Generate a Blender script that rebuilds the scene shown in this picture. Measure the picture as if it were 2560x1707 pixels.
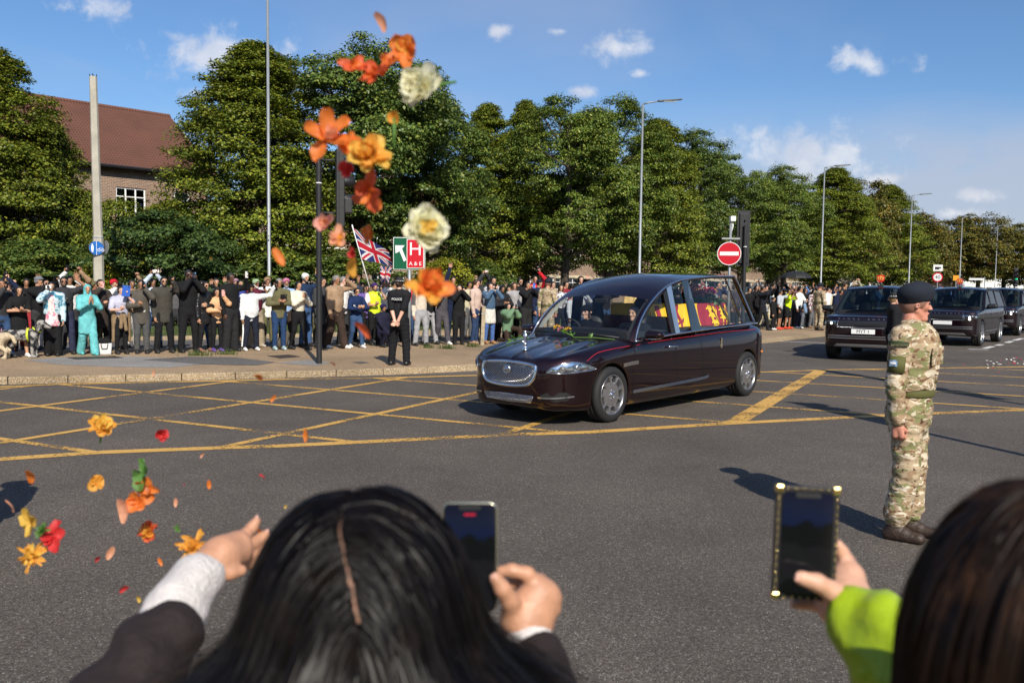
import bpy, bmesh, math, random
import numpy as np
from mathutils import Vector, Matrix, Euler
from mathutils.geometry import delaunay_2d_cdt
for o in list(bpy.data.objects): bpy.data.objects.remove(o)
SC = bpy.context.scene
COL = SC.collection
R = math.radians
rnd = random.Random(7)
# ------------------------------------------------------------------ camera
FPX = 2200.0; CAMH = 1.80
CAMM = Matrix.Rotation(R(90 - 3.78), 4, 'X') @ Matrix.Rotation(R(0.7), 4, 'Z')
cam_d = bpy.data.cameras.new('camera'); cam = bpy.data.objects.new('camera', cam_d); COL.objects.link(cam)
cam.matrix_world = Matrix.Translation((0, 0, CAMH)) @ CAMM
cam_d.sensor_width = 36; cam_d.lens = FPX / 2560 * 36; cam_d.clip_end = 3000; cam_d.clip_start = 0.05
cam_d.dof.use_dof = True; cam_d.dof.focus_distance = 12.5; cam_d.dof.aperture_fstop = 4.5
SC.camera = cam
SC.render.resolution_x = 1024; SC.render.resolution_y = 682
# ------------------------------------------------------------------ light and sky
SUN_EL = R(37); SUN_AZ = R(163)
sun_to = Vector((math.sin(SUN_AZ) * math.cos(SUN_EL), math.cos(SUN_AZ) * math.cos(SUN_EL), math.sin(SUN_EL)))
sl = bpy.data.lights.new('sun', 'SUN'); sl.energy = 4.9; sl.angle = R(0.53); sl.color = (1, 0.93, 0.82)
so = bpy.data.objects.new('sun', sl); COL.objects.link(so)
so.rotation_euler = (-sun_to).to_track_quat('-Z', 'Y').to_euler(); so.location = (5, -20, 30)
W = bpy.data.worlds.new('World'); SC.world = W; W.use_nodes = True
def build_world():
 nt = W.node_tree; N = nt.nodes; L = nt.links; N.clear()
 def nd(t, **k):
  n = N.new(t)
  for a, b in k.items(): setattr(n, a, b)
  return n
 def mth(op, a, b=None, c=None, clamp=False):
  n = nd('ShaderNodeMath', operation=op, use_clamp=clamp)
  for i, v in enumerate((a, b, c)):
   if v is None: continue
   if isinstance(v, (int, float)): n.inputs[i].default_value = v
   else: L.new(v, n.inputs[i])
  return n.outputs[0]
 sky = nd('ShaderNodeTexSky', sky_type='NISHITA', sun_disc=False, sun_elevation=SUN_EL, sun_rotation=SUN_AZ)
 sky.air_density = 1.0; sky.dust_density = 0.7; sky.ozone_density = 2.2; sky.altitude = 40
 tc = nd('ShaderNodeTexCoord'); sep = nd('ShaderNodeSeparateXYZ'); L.new(tc.outputs['Generated'], sep.inputs[0])
 x, y, z = sep.outputs
 ya = mth('MAXIMUM', mth('ABSOLUTE', y), 0.05)
 u = mth('DIVIDE', x, ya); v = mth('DIVIDE', z, ya)
 cmb = nd('ShaderNodeCombineXYZ'); L.new(u, cmb.inputs[0]); L.new(v, cmb.inputs[1])
 def noise(vec, scale, detail=6, rough=0.55, dist=0.0):
  n = nd('ShaderNodeTexNoise'); n.inputs['Scale'].default_value = scale; n.inputs['Detail'].default_value = detail
  n.inputs['Roughness'].default_value = rough; n.inputs['Distortion'].default_value = dist
  L.new(vec, n.inputs['Vector']); return n.outputs[0]
 def ramp(val, a, b):
  n = nd('ShaderNodeMapRange', interpolation_type='SMOOTHSTEP'); L.new(val, n.inputs[0])
  n.inputs[1].default_value = a; n.inputs[2].default_value = b; return n.outputs[0]
 n1 = noise(cmb.outputs[0], 26, 7, 0.6, 0.2)
 n3 = noise(cmb.outputs[0], 9, 5, 0.55)
 # small fair-weather cumulus: (az tangent, elevation tangent, half width, half height)
 cl = [(.322, .152, .105, .036), (.118, .262, .046, .018), (.377, .252, .06, .018), (.075, .215, .024, .010), (-.47, .30, .05, .018),
   (.418, .122, .03, .009), (.372, .092, .036, .008), (-.36, .207, .02, .014), (-.02, .28, .02, .010), (.5, .085, .05, .008), (-.34,.25,.09,.035),
   (.05, .28, .018, .006), (.14,.235,.012,.006), (.52, .105, .03, .01)]
 tot = None
 for (a, b, w, h) in cl:
  du = mth('DIVIDE', mth('SUBTRACT', u, a), w); dv = mth('DIVIDE', mth('SUBTRACT', v, b), h)
  dd = mth('ADD', mth('MULTIPLY', du, du), mth('MULTIPLY', dv, dv))
  m = mth('SUBTRACT', 1.0, mth('SQRT', dd))
  tot = m if tot is None else mth('MAXIMUM', tot, m)
 cum = ramp(mth('ADD', tot, mth('MULTIPLY', mth('SUBTRACT', n1, 0.5), 3.4)), 0.0, 1.15)
 cum = mth('MULTIPLY', cum, 0.75)
 # thin stratus veil on a flat layer
 zz = mth('ADD', mth('MAXIMUM', z, 0.0), 0.10)
 c2 = nd('ShaderNodeCombineXYZ'); L.new(mth('DIVIDE', x, zz), c2.inputs[0]); L.new(mth('DIVIDE', y, zz), c2.inputs[1])
 veil = ramp(noise(c2.outputs[0], 0.62, 5, 0.5, 0.4), 0.42, 0.66)
 low = mth('SUBTRACT', 1.0, ramp(v, 0.06, 0.24))
 right = ramp(u, -0.05, 0.32)
 veil2 = mth('MULTIPLY', mth('MULTIPLY', low, right), ramp(n3, 0.18, 0.46))
 veil = mth('MINIMUM', mth('ADD', mth('MULTIPLY', veil, 0.38), mth('MULTIPLY', veil2, 0.9)), 0.8)
 m1 = nd('ShaderNodeMix', data_type='RGBA'); m2 = nd('ShaderNodeMix', data_type='RGBA')
 tint = nd('ShaderNodeMix', data_type='RGBA', blend_type='MULTIPLY'); tint.inputs[0].default_value = 1
 L.new(sky.outputs[0], tint.inputs[6]); tint.inputs[7].default_value = (0.70, 0.91, 1.14, 1)
 L.new(tint.outputs[2], m1.inputs[6]); m1.inputs[7].default_value = (4.6, 5.0, 6.1, 1); L.new(veil, m1.inputs[0])
 L.new(m1.outputs[2], m2.inputs[6]); L.new(cum, m2.inputs[0])
 shade = nd('ShaderNodeMix', data_type='RGBA'); L.new(ramp(n3, 0.35, 0.65), shade.inputs[0])
 shade.inputs[6].default_value = (6.0, 6.3, 7.2, 1); shade.inputs[7].default_value = (8.6, 8.6, 8.8, 1)
 L.new(shade.outputs[2], m2.inputs[7])
 bg = nd('ShaderNodeBackground'); bg.inputs[1].default_value = 0.09; L.new(m2.outputs[2], bg.inputs[0])
 out = nd('ShaderNodeOutputWorld'); L.new(bg.outputs[0], out.inputs[0])
build_world()
SC.view_settings.view_transform = 'Standard'; SC.view_settings.look = 'None'
SC.view_settings.exposure = 0.28; SC.view_settings.gamma = 1.0; SC.view_settings.use_curve_mapping = False
SC.cycles.transparent_max_bounces = 24; SC.cycles.max_bounces = 8
# ------------------------------------------------------------------ helpers
def ray(px, py):
 return (CAMM.to_3x3() @ Vector(((px - 1280) / FPX, -(py - 853.5) / FPX, -1)))
def G(px, py, z=0.0):
 d = ray(px, py); t = (z - CAMH) / d.z; return Vector((d.x * t, d.y * t, z))
def P(px, py, depth):
 d = ray(px, py) * depth; return Vector((d.x, d.y, d.z + CAMH))
def mesh(name, V, F, mats=None, parent=None, smooth=False, mi=None):
 me = bpy.data.meshes.new(name)
 V = np.asarray(V, dtype=np.float32).reshape(-1, 3)
 if isinstance(F, np.ndarray):
  n, k = F.shape
  me.vertices.add(len(V)); me.vertices.foreach_set('co', V.ravel())
  me.loops.add(n * k); me.loops.foreach_set('vertex_index', F.astype(np.int32).ravel())
  me.polygons.add(n); me.polygons.foreach_set('loop_start', np.arange(0, n * k, k, dtype=np.int32))
  try: me.polygons.foreach_set('loop_total', np.full(n, k, dtype=np.int32))
  except Exception: pass
  me.update(calc_edges=True)
 else:
  me.from_pydata([tuple(v) for v in V.tolist()], [], F); me.update()
 if mi is not None: me.polygons.foreach_set('material_index', np.asarray(mi, dtype=np.int32))
 if smooth: me.polygons.foreach_set('use_smooth', np.ones(len(me.polygons), dtype=bool))
 return obj(name, me, mats, parent)
def obj(name, me, mats=None, parent=None):
 if mats is not None and me is not None:
  for m in (mats if isinstance(mats, (list, tuple)) else [mats]): me.materials.append(m)
 o = bpy.data.objects.new(name, me); COL.objects.link(o)
 if parent is not None: o.parent = parent
 return o
def tag(o, label=None, cat=None, group=None, kind=None):
 if label: o['label'] = label
 if cat: o['category'] = cat
 if group: o['group'] = group
 if kind: o['kind'] = kind
 return o
def empty(name, loc=(0, 0, 0), rz=0.0, label=None, cat=None, group=None):
 o = bpy.data.objects.new(name, None); COL.objects.link(o); o.location = loc; o.rotation_euler = (0, 0, rz)
 o.empty_display_size = 0.2
 return tag(o, label, cat, group)
def copy_tree(o, parent=None):
 c = o.copy(); COL.objects.link(c); c.parent = parent
 for ch in o.children: copy_tree(ch, c)
 return c
class MB:
 """collects simple solids into one mesh"""
 def __init__(s): s.v = []; s.f = []; s.m = []; s.cur = 0
 def add(s, V, F):
  b = len(s.v); s.v += [tuple(v) for v in V]; s.f += [tuple(i + b for i in f) for f in F]; s.m += [s.cur] * len(F); return s
 def box(s, c, d, M=None):
  x, y, z = c; a, b, e = d[0] / 2, d[1] / 2, d[2] / 2
  V = [Vector((x + i * a, y + j * b, z + k * e)) for i in (-1, 1) for j in (-1, 1) for k in (-1, 1)]
  if M is not None: V = [M @ v for v in V]
  return s.add(V, [(0, 1, 3, 2), (4, 6, 7, 5), (0, 4, 5, 1), (2, 3, 7, 6), (0, 2, 6, 4), (1, 5, 7, 3)])
 def tube(s, pts, rad, n=10, caps=True):
  pts = [Vector(p) for p in pts]
  if isinstance(rad, (int, float)): rad = [rad] * len(pts)
  V = []; F = []
  up = None
  for i, p in enumerate(pts):
   t = (pts[min(i + 1, len(pts) - 1)] - pts[max(i - 1, 0)]).normalized()
   if up is None: up = t.orthogonal().normalized()
   a = (up - t * up.dot(t)).normalized(); b = t.cross(a); up = a
   for k in range(n):
    an = 2 * math.pi * k / n; V.append(p + (a * math.cos(an) + b * math.sin(an)) * rad[i])
  for i in range(len(pts) - 1):
   for k in range(n):
    k2 = (k + 1) % n; F.append((i * n + k, i * n + k2, (i + 1) * n + k2, (i + 1) * n + k))
  if caps: F.append(tuple(range(n))[::-1]); F.append(tuple((len(pts) - 1) * n + k for k in range(n)))
  return s.add(V, F)
 def lathe(s, prof, n=24, M=None):
  """prof: (radius, height) about local z"""
  V = []; F = []
  for r, z in prof:
   for k in range(n):
    an = 2 * math.pi * k / n; V.append(Vector((r * math.cos(an), r * math.sin(an), z)))
  for i in range(len(prof) - 1):
   for k in range(n):
    k2 = (k + 1) % n; F.append((i * n + k, i * n + k2, (i + 1) * n + k2, (i + 1) * n + k))
  if M is not None: V = [M @ v for v in V]
  return s.add(V, F)
 def prism(s, poly, h, M=None):
  """2-D polygon (x,y) extruded 0..h along z"""
  n = len(poly); V = [Vector((p[0], p[1], 0)) for p in poly] + [Vector((p[0], p[1], h)) for p in poly]
  F = [tuple(range(n))[::-1], tuple(range(n, 2 * n))] + [(i, (i + 1) % n, n + (i + 1) % n, n + i) for i in range(n)]
  if M is not None: V = [M @ v for v in V]
  return s.add(V, F)
 def build(s, name, mats, parent=None, smooth=False, bevel=0, auto=None):
  o = mesh(name, s.v, s.f, mats, parent, smooth, s.m)
  if bevel:
   m = o.modifiers.new('bevel', 'BEVEL'); m.width = bevel; m.segments = 2; m.limit_method = 'ANGLE'
  if auto:
   o.data.polygons.foreach_set('use_smooth', np.ones(len(o.data.polygons), dtype=bool)); o.data.set_sharp_from_angle(angle=R(auto))
  return o
def Rm(loc=(0, 0, 0), rot=(0, 0, 0)):
 return Matrix.Translation(loc) @ Euler(rot).to_matrix().to_4x4()
# ------------------------------------------------------------------ materials
MATS = {}
def mat(name, col=(.5, .5, .5), rough=.6, metal=0., spec=.5, coat=0., var=0., vscale=6., bump=0., bscale=40., isl=0., trans=0., col2=None, alpha=None, sheen=0., emit=None, coord='Object', detail=4, thr=None):
 """procedural material: colour with noise variation, bump, per-island variation, translucency"""
 if name in MATS: return MATS[name]
 m = bpy.data.materials.new(name); m.use_nodes = True; nt = m.node_tree; N = nt.nodes; L = nt.links
 b = N['Principled BSDF']; out = N['Material Output']
 b.inputs['Base Color'].default_value = (*col, 1); b.inputs['Roughness'].default_value = rough
 b.inputs['Metallic'].default_value = metal; b.inputs['Specular IOR Level'].default_value = spec
 b.inputs['Coat Weight'].default_value = coat; b.inputs['Coat Roughness'].default_value = 0.03
 if sheen: b.inputs['Sheen Weight'].default_value = sheen
 tc = N.new('ShaderNodeTexCoord'); vec = tc.outputs[coord]
 if coord == 'World':
  pass
 csock = None
 if var > 0 or col2 is not None:
  n = N.new('ShaderNodeTexNoise'); n.inputs['Scale'].default_value = vscale; n.inputs['Detail'].default_value = detail; L.new(vec, n.inputs['Vector'])
  fac = n.outputs[0]
  mr = N.new('ShaderNodeMapRange'); L.new(fac, mr.inputs[0])
  mr.inputs[1].default_value, mr.inputs[2].default_value = thr if thr else (.3, .7)
  mx = N.new('ShaderNodeMix'); mx.data_type = 'RGBA'; L.new(mr.outputs[0], mx.inputs[0])
  c2 = col2 if col2 is not None else tuple(min(1, c * (1 + var)) for c in col)
  c1 = col if col2 is not None else tuple(c * (1 - var) for c in col)
  mx.inputs[6].default_value = (*c1, 1); mx.inputs[7].default_value = (*c2, 1); csock = mx.outputs[2]
 if isl > 0:
  g = N.new('ShaderNodeNewGeometry'); hv = N.new('ShaderNodeHueSaturation')
  mr = N.new('ShaderNodeMapRange'); L.new(g.outputs['Random Per Island'], mr.inputs[0]); mr.inputs[3].default_value = 1 - isl; mr.inputs[4].default_value = 1 + isl
  L.new(mr.outputs[0], hv.inputs['Value'])
  if csock: L.new(csock, hv.inputs['Color'])
  else: hv.inputs['Color'].default_value = (*col, 1)
  csock = hv.outputs[0]
 if csock: L.new(csock, b.inputs['Base Color'])
 if bump > 0:
  n = N.new('ShaderNodeTexNoise'); n.inputs['Scale'].default_value = bscale; n.inputs['Detail'].default_value = 5; L.new(vec, n.inputs['Vector'])
  bp = N.new('ShaderNodeBump'); bp.inputs['Strength'].default_value = bump; bp.inputs['Distance'].default_value = 0.02; L.new(n.outputs[0], bp.inputs['Height'])
  L.new(bp.outputs[0], b.inputs['Normal'])
 if trans > 0:
  t = N.new('ShaderNodeBsdfTranslucent'); mx = N.new('ShaderNodeMixShader'); mx.inputs[0].default_value = trans
  if csock: L.new(csock, t.inputs[0])
  else: t.inputs[0].default_value = (*col, 1)
  L.new(b.outputs[0], mx.inputs[1]); L.new(t.outputs[0], mx.inputs[2]); L.new(mx.outputs[0], out.inputs[0])
 if emit:
  b.inputs['Emission Color'].default_value = (*emit[0], 1); b.inputs['Emission Strength'].default_value = emit[1]
 MATS[name] = m; return m
def glass(name, tint=(.8, .85, .85), refl=1.0):
 if name in MATS: return MATS[name]
 m = bpy.data.materials.new(name); m.use_nodes = True; nt = m.node_tree; N = nt.nodes; L = nt.links; N.clear()
 t = N.new('ShaderNodeBsdfTransparent'); t.inputs[0].default_value = (*tint, 1)
 g = N.new('ShaderNodeBsdfGlossy'); g.inputs['Roughness'].default_value = 0.01
 lw = N.new('ShaderNodeLayerWeight'); lw.inputs[0].default_value = .5
 pw = N.new('ShaderNodeMath'); pw.operation = 'POWER'; pw.inputs[1].default_value = 5.0; L.new(lw.outputs['Facing'], pw.inputs[0])
 mu = N.new('ShaderNodeMath'); mu.operation = 'MULTIPLY_ADD'; mu.use_clamp = True; mu.inputs[1].default_value = .9 ; mu.inputs[2].default_value = .045 * refl; L.new(pw.outputs[0], mu.inputs[0])
 mx = N.new('ShaderNodeMixShader'); L.new(mu.outputs[0], mx.inputs[0]); L.new(t.outputs[0], mx.inputs[1]); L.new(g.outputs[0], mx.inputs[2])
 o = N.new('ShaderNodeOutputMaterial'); L.new(mx.outputs[0], o.inputs[0]); MATS[name] = m; return m
def c8(r, g, b):
 f = lambda c: ((c / 255 + .055) / 1.055) ** 2.4 if c > 10 else c / 255 / 12.92
 return (f(r), f(g), f(b))
chrome = mat('chrome', (.75, .76, .78), .08, 1.0)
steel = mat('galvanised_steel', (.42, .44, .45), .45, .6, var=.15, vscale=3)
blackp = mat('black_plastic', (.012, .012, .013), .5)
rubber = mat('tyre_rubber', (.012, .012, .012), .75, bump=.2, bscale=60)
whitep = mat('white_paint', (.78, .78, .76), .45)
darkin = mat('dark_interior', (.02, .02, .022), .8)
def text(name, body, size, M, m, parent=None, depth=0.002, align='CENTER', sx=1.0):
 cu = bpy.data.curves.new(name, 'FONT'); cu.body = body; cu.size = size; cu.align_x = align; cu.align_y = 'CENTER'; cu.extrude = depth; cu.resolution_u = 3
 o = bpy.data.objects.new('tmp', cu); COL.objects.link(o)
 dg = bpy.context.evaluated_depsgraph_get(); me = bpy.data.meshes.new_from_object(o.evaluated_get(dg)); bpy.data.objects.remove(o)
 me.name = name; me.transform(M @ Matrix.Diagonal((sx, 1, 1, 1)))
 me.materials.clear()
 return obj(name, me, m, parent)
# ------------------------------------------------------------------ implicit surfaces (bodies, hands, cars)
def surfnet(D, lo, h):
 nx, ny, nz = D.shape; S = D < 0
 c = [S[i:nx - 1 + i, j:ny - 1 + j, k:nz - 1 + k] for i in (0, 1) for j in (0, 1) for k in (0, 1)]
 al = c[0].copy(); an = c[0].copy()
 for q in c[1:]: al &= q; an |= q
 act = an & ~al; idx = np.argwhere(act)
 vid = np.full(act.shape, -1, dtype=np.int64); vid[act] = np.arange(len(idx))
 cv = np.stack([D[idx[:, 0] + i, idx[:, 1] + j, idx[:, 2] + k] for i in (0, 1) for j in (0, 1) for k in (0, 1)], 1)
 off = np.array([(i, j, k) for i in (0, 1) for j in (0, 1) for k in (0, 1)], float)
 acc = np.zeros((len(idx), 3)); cnt = np.zeros(len(idx))
 for a in range(8):
  for b in range(a + 1, 8):
   if np.abs(off[a] - off[b]).sum() != 1: continue
   x = (cv[:, a] < 0) != (cv[:, b] < 0); t = cv[x, a] / (cv[x, a] - cv[x, b])
   acc[x] += off[a] + t[:, None] * (off[b] - off[a]); cnt[x] += 1
 V = (idx + acc / cnt[:, None]) * h + np.asarray(lo)
 F = []
 for ax in range(3):
  o1, o2 = (ax + 1) % 3, (ax + 2) % 3
  sl0 = [slice(None)] * 3; sl1 = [slice(None)] * 3; sl0[ax] = slice(0, -1); sl1[ax] = slice(1, None)
  ch = S[tuple(sl0)] != S[tuple(sl1)]
  e = np.argwhere(ch); ok = (e[:, o1] > 0) & (e[:, o2] > 0) & (e[:, o1] < D.shape[o1] - 1) & (e[:, o2] < D.shape[o2] - 1); e = e[ok]
  ins = S[e[:, 0], e[:, 1], e[:, 2]]
  def cell(d1, d2):
   q = e.copy(); q[:, o1] -= d1; q[:, o2] -= d2; return vid[q[:, 0], q[:, 1], q[:, 2]]
  f = np.stack([cell(1, 1), cell(0, 1), cell(0, 0), cell(1, 0)], 1)
  f[~ins] = f[~ins][:, ::-1]; F.append(f)
 F = np.concatenate(F); F = F[(F >= 0).all(1)]
 return V, F
def nrm(v): v = np.asarray(v, float); return v / (np.linalg.norm(v) + 1e-9)
class SDF:
 """smooth union of round cones, each optionally flattened along an axis"""
 def __init__(s, k=.03): s.p = []; s.k = k
 def cone(s, a, b, ra, rb=None, flat=None, amt=1.0, k=None, sub=False):
  s.p.append((np.asarray(a, float), np.asarray(b, float), ra, rb if rb is not None else ra, None if flat is None else nrm(flat), amt, s.k if k is None else k, sub)); return s
 def ball(s, c, r, k=None, flat=None, amt=1.0, sub=False):
  c = np.asarray(c, float); return s.cone(c, c + np.array([0, 0, 1e-4]), r, r, flat, amt, k, sub)
 def cutz(s, z): s.p.append((np.array([0, 0, z]), None, 0, 0, None, 1, .01, 'cut')); return s
 def chain(s, pts, rad, k=None, flat=None, amt=1.0):
  for i in range(len(pts) - 1): s.cone(pts[i], pts[i + 1], rad[i], rad[i + 1], flat, amt, k)
  return s
 def dist(s, X, Y, Z, lo, h, n):
  D = np.full(n, 9.0, dtype=np.float32)
  for a, b, ra, rb, fl, amt, k, sub in s.p:
   if sub == 'cut': D = np.maximum(D, (a[2] - Z)[None, None, :] + .006 * np.sin(X * 40)[:, None, None]).astype(np.float32); continue
   m = max(ra, rb) + k + 2.5 * h
   l = np.minimum(a, b) - m; u = np.maximum(a, b) + m
   i0 = np.maximum(np.floor((l - lo) / h).astype(int), 0); i1 = np.minimum(np.ceil((u - lo) / h).astype(int) + 1, n)
   if (i1 <= i0).any(): continue
   x = X[i0[0]:i1[0]][:, None, None]; y = Y[i0[1]:i1[1]][None, :, None]; z = Z[i0[2]:i1[2]][None, None, :]
   px, py, pz = x - a[0], y - a[1], z - a[2]; ba = b - a; bb = (ba * ba).sum()
   t = np.clip((px * ba[0] + py * ba[1] + pz * ba[2]) / bb, 0, 1)
   qx, qy, qz = px - t * ba[0], py - t * ba[1], pz - t * ba[2]
   if fl is not None:
    w = (qx * fl[0] + qy * fl[1] + qz * fl[2]) * (amt - 1); qx = qx + w * fl[0]; qy = qy + w * fl[1]; qz = qz + w * fl[2]
   d = np.sqrt(qx * qx + qy * qy + qz * qz) - (ra + (rb - ra) * t)
   B = D[i0[0]:i1[0], i0[1]:i1[1], i0[2]:i1[2]]
   if sub:
    d = -d; hh = np.maximum(k - np.abs(B - d), 0) / k; B[...] = np.maximum(B, d) + hh * hh * k * .25
   else:
    hh = np.maximum(k - np.abs(B - d), 0) / k; B[...] = np.minimum(B, d) - hh * hh * k * .25
  return D
 def mesh(s, h=.02, post=None, clip=None):
  lo = np.min([np.minimum(p[0], p[1]) - max(p[2], p[3]) for p in s.p if not p[7]], 0) - 3 * h
  hi = np.max([np.maximum(p[0], p[1]) + max(p[2], p[3]) for p in s.p if not p[7]], 0) + 3 * h
  n = np.ceil((hi - lo) / h).astype(int) + 1
  X, Y, Z = [lo[i] + h * np.arange(n[i]) for i in range(3)]
  D = s.dist(X, Y, Z, lo, h, n)
  if post is not None: D = post(D, X[:, None, None], Y[None, :, None], Z[None, None, :])
  return surfnet(D, lo, h)
# ================================================================== ground, road, pavement
def road_mat(name, c1, c2, speck, sp_scale=160., stain=.22, rough=.85):
 m = bpy.data.materials.new(name); m.use_nodes = True; nt = m.node_tree; N = nt.nodes; L = nt.links; b = N['Principled BSDF']
 g = N.new('ShaderNodeNewGeometry'); pos = g.outputs['Position']
 def noise(s, d=5, r=.6):
  n = N.new('ShaderNodeTexNoise'); n.inputs['Scale'].default_value = s; n.inputs['Detail'].default_value = d; n.inputs['Roughness'].default_value = r; L.new(pos, n.inputs['Vector']); return n.outputs[0]
 vo = N.new('ShaderNodeTexVoronoi'); vo.inputs['Scale'].default_value = sp_scale; L.new(pos, vo.inputs['Vector'])
 sepc = N.new('ShaderNodeSeparateColor'); L.new(vo.outputs['Color'], sepc.inputs[0])
 mx = N.new('ShaderNodeMix'); mx.data_type = 'RGBA'; L.new(sepc.outputs[0], mx.inputs[0]); mx.inputs[6].default_value = (*c1, 1); mx.inputs[7].default_value = (*c2, 1)
 gt = N.new('ShaderNodeMath'); gt.operation = 'GREATER_THAN'; gt.inputs[1].default_value = .965; L.new(sepc.outputs[1], gt.inputs[0])
 m2 = N.new('ShaderNodeMix'); m2.data_type = 'RGBA'; L.new(gt.outputs[0], m2.inputs[0]); L.new(mx.outputs[2], m2.inputs[6]); m2.inputs[7].default_value = (*speck, 1)
 mr = N.new('ShaderNodeMapRange'); L.new(noise(.38, 7, .7), mr.inputs[0]); mr.inputs[1].default_value = .3; mr.inputs[2].default_value = .7; mr.inputs[3].default_value = 1 - stain * 1.3; mr.inputs[4].default_value = 1 + stain * 1.3
 mr2 = N.new('ShaderNodeMapRange'); L.new(noise(35., 3, .6), mr2.inputs[0]); mr2.inputs[1].default_value = .3; mr2.inputs[2].default_value = .7; mr2.inputs[3].default_value = .72; mr2.inputs[4].default_value = 1.28
 mu = N.new('ShaderNodeMath'); mu.operation = 'MULTIPLY'; L.new(mr.outputs[0], mu.inputs[0]); L.new(mr2.outputs[0], mu.inputs[1])
 hv = N.new('ShaderNodeHueSaturation'); L.new(mu.outputs[0], hv.inputs['Value']); L.new(m2.outputs[2], hv.inputs['Color']); L.new(hv.outputs[0], b.inputs['Base Color'])
 b.inputs['Roughness'].default_value = rough; b.inputs['Specular IOR Level'].default_value = .35
 bp = N.new('ShaderNodeBump'); bp.inputs['Strength'].default_value = .8; bp.inputs['Distance'].default_value = .006
 L.new(vo.outputs['Distance'], bp.inputs['Height']); L.new(bp.outputs[0], b.inputs['Normal'])
 return m
asphalt = road_mat('asphalt', (.044, .036, .030), (.145, .121, .099), (.27, .25, .22), 150.)
side_asphalt = road_mat('side_asphalt', (.07, .064, .06), (.15, .14, .13), (.3, .3, .28), 120.)
buff = road_mat('buff_pavement', (.19, .125, .068), (.44, .31, .185), (.58, .52, .44), 130., .2)
grey_slab = road_mat('grey_concrete', (.19, .18, .165), (.30, .285, .265), (.4, .39, .37), 140., .15)
kerbm = road_mat('kerb_concrete', (.16, .112, .062), (.45, .345, .215), (.5, .46, .4), 90., .28)
def sheet(name, pts, z, m, parent=None, kind='structure'):
 poly = [Vector((p[0], p[1])) for p in pts]
 v, e, f, *_ = delaunay_2d_cdt(poly, [], [list(range(len(poly)))], 1, 1e-5)
 V = [(a.x, a.y, z) for a in v]; F = [tuple(t) for t in f]
 F = [t if (V[t[1]][0]-V[t[0]][0])*(V[t[2]][1]-V[t[0]][1])-(V[t[1]][1]-V[t[0]][1])*(V[t[2]][0]-V[t[0]][0]) > 0 else t[::-1] for t in F]
 o = mesh(name, V, F, m, parent)
 if parent is None: tag(o, kind=kind)
 return o
ground = sheet('ground', [(-900, -200), (900, -200), (900, 1600), (-900, 1600)], -.02, mat('earth', (.075, .085, .035), .95, var=.3, vscale=.1, coord='Object'))
tag(ground, 'wide flat ground reaching to the horizon', None)
road = sheet('road', [(-60, -20), (80, -20), (150, 60), (330, 260), (260, 300), (20, 55), (-6, 34), (-60, 10)], 0, asphalt)
# kerb line and pavement
def smoothline(pts, n=8):
 P_ = [np.array(p, float) for p in pts]; P_ = [2 * P_[0] - P_[1]] + P_ + [2 * P_[-1] - P_[-2]]; out = []
 for i in range(1, len(P_) - 2):
  for k in range(n):
   t = k / n; a, b, c, d = P_[i - 1], P_[i], P_[i + 1], P_[i + 2]
   out.append(.5 * ((2 * b) + (-a + c) * t + (2 * a - 5 * b + 4 * c - d) * t * t + (-a + 3 * b - 3 * c + d) * t ** 3))
 out.append(P_[-2]); return out
def resample(line, step):
 line = [np.asarray(p) for p in line]; d = [0]
 for a, b in zip(line, line[1:]): d.append(d[-1] + np.linalg.norm(b - a))
 n = int(d[-1] / step); out = []
 for i in range(n + 1):
  s = i * step; out.append(np.array([np.interp(s, d, [p[k] for p in line]) for k in range(2)]))
 return out
KERB = smoothline([(-19, 11.6), (-14, 12.9), (-8.59, 14.7), (-4.26, 16.2), (-.81, 17.95), (2.6, 21.3), (8.26, 28.2), (11.85, 32.7), (26, 49.6), (60, 90), (140, 186)])
BACK = smoothline([(-19, 15.6), (-11.57, 19.82), (-9.41, 21.06), (-6.05, 22.88), (-2.53, 25.29), (-.6, 26.6), (10.88, 37.9), (14.45, 41.6), (40, 72), (130, 180)])
PZ = .12
def offset(line, d):
 out = []
 for i, p in enumerate(line):
  t = np.asarray(line[min(i + 1, len(line) - 1)]) - np.asarray(line[max(i - 1, 0)]); t = t / np.linalg.norm(t)
  out.append(np.array([p[0] - t[1] * d, p[1] + t[0] * d]))
 return out
pav = sheet('pavement', [tuple(p) for p in offset(KERB, .13)] + [tuple(p) for p in BACK[::-1]], PZ, buff)
def kerb_stones(line, parent, limit, w=.13, z=PZ + .006, L=.915, m=None):
 pts = resample(line, L); me = None; m = m or kerbm
 for i in range(min(limit, len(pts) - 1)):
  a, b = pts[i], pts[i + 1]; d = b - a; l = np.linalg.norm(d)
  if me is None:
   mb = MB(); mb.box((0, w / 2, z / 2 - .03), (L - .012, w, z + .06)); o = mb.build('kerb_stone', m, parent, bevel=.012); me = o.data
  else: o = obj('kerb_stone', me, None, parent); bv = o.modifiers.new('bevel', 'BEVEL'); bv.width = .012; bv.segments = 2
  o.location = ((a[0] + b[0]) / 2, (a[1] + b[1]) / 2, rnd.uniform(-.006, .004)); o.rotation_euler = (0, rnd.uniform(-.004, .004), math.atan2(d[1], d[0]))
kerb_stones(KERB, pav, 90)
far_kerb = [p for p in resample(KERB, .915)]
mb = MB()
for a, b in zip(far_kerb[90:], far_kerb[91:]):
 d = b - a; mb.box((0, .065, .06), (.905, .13, .13), Rm(((a[0] + b[0]) / 2, (a[1] + b[1]) / 2, 0), (0, 0, math.atan2(d[1], d[0]))))
o = mb.build('far_kerb', kerbm, pav); tag(o, kind='stuff')
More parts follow.
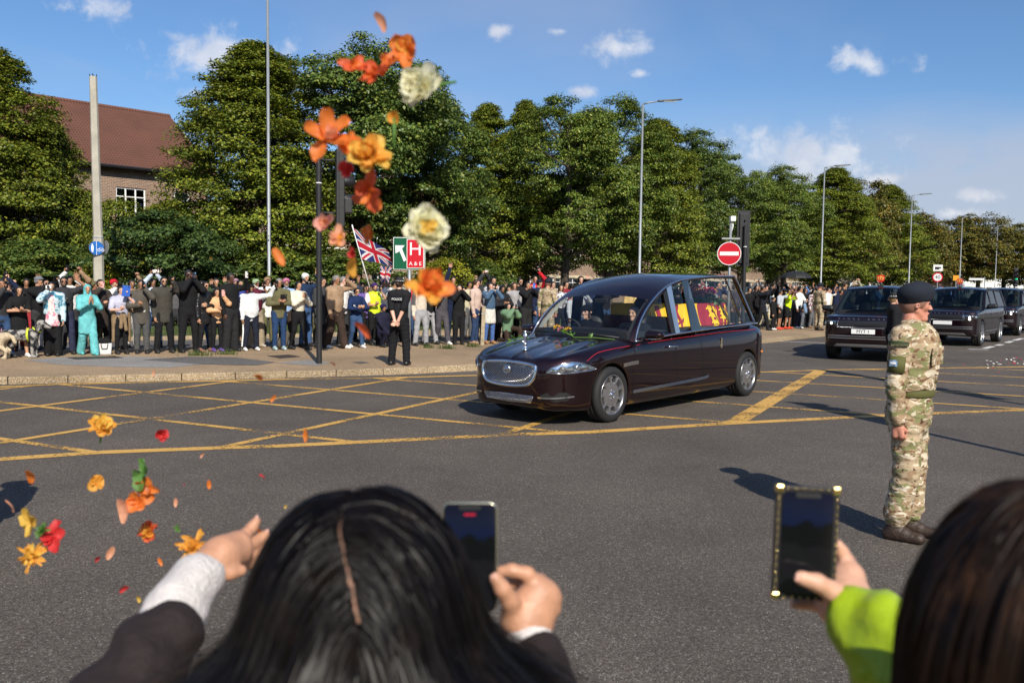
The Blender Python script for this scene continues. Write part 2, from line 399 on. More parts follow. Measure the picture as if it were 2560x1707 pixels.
# repaired patches and covers on the pavement
def patch(name, pxs, z, m, par=pav): return sheet(name, [tuple(G(x, y, z)[:2]) for x, y in pxs], z, m, par)
patch('concrete_patch', [(60, 900), (165, 892), (330, 890), (452, 896), (560, 905), (420, 919), (290, 917), (150, 911)], PZ + .004, grey_slab)
patch('concrete_patch', [(690, 907), (770, 899), (830, 906), (790, 914)], PZ + .004, grey_slab)
patch('tarmac_patch', [(355, 899), (470, 891), (585, 893), (690, 905), (640, 913), (500, 910)], PZ + .006, side_asphalt)
cover = mat('cast_iron', (.06, .045, .035), .6, .3, var=.3, vscale=20)
patch('inspection_cover', [(165, 893), (285, 889), (310, 894), (190, 898)], PZ + .009, cover)
patch('inspection_cover', [(668, 889), (722, 886), (752, 891), (700, 895)], PZ + .009, cover)
patch('tarmac_patch', [(880, 905), (905, 903), (925, 906), (900, 909)], PZ + .005, side_asphalt)
# side road, verge and path beyond the crowd
side = sheet('side_road', [tuple(p) for p in BACK] + [tuple(p) for p in offset(BACK, 4.6)[::-1]], .006, side_asphalt)
VER0 = offset(BACK, 4.6); VER1 = offset(BACK, 9.8); PATH1 = offset(BACK, 12.4)
grassm = mat('grass_ground', (.045, .06, .014), .95, var=.5, vscale=3., col2=(.10, .105, .032), bump=.8, bscale=30)
verge = sheet('grass_verge', [tuple(p) for p in offset(BACK, 4.73)] + [tuple(p) for p in VER1[::-1]], PZ, grassm)
kerb_stones(VER0, verge, 75)
path = sheet('footpath', [tuple(p) for p in VER1] + [tuple(p) for p in PATH1[::-1]], PZ + .004, side_asphalt)
yard = sheet('front_gardens', [tuple(p) for p in PATH1] + [tuple(p) for p in offset(BACK, 60)[::-1]], PZ - .01, grassm)
linem = mat('white_line_paint', (.62, .61, .58), .6, var=.2, vscale=20)
def strip(name, line, d0, d1, z, m, parent=None):
 a = offset(line, d0); b = offset(line, d1); V = [(*p, z) for p in a] + [(*p, z) for p in b]; n = len(a)
 return mesh(name, V, [(i, i + 1, n + i + 1, n + i) for i in range(n - 1)], m, parent)
strip('edge_line', VER1, -.05, .05, PZ + .012, linem, path)
# grass blades: uncountable
def blades(name, n, seed, area, hgt, m, z):
 r = np.random.default_rng(seed); xy = area(r, n); n = len(xy); a = r.uniform(0, 6.28, n); hh = r.uniform(.5, 1, n) * hgt; w = r.uniform(.004, .009, n)
 dx, dy = np.cos(a), np.sin(a); ln = r.uniform(.1, .6, n) * hh
 B = np.stack([xy[:, 0], xy[:, 1], np.full(n, z)], 1); s = np.stack([-dy * w, dx * w, 0 * w], 1); t = np.stack([dx * ln, dy * ln, hh], 1)
 V = np.stack([B - s, B + s, B + t], 1).reshape(-1, 3)
 return mesh(name, V, np.arange(3 * n).reshape(-1, 3), m)
def verge_area(r, n):
 L = resample(BACK, .5)[:90]; L = np.array(L); i = r.integers(0, len(L) - 1, n); t = L[i + 1] - L[i]; t /= np.linalg.norm(t, axis=1)[:, None]
 d = r.uniform(4.75, 9.75, n); return L[i] + t * r.uniform(0, .5, n)[:, None] + np.stack([-t[:, 1], t[:, 0]], 1) * d[:, None]
gm = mat('grass_blade', (.07, .11, .02), .7, isl=.5, trans=.3)
tag(blades('grass', 30000, 3, verge_area, .11, gm, PZ), 'short patchy grass on the verge behind the crowd', 'grass', kind='stuff')
for i, (x, y, n, s) in enumerate([(497, 889, 160, .16), (566, 886, 120, .14), (1118, 872, 150, .10), (1070, 870, 90, .08), (1180, 867, 100, .10), (440, 878, 60, .08)]):
 c = G(x, y, PZ)
 tag(blades('weed_tuft', n, 50 + i, lambda r, k: np.array([c.x, c.y]) + r.normal(0, s, (k, 2)) * np.array([1, .5]), .16, gm, PZ),
  ['weed tuft in the pavement before the person in leather jacket', 'weed tuft by the purple trainers', 'low weeds along the pavement edge left of the wooden post', 'small weeds under the big orange flower', 'low weeds beside the wooden post', 'tiny weeds by the person in black hoodie'][i], 'weeds', kind='stuff')
# ------------------------------------------------------------------ yellow box junction
ym = bpy.data.materials.new('yellow_road_paint'); ym.use_nodes = True
def yellow():
 nt = ym.node_tree; N = nt.nodes; L = nt.links; b = N['Principled BSDF']; out = N['Material Output']
 g = N.new('ShaderNodeNewGeometry')
 def noise(s, d):
  n = N.new('ShaderNodeTexNoise'); n.inputs['Scale'].default_value = s; n.inputs['Detail'].default_value = d; n.inputs['Roughness'].default_value = .7; L.new(g.outputs['Position'], n.inputs['Vector']); return n.outputs[0]
 a = noise(26, 4); c = noise(.8, 3)
 ad = N.new('ShaderNodeMath'); ad.operation = 'MULTIPLY_ADD'; L.new(c, ad.inputs[0]); ad.inputs[1].default_value = .9; L.new(a, ad.inputs[2])
 mr = N.new('ShaderNodeMapRange'); L.new(ad.outputs[0], mr.inputs[0]); mr.inputs[1].default_value = .84; mr.inputs[2].default_value = .93
 mc = N.new('ShaderNodeMix'); mc.data_type = 'RGBA'; L.new(noise(6, 4), mc.inputs[0]); mc.inputs[6].default_value = (.46, .25, .05, 1); mc.inputs[7].default_value = (.68, .41, .11, 1)
 L.new(mc.outputs[2], b.inputs['Base Color']); b.inputs['Roughness'].default_value = .7
 t = N.new('ShaderNodeBsdfTransparent'); mx = N.new('ShaderNodeMixShader'); L.new(mr.outputs[0], mx.inputs[0]); L.new(t.outputs[0], mx.inputs[1]); L.new(b.outputs[0], mx.inputs[2]); L.new(mx.outputs[0], out.inputs[0])
yellow()
boxj = empty('yellow_box_marking', (0, 0, 0)); tag(boxj, 'worn yellow box junction lines criss-crossing the road', 'road marking')
NEAR = [(-9, 6.9), (-5.05, 8.61), (-4.24, 9.02), (-3.05, 9.36), (-2.51, 9.49), (-.01, 10.38), (.92, 10.62), (2.78, 11.42), (5.63, 12.47), (7.68, 13.09), (14, 14.6)]
FAR = [(-14, 12.3), (-8.34, 14.38), (-7.6, 14.85), (-4.91, 15.68), (-4.23, 15.95), (-2.43, 16.4), (-.73, 17.05), (2.5, 17.9), (5.36, 18.46), (6.77, 19.06), (11.96, 20.47), (20, 23)]
def yline(a, b, w, z=.004):
 a = np.array(a, float); b = np.array(b, float); t = (b - a) / np.linalg.norm(b - a); n = np.array([-t[1], t[0]]) * w / 2
 mesh('painted_line', [(*(a - n), z), (*(b - n), z), (*(b + n), z), (*(a + n), z)], [(0, 1, 2, 3)], ym, boxj)
def border(line, w):
 a = offset(line, -w / 2); b = offset(line, w / 2); n = len(a); V = [(*p, .0045) for p in a] + [(*p, .0045) for p in b]
 mesh('border_line', V, [(i, i + 1, n + i + 1, n + i) for i in range(n - 1)], ym, boxj)
border(NEAR, .19); border(FAR, .17)
def inside(p):
 return np.interp(p[0], [q[0] for q in NEAR], [q[1] for q in NEAR]) < p[1] < np.interp(p[0], [q[0] for q in FAR], [q[1] for q in FAR])
d1 = np.array([.893, -.45]); n1 = np.array([.45, .893])
for k in range(-2, 12):
 o_ = 6.11 + 1.83 * k; s = [t for t in np.arange(-25, 25, .05) if inside(n1 * o_ + d1 * t) and -13 < (n1 * o_ + d1 * t)[0] < 18]
 if len(s) > 3: yline(n1 * o_ + d1 * s[0], n1 * o_ + d1 * s[-1], .115, .0052)
for k in range(-2, 5):
 o_ = -11.43 + 2.22 * k; n2 = d1; s = [t for t in np.arange(0, 30, .05) if inside(n2 * o_ + n1 * t)]
 if len(s) > 3: yline(n2 * o_ + n1 * s[0], n2 * o_ + n1 * s[-1], .125 if k < 4 else .26, .0060)
# white road markings further up the road
wm = empty('white_lane_marking', (0, 0, 0)); tag(wm, 'white lane and edge lines on the road by the dark cars', 'road marking')
def wline(p, q, w):
 a = G(*p); b = G(*q); d = (b - a).normalized(); n = Vector((-d.y, d.x, 0)) * w / 2
 mesh('painted_line', [a - n, b - n, b + n, a + n], [(0, 1, 2, 3)], linem, wm).location.z = .005
wline((1938, 851), (2075, 837), .14); wline((1940, 853), (2070, 858), .10)
wline((2420, 873), (2470, 874), .18); wline((2462, 871), (2482, 866), .18); wline((2492, 864), (2505, 861), .18); wline((2516, 857), (2530, 853), .18); wline((2536, 851), (2556, 846), .18)
# ================================================================== houses behind the trees
def brick_mat(name, c1, c2, mortar, sc=1.0):
 m = bpy.data.materials.new(name); m.use_nodes = True; nt = m.node_tree; N = nt.nodes; L = nt.links; b = N['Principled BSDF']
 tc = N.new('ShaderNodeTexCoord'); mp = N.new('ShaderNodeMapping'); L.new(tc.outputs['Object'], mp.inputs[0]); mp.inputs['Rotation'].default_value = (R(90), 0, 0)
 br = N.new('ShaderNodeTexBrick'); L.new(mp.outputs[0], br.inputs[0]); br.inputs['Scale'].default_value = sc
 br.inputs['Brick Width'].default_value = .23; br.inputs['Row Height'].default_value = .08; br.inputs['Mortar Size'].default_value = .012
 br.inputs['Color1'].default_value = (*c1, 1); br.inputs['Color2'].default_value = (*c2, 1); br.inputs['Mortar'].default_value = (*mortar, 1)
 n = N.new('ShaderNodeTexNoise'); n.inputs['Scale'].default_value = 1.5; L.new(tc.outputs['Object'], n.inputs[0])
 hv = N.new('ShaderNodeHueSaturation'); mr = N.new('ShaderNodeMapRange'); L.new(n.outputs[0], mr.inputs[0]); mr.inputs[3].default_value = .7; mr.inputs[4].default_value = 1.3; L.new(mr.outputs[0], hv.inputs['Value'])
 L.new(br.outputs[0], hv.inputs['Color']); L.new(hv.outputs[0], b.inputs['Base Color']); b.inputs['Roughness'].default_value = .9
 bp = N.new('ShaderNodeBump'); bp.inputs['Strength'].default_value = .5; bp.inputs['Distance'].default_value = .01; bp.invert = True; L.new(br.outputs[1], bp.inputs['Height']); L.new(bp.outputs[0], b.inputs['Normal'])
 return m
brickm = brick_mat('brown_brick', (.16, .082, .05), (.25, .13, .075), (.36, .31, .25))
brickr = brick_mat('red_brick', (.24, .07, .04), (.33, .11, .06), (.36, .31, .25))
tilem = bpy.data.materials.new('clay_roof_tile'); tilem.use_nodes = True
def tile_nodes():
 nt = tilem.node_tree; N = nt.nodes; L = nt.links; b = N['Principled BSDF']; tc = N.new('ShaderNodeTexCoord')
 n = N.new('ShaderNodeTexNoise'); n.inputs['Scale'].default_value = .7; n.inputs['Detail'].default_value = 6; L.new(tc.outputs['Object'], n.inputs[0])
 wv = N.new('ShaderNodeTexWave'); wv.bands_direction = 'X'; wv.inputs['Scale'].default_value = 1.9; wv.inputs['Distortion'].default_value = .3; L.new(tc.outputs['Object'], wv.inputs[0])
 mx = N.new('ShaderNodeMix'); mx.data_type = 'RGBA'; L.new(n.outputs[0], mx.inputs[0]); mx.inputs[6].default_value = (.085, .036, .024, 1); mx.inputs[7].default_value = (.17, .068, .043, 1); L.new(mx.outputs[2], b.inputs[0])
 b.inputs['Roughness'].default_value = .85; bp = N.new('ShaderNodeBump'); bp.inputs['Strength'].default_value = .6; bp.inputs['Distance'].default_value = .03; L.new(wv.outputs[0], bp.inputs['Height']); L.new(bp.outputs[0], b.inputs['Normal'])
tile_nodes()
tiler = mat('red_roof_tile', (.33, .095, .045), .85, var=.3, vscale=2, bump=.4, bscale=8)
cream = mat('cream_stone', (.52, .45, .33), .8, var=.12)
render_w = mat('white_render', (.72, .71, .67), .85, var=.06, vscale=2)
gutterm = mat('black_gutter', (.015, .015, .017), .4)
pane_m = glass('window_pane', (.28, .32, .33), 2.2); curtain = mat('pale_curtain', (.55, .52, .42), .9, var=.25, vscale=9)
doorm = mat('blue_door', (.05, .07, .09), .4)
def house_block(name, loc, rz, Lh, D, eave, ridge, wins, label, wallm, roofm, hipL=True, hipR=True, courses=26, door=None, group=None, lintel=None, chimneys=()):
 """front wall on local y=0 facing -y, length along x (0..Lh)"""
 h = empty(name, loc, rz, label, 'house', group)
 # wall with real openings: vertical strips between window edges
 xs = sorted(set([0, Lh] + [w[0] for w in wins] + [w[0] + w[2] for w in wins])); zs = sorted(set([0, eave] + [w[1] for w in wins] + [w[1] + w[3] for w in wins]))
 mb = MB()
 for i in range(len(xs) - 1):
  z0 = None
  for j in range(len(zs) - 1):
   cx, cz = (xs[i] + xs[i + 1]) / 2, (zs[j] + zs[j + 1]) / 2
   op = any(w[0] < cx < w[0] + w[2] and w[1] < cz < w[1] + w[3] for w in wins)
   if op:
    if z0 is not None: mb.box((cx, .15, (z0 + zs[j]) / 2), (xs[i + 1] - xs[i], .3, zs[j] - z0)); z0 = None
   elif z0 is None: z0 = zs[j]
  if z0 is not None: mb.box((cx, .15, (z0 + eave) / 2), (xs[i + 1] - xs[i], .3, eave - z0))
 mb.box((.15, D / 2 + .15, eave / 2), (.298, D - .3, eave - .004)); mb.box((Lh - .15, D / 2 + .15, eave / 2), (.298, D - .3, eave - .004)); mb.box((Lh / 2, D - .15, eave / 2), (Lh - .61, .3, eave - .006))
 mb.build('wall', wallm, h)
 inr = MB(); inr.box((Lh / 2, 1.2, eave / 2), (Lh - .8, .05, eave - .1)); inr.build('inner_wall', darkin, h)
 for w in wins:
  x, z, ww, hh = w[:4]; f = MB(); t = .07; y = .10
  f.box((x + t / 2, y, z + hh / 2), (t, .08, hh)); f.box((x + ww - t / 2, y, z + hh / 2), (t, .08, hh)); f.box((x + ww / 2, y, z + t / 2), (ww - 2 * t, .078, t)); f.box((x + ww / 2, y, z + hh - t / 2), (ww - 2 * t, .078, t))
  nm = max(1, int(round(ww / .62)))
  for k in range(1, nm): f.box((x + ww * k / nm, y, z + hh / 2), (.07, .076, hh - 2 * t))
  f.box((x + ww / 2, y, z + hh * .68), (ww - 2 * t, .074, .05))
  wo = f.build('window', whitep, h)
  p = MB(); p.box((x + ww / 2, y + .01, z + hh / 2), (ww - .1, .008, hh - .1)); p.build('pane', pane_m, wo)
  if rnd.random() < .7:
   c = MB(); s = rnd.choice((.3, .45, 1.0)); c.box((x + ww * s / 2, y + .16, z + hh / 2), (ww * s, .03, hh));
   c.build('curtain', curtain, wo)
  sl_ = MB(); sl_.box((x + ww / 2, -.03, z - .05), (ww + .16, .16, .09)); sl_.build('sill', cream, wo)
  if lintel and z < 2.5: q = MB(); q.box((x + ww / 2, -.02, z + hh + .12), (ww + .5, .10, .22)); q.build('lintel', cream, wo)
 if door:
  for x in door: d = MB(); d.box((x, -.03, 1.05), (.95, .06, 2.1)); dd = d.build('door', doorm, h); q = MB(); q.box((x, -.35, 2.35), (1.7, .8, .12)); q.build('canopy', cream, dd)
 # roof: stepped courses of tiles on four slopes
 ov = .45; rd = D / 2; hl = rd * .95 if hipL else 0; hr = rd * .95 if hipR else 0; rf = empty('roof', (0, 0, 0)); rf.parent = h
 n = courses
 for i in range(n):
  t0, t1 = i / n, (i + 1) / n
  y0, y1 = -ov + (rd + ov) * t0, -ov + (rd + ov) * t1 + .05; z0, z1 = eave + (ridge - eave) * t0, eave + (ridge - eave) * t1
  xa0, xa1 = -ov + (hl + ov) * t0, -ov + (hl + ov) * t1; xb0, xb1 = Lh + ov - (hr + ov) * t0, Lh + ov - (hr + ov) * t1
  s = .055
  V = [(xa0, y0, z0 + s), (xb0, y0, z0 + s), (xb1, y1, z1 + .005), (xa1, y1, z1 + .005), (xa0, y0, z0 - .02), (xb0, y0, z0 - .02), (xb1, y1, z1 - .05), (xa1, y1, z1 - .05)]
  F = [(0, 1, 2, 3), (4, 7, 6, 5), (0, 4, 5, 1), (1, 5, 6, 2), (2, 6, 7, 3), (3, 7, 4, 0)]
  mesh('tile_course', V, F, roofm, rf)
 sl = MB()
 E = eave; x0, x1, yb = -ov, Lh + ov, D + ov
 ra, rb = (hl, rd, ridge), (Lh - hr, rd, ridge)
 sl.add([(x0, yb, E), (x1, yb, E), rb, ra], [(0, 3, 2, 1)]); sl.add([(x0, -ov, E), (x0, yb, E), ra], [(0, 2, 1)]); sl.add([(x1, -ov, E), (x1, yb, E), rb], [(0, 1, 2)]); sl.add([(x0, -ov, E - .03), (x1, -ov, E - .03), (x1, yb, E - .03), (x0, yb, E - .03)], [(0, 1, 2, 3)])
 sl.build('roof_slope', roofm, rf)
 rg = MB(); rg.tube([ra, rb], .12, 8)
 if hipR: rg.tube([(x1, -ov, E + .05), rb], .11, 8)
 if hipL: rg.tube([(x0, -ov, E + .05), ra], .11, 8)
 rg.build('ridge_tiles', roofm, rf)
 g = MB(); g.tube([(x0, -ov - .05, E - .04), (x1, -ov - .05, E - .04)], .075, 8); g.box((Lh / 2, -ov + .03, E - .06), (Lh + 2 * ov - .02, .03, .2)); g.build('gutter', gutterm, h)
 for x in (Lh - .5, .6): g = MB(); g.tube([(x, -.06, E - .1), (x, -.06, .1)], .04, 8); g.build('drainpipe', gutterm, h)
 for cx in chimneys:
  c = MB(); c.box((cx, rd, ridge + .3), (1.1, .7, 1.8)); cc = c.build('chimney', wallm, h)
  for k in (-.3, 0, .3): q = MB(); q.lathe([(.11, 0), (.10, .4), (.12, .42)], 10, Rm((cx + k, rd, ridge + 1.2))); q.build('chimney_pot', roofm, cc)
 return h
HU = math.atan2(.73, .68)
def row_wins(n, x0, dx, z, w, h): return [(x0 + i * dx, z, w, h) for i in range(n)]
# house A: its right hip end shows between the trees
u = Vector((.68, .73, 0))
A_end = Vector((-17.6, 50.8, 0))
LA = 34.0
winsA = [(LA - 1.0 - k, 5.15, w, 1.5) for k, w in ((1.0, .9), (4.2, 1.6), (7.4, 1.2), (10.6, 1.6), (14.5, 1.6), (18.5, 1.6), (22.5, 1.2))] + [(LA - 1.0 - k, 1.0, w, 1.6) for k, w in ((1.6, 1.6), (5.2, 2.0), (9.6, 2.0), (14, 2.0), (18.5, 2.0))]
house_block('brick_house', A_end - u * LA, HU, LA, 9.0, 7.7, 11.6, winsA, 'long brown brick house with hipped clay tile roof at far left', brickm, tilem, True, False, 26, None, 'houses behind the trees', True, (6,))
for i, (t, Lh, nm) in enumerate([(6, 20, 'brown brick terrace showing under the big tree and flag'), (29, 22, 'brown brick terrace with pale curtains behind the hearse'), (54, 24, 'brown brick terrace with white windows behind the no entry sign'), (82, 24, 'brown brick terrace behind the umbrella')]):
 base = Vector((-18.8, 49.2, 0)) + u * t + Vector((-.73, .68, 0)) * (2 + i)
 wins = row_wins(int(Lh / 4), 1.2, 4.0, 1.0, 2.0, 1.35) + row_wins(int(Lh / 4), 3.4, 4.0, 1.3, .8, 1.0)[:-1] + row_wins(int(Lh / 4), 1.2, 4.0, 4.0, 1.8, 1.3)
 house_block('brick_terrace', base, HU, Lh, 8.0, 5.8, 9.0, wins, nm, brickm, tilem if i < 2 else tiler, True, True, 14, [2.9 + 8 * k for k in range(int(Lh / 8))] if i else None, 'houses behind the trees', True, (5, 14))
# pale houses far up the road
for i, (px, dep, lab) in enumerate([(2235, 125, 'white gabled house with red roof far up the road behind the big beret'), (2340, 140, 'white and red house left of the speed limit sign'), (2425, 165, 'low white house with red roof beyond the second dark car'), (2480, 175, 'white house with red roof under the tallest far tree'), (2545, 185, 'white house at the right edge far up the road')]):
 c = P(px, 705, dep); c.z = 0
 h = house_block('far_house', c + Vector((-5.5, -3, 0)), R(28), 11, 8, 5.0, 8.0, row_wins(3, .9, 3.6, .9, 1.8, 1.3) + row_wins(3, .9, 3.6, 3.4, 1.6, 1.2), lab, render_w if i != 1 else brickr, tiler, False, True, 8, None, 'far houses', False, (3,))
 gb = MB(); gb.prism([(0, 0), (3.8, 0), (1.9, 2.6)], .3, Rm((1.0, .0, 4.6), (R(90), 0, 0))); gb.build('gable', render_w, h)
# ================================================================== trees
def leaf_mat(name, ca, cb, cc):
 m = bpy.data.materials.new(name); m.use_nodes = True; nt = m.node_tree; N = nt.nodes; L = nt.links; b = N['Principled BSDF']; out = N['Material Output']
 g = N.new('ShaderNodeNewGeometry'); cr = N.new('ShaderNodeValToRGB'); L.new(g.outputs['Random Per Island'], cr.inputs[0])
 e = cr.color_ramp.elements; e[0].position = .1; e[0].color = (*ca, 1); e[1].position = .97; e[1].color = (*cc, 1); x = e.new(.6); x.color = (*cb, 1)
 n = N.new('ShaderNodeTexNoise'); n.inputs['Scale'].default_value = .55; n.inputs['Detail'].default_value = 3; tc = N.new('ShaderNodeTexCoord'); L.new(tc.outputs['Object'], n.inputs[0])
 hv = N.new('ShaderNodeHueSaturation'); mr = N.new('ShaderNodeMapRange'); L.new(n.outputs[0], mr.inputs[0]); mr.inputs[1].default_value = .3; mr.inputs[2].default_value = .7; mr.inputs[3].default_value = .7; mr.inputs[4].default_value = 1.3; L.new(mr.outputs[0], hv.inputs['Value'])
 L.new(cr.outputs[0], hv.inputs['Color']); L.new(hv.outputs[0], b.inputs[0]); b.inputs['Roughness'].default_value = .45; b.inputs['Specular IOR Level'].default_value = .35
 t = N.new('ShaderNodeBsdfTranslucent'); L.new(hv.outputs[0], t.inputs[0]); mx = N.new('ShaderNodeMixShader'); mx.inputs[0].default_value = .22
 L.new(b.outputs[0], mx.inputs[1]); L.new(t.outputs[0], mx.inputs[2]); L.new(mx.outputs[0], out.inputs[0]); return m
leaf_dark = leaf_mat('leaf_dark_green', (0.053, 0.094, 0.018), (0.102, 0.160, 0.030), (0.233, 0.258, 0.045))
leaf_mid = leaf_mat('leaf_mid_green', (0.065, 0.113, 0.018), (0.131, 0.191, 0.030), (0.277, 0.288, 0.045))
leaf_yel = leaf_mat('leaf_yellow_green', (0.078, 0.114, 0.013), (0.168, 0.208, 0.023), (0.291, 0.286, 0.033))
leaf_lime = leaf_mat('leaf_lime', (0.130, 0.156, 0.016), (0.247, 0.260, 0.023), (0.442, 0.390, 0.026))
leaf_far = leaf_mat('leaf_far', (0.072, 0.081, 0.019), (0.137, 0.137, 0.026), (0.312, 0.208, 0.033))
leaf_yew = leaf_mat('leaf_yew', (0.034, 0.065, 0.018), (0.065, 0.111, 0.029), (0.111, 0.156, 0.033))
bark = mat('bark', (.06, .045, .032), .95, var=.4, vscale=8, bump=1., bscale=14)
def crown(seed, R0, z0, z1, kind, n_cl, n_leaf, ls, rc):
 r = np.random.default_rng(seed)
 def prof(t):
  if kind == 'broad': return np.clip(np.sin(np.pi * np.clip(t * .86 + .10, 0, 1)) ** .6, 0, 1)
  if kind == 'flame': return np.clip((np.clip(1 - t ** 2.6, 0, 1) ** .75) * np.clip(t * 4 + .5, 0, 1), .06, 1)
  return np.clip(np.sqrt(np.clip(1 - (2 * t - .75) ** 2 / 1.6, 0, 1)), .1, 1)
 t = r.beta(1.15, 1.0, n_cl); a = r.uniform(0, 2 * np.pi, n_cl)
 ph = r.uniform(0, 6.28, 6)
 lob = 1 + .13 * np.sin(3 * a + ph[0] + 5 * t) + .10 * np.sin(5 * a + ph[1] - 7 * t) + .07 * np.sin(4 * t + ph[2] + 2 * a)
 rad = R0 * prof(t) * lob * np.where(r.random(n_cl) < .64, r.uniform(.78, 1.0, n_cl), r.uniform(.25, .8, n_cl))
 C = np.stack([rad * np.cos(a), rad * np.sin(a), z0 + (z1 - z0) * t], 1)
 if kind == 'broad':     # uneven crown: overlapping lobes
  nl = 17; lt = np.clip((np.arange(nl) + .5) / nl * .92 + r.uniform(-.04, .04, nl), .04, .95); la = np.arange(nl) * 2.4 + r.uniform(-.5, .5, nl); lr = R0 * r.uniform(.30, .46, nl); ld = R0 * prof(lt) * r.uniform(.72, .98, nl) - lr * .75
  LC = np.stack([ld * np.cos(la), ld * np.sin(la), z0 + lr * .6 + (z1 - z0 - lr) * lt], 1); li = r.integers(0, nl, n_cl); dd = r.normal(size=(n_cl, 3)); dd[:, :2] += np.stack([np.cos(la), np.sin(la)], 1)[li] * .7; dd[:, 2] += .15; dd /= np.linalg.norm(dd, axis=1)[:, None]
  C = LC[li] + dd * (lr[li] * np.where(r.random(n_cl) < .8, r.uniform(.82, 1.0, n_cl), r.uniform(.2, .8, n_cl)))[:, None] * np.array([1, 1, .85]); C[:, 2] = np.clip(C[:, 2], z0 - .4, z1)
 rcl = rc * r.uniform(.65, 1.25, n_cl) * (1 if kind != 'flame' else np.clip(1.25 - t * .45, .5, 1.2))
 # leaves: in every clump an uneven bunch of flat twig sprays
 n = n_cl * n_leaf; ci = np.repeat(np.arange(n_cl), n_leaf)
 d = r.normal(size=(n, 3)); d /= np.linalg.norm(d, axis=1)[:, None]; d[:, 2] = np.where(d[:, 2] < -.3, -d[:, 2] * .6, d[:, 2])
 rr = r.random(n) ** .45
 spray = r.normal(size=(n_cl, 3)); spray /= np.linalg.norm(spray, axis=1)[:, None]
 X = C[ci] + d * (rcl[ci] * rr)[:, None] * np.array([1.15, 1.15, .72])
 out = C / (np.linalg.norm(C * np.array([1, 1, .3]), axis=1)[:, None] + .01)
 nn = d * .7 + out[ci] * .4 + np.array([0, -.0, .30]) + r.normal(size=(n, 3)) * .55; nn /= np.linalg.norm(nn, axis=1)[:, None]
 tt = np.cross(nn, r.normal(size=(n, 3))); tt /= np.linalg.norm(tt, axis=1)[:, None]; bb = np.cross(nn, tt)
 l = (ls * r.uniform(.6, 1.25, n))[:, None]; w = l * .62
 V = np.stack([X - tt * l * .5, X + bb * w * .5 + nn * l * .12, X + tt * l * .5 - nn * l * .1, X - bb * w * .5 + nn * l * .12], 1).reshape(-1, 3)
 return V, np.arange(4 * n).reshape(-1, 4), C
def tree_proto(seed, R0, z0, z1, kind, n_cl, n_leaf, ls, rc, tr=.28, lim=26):
 V, F, C = crown(seed, R0, z0, z1, kind, n_cl, n_leaf, ls, rc)
 r = random.Random(seed); mb = MB()
 bend = [(0, 0, 0), (r.uniform(-.1, .1), r.uniform(-.1, .1), z0 * .7), (r.uniform(-.25, .25), r.uniform(-.25, .25), (z0 + z1) * .45), (r.uniform(-.3, .3), r.uniform(-.3, .3), z1 * .86)]
 mb.tube([(0, 0, -.15), (0, 0, .25)] + bend[1:], [tr * 1.5, tr * 1.1, tr, tr * .7, tr * .12], 9)
 for i in r.sample(range(len(C)), min(lim, len(C))):
  c = Vector(C[i]); zt = max(z0 * .8, min(c.z - .4 - .35 * math.hypot(c.x, c.y), z1 * .75)); f = zt / (z1 * .86); b = Vector((bend[2][0] * f, bend[2][1] * f, zt))
  m = b.lerp(c, .5) + Vector((r.uniform(-.2, .2), r.uniform(-.2, .2), -.12)); mb.tube([b, m, c], [tr * .36, tr * .2, .018], 5, False)
 t = mesh('trunk', mb.v, mb.f, bark, None, True); tm = t.data; bpy.data.objects.remove(t)
 o = mesh('crown', V, F, None, None, False); cm = o.data; bpy.data.objects.remove(o)
 cm.materials.append(leaf_mid)
 return tm, cm
PROT = {
 'broadA': (tree_proto(11, 5.2, 2.6, 12.4, 'broad', 620, 180, .15, .66), 12.6), 'broadB': (tree_proto(12, 4.3, 2.6, 12.4, 'broad', 520, 165, .15, .64), 12.6),
 'flameA': (tree_proto(13, 3.6, 1.7, 12.6, 'flame', 760, 140, .145, .62), 12.9), 'flameB': (tree_proto(14, 3.0, 1.9, 12.6, 'flame', 580, 135, .145, .60), 12.9),
 'farA': (tree_proto(15, 5.0, 2.2, 12.5, 'broad', 300, 90, .27, .95), 12.8), 'farB': (tree_proto(16, 4.2, 2.2, 12.5, 'broad', 260, 90, .27, .95), 12.8),
 'bush': (tree_proto(17, 2.1, .3, 3.9, 'round', 170, 110, .12, .42, .09, 14), 4.1), 'bushS': (tree_proto(18, 1.1, .25, 2.3, 'round', 90, 110, .09, .30, .05, 10), 2.4)}
def tree(name, proto, px, depth, top_py, lf, label, wid=1.0, grp=None, cat='tree', rot=None):
 (tm, cm), h0 = PROT[proto]
 c = P(px, 700, depth); topz = P(px, top_py, depth).z; s = topz / h0
 e = empty(name, (c.x, c.y, 0), rnd.uniform(0, 6.28) if rot is None else rot, label, cat, grp); e.scale = (wid, wid, s)
 o = obj('trunk', tm, None, e); k = obj('crown', cm, None, e)
 k.material_slots[0].link = 'OBJECT'; k.material_slots[0].material = lf
 return e
TG = 'street trees in a row behind the crowd'
tree('hornbeam_tree', 'flameA', -25, 36, 118, leaf_yel, 'tall yellow-green hornbeam at the left edge of the street', 1.02, TG)
tree('hornbeam_tree', 'flameB', 120, 39, 300, leaf_yel, 'lower yellow-green tree in front of the tiled roof at left', .78, TG)
tree('hornbeam_tree', 'flameA', 640, 36, 112, leaf_yel, 'yellow-green hornbeam leaning against the big dark tree', 1.04, TG)
tree('broad_tree', 'broadA', 890, 39, 92, leaf_dark, 'largest dark green broad tree behind the traffic signal and flag', 1.02, TG, rot=.6)
tree('broad_tree', 'broadB', 1060, 43, 225, leaf_dark, 'dark tree behind the white blossom right of the largest tree', .85, TG)
tree('hornbeam_tree', 'flameB', 1215, 52, 262, leaf_yel, 'narrow yellow-green tree left in the middle clump', .95, TG)
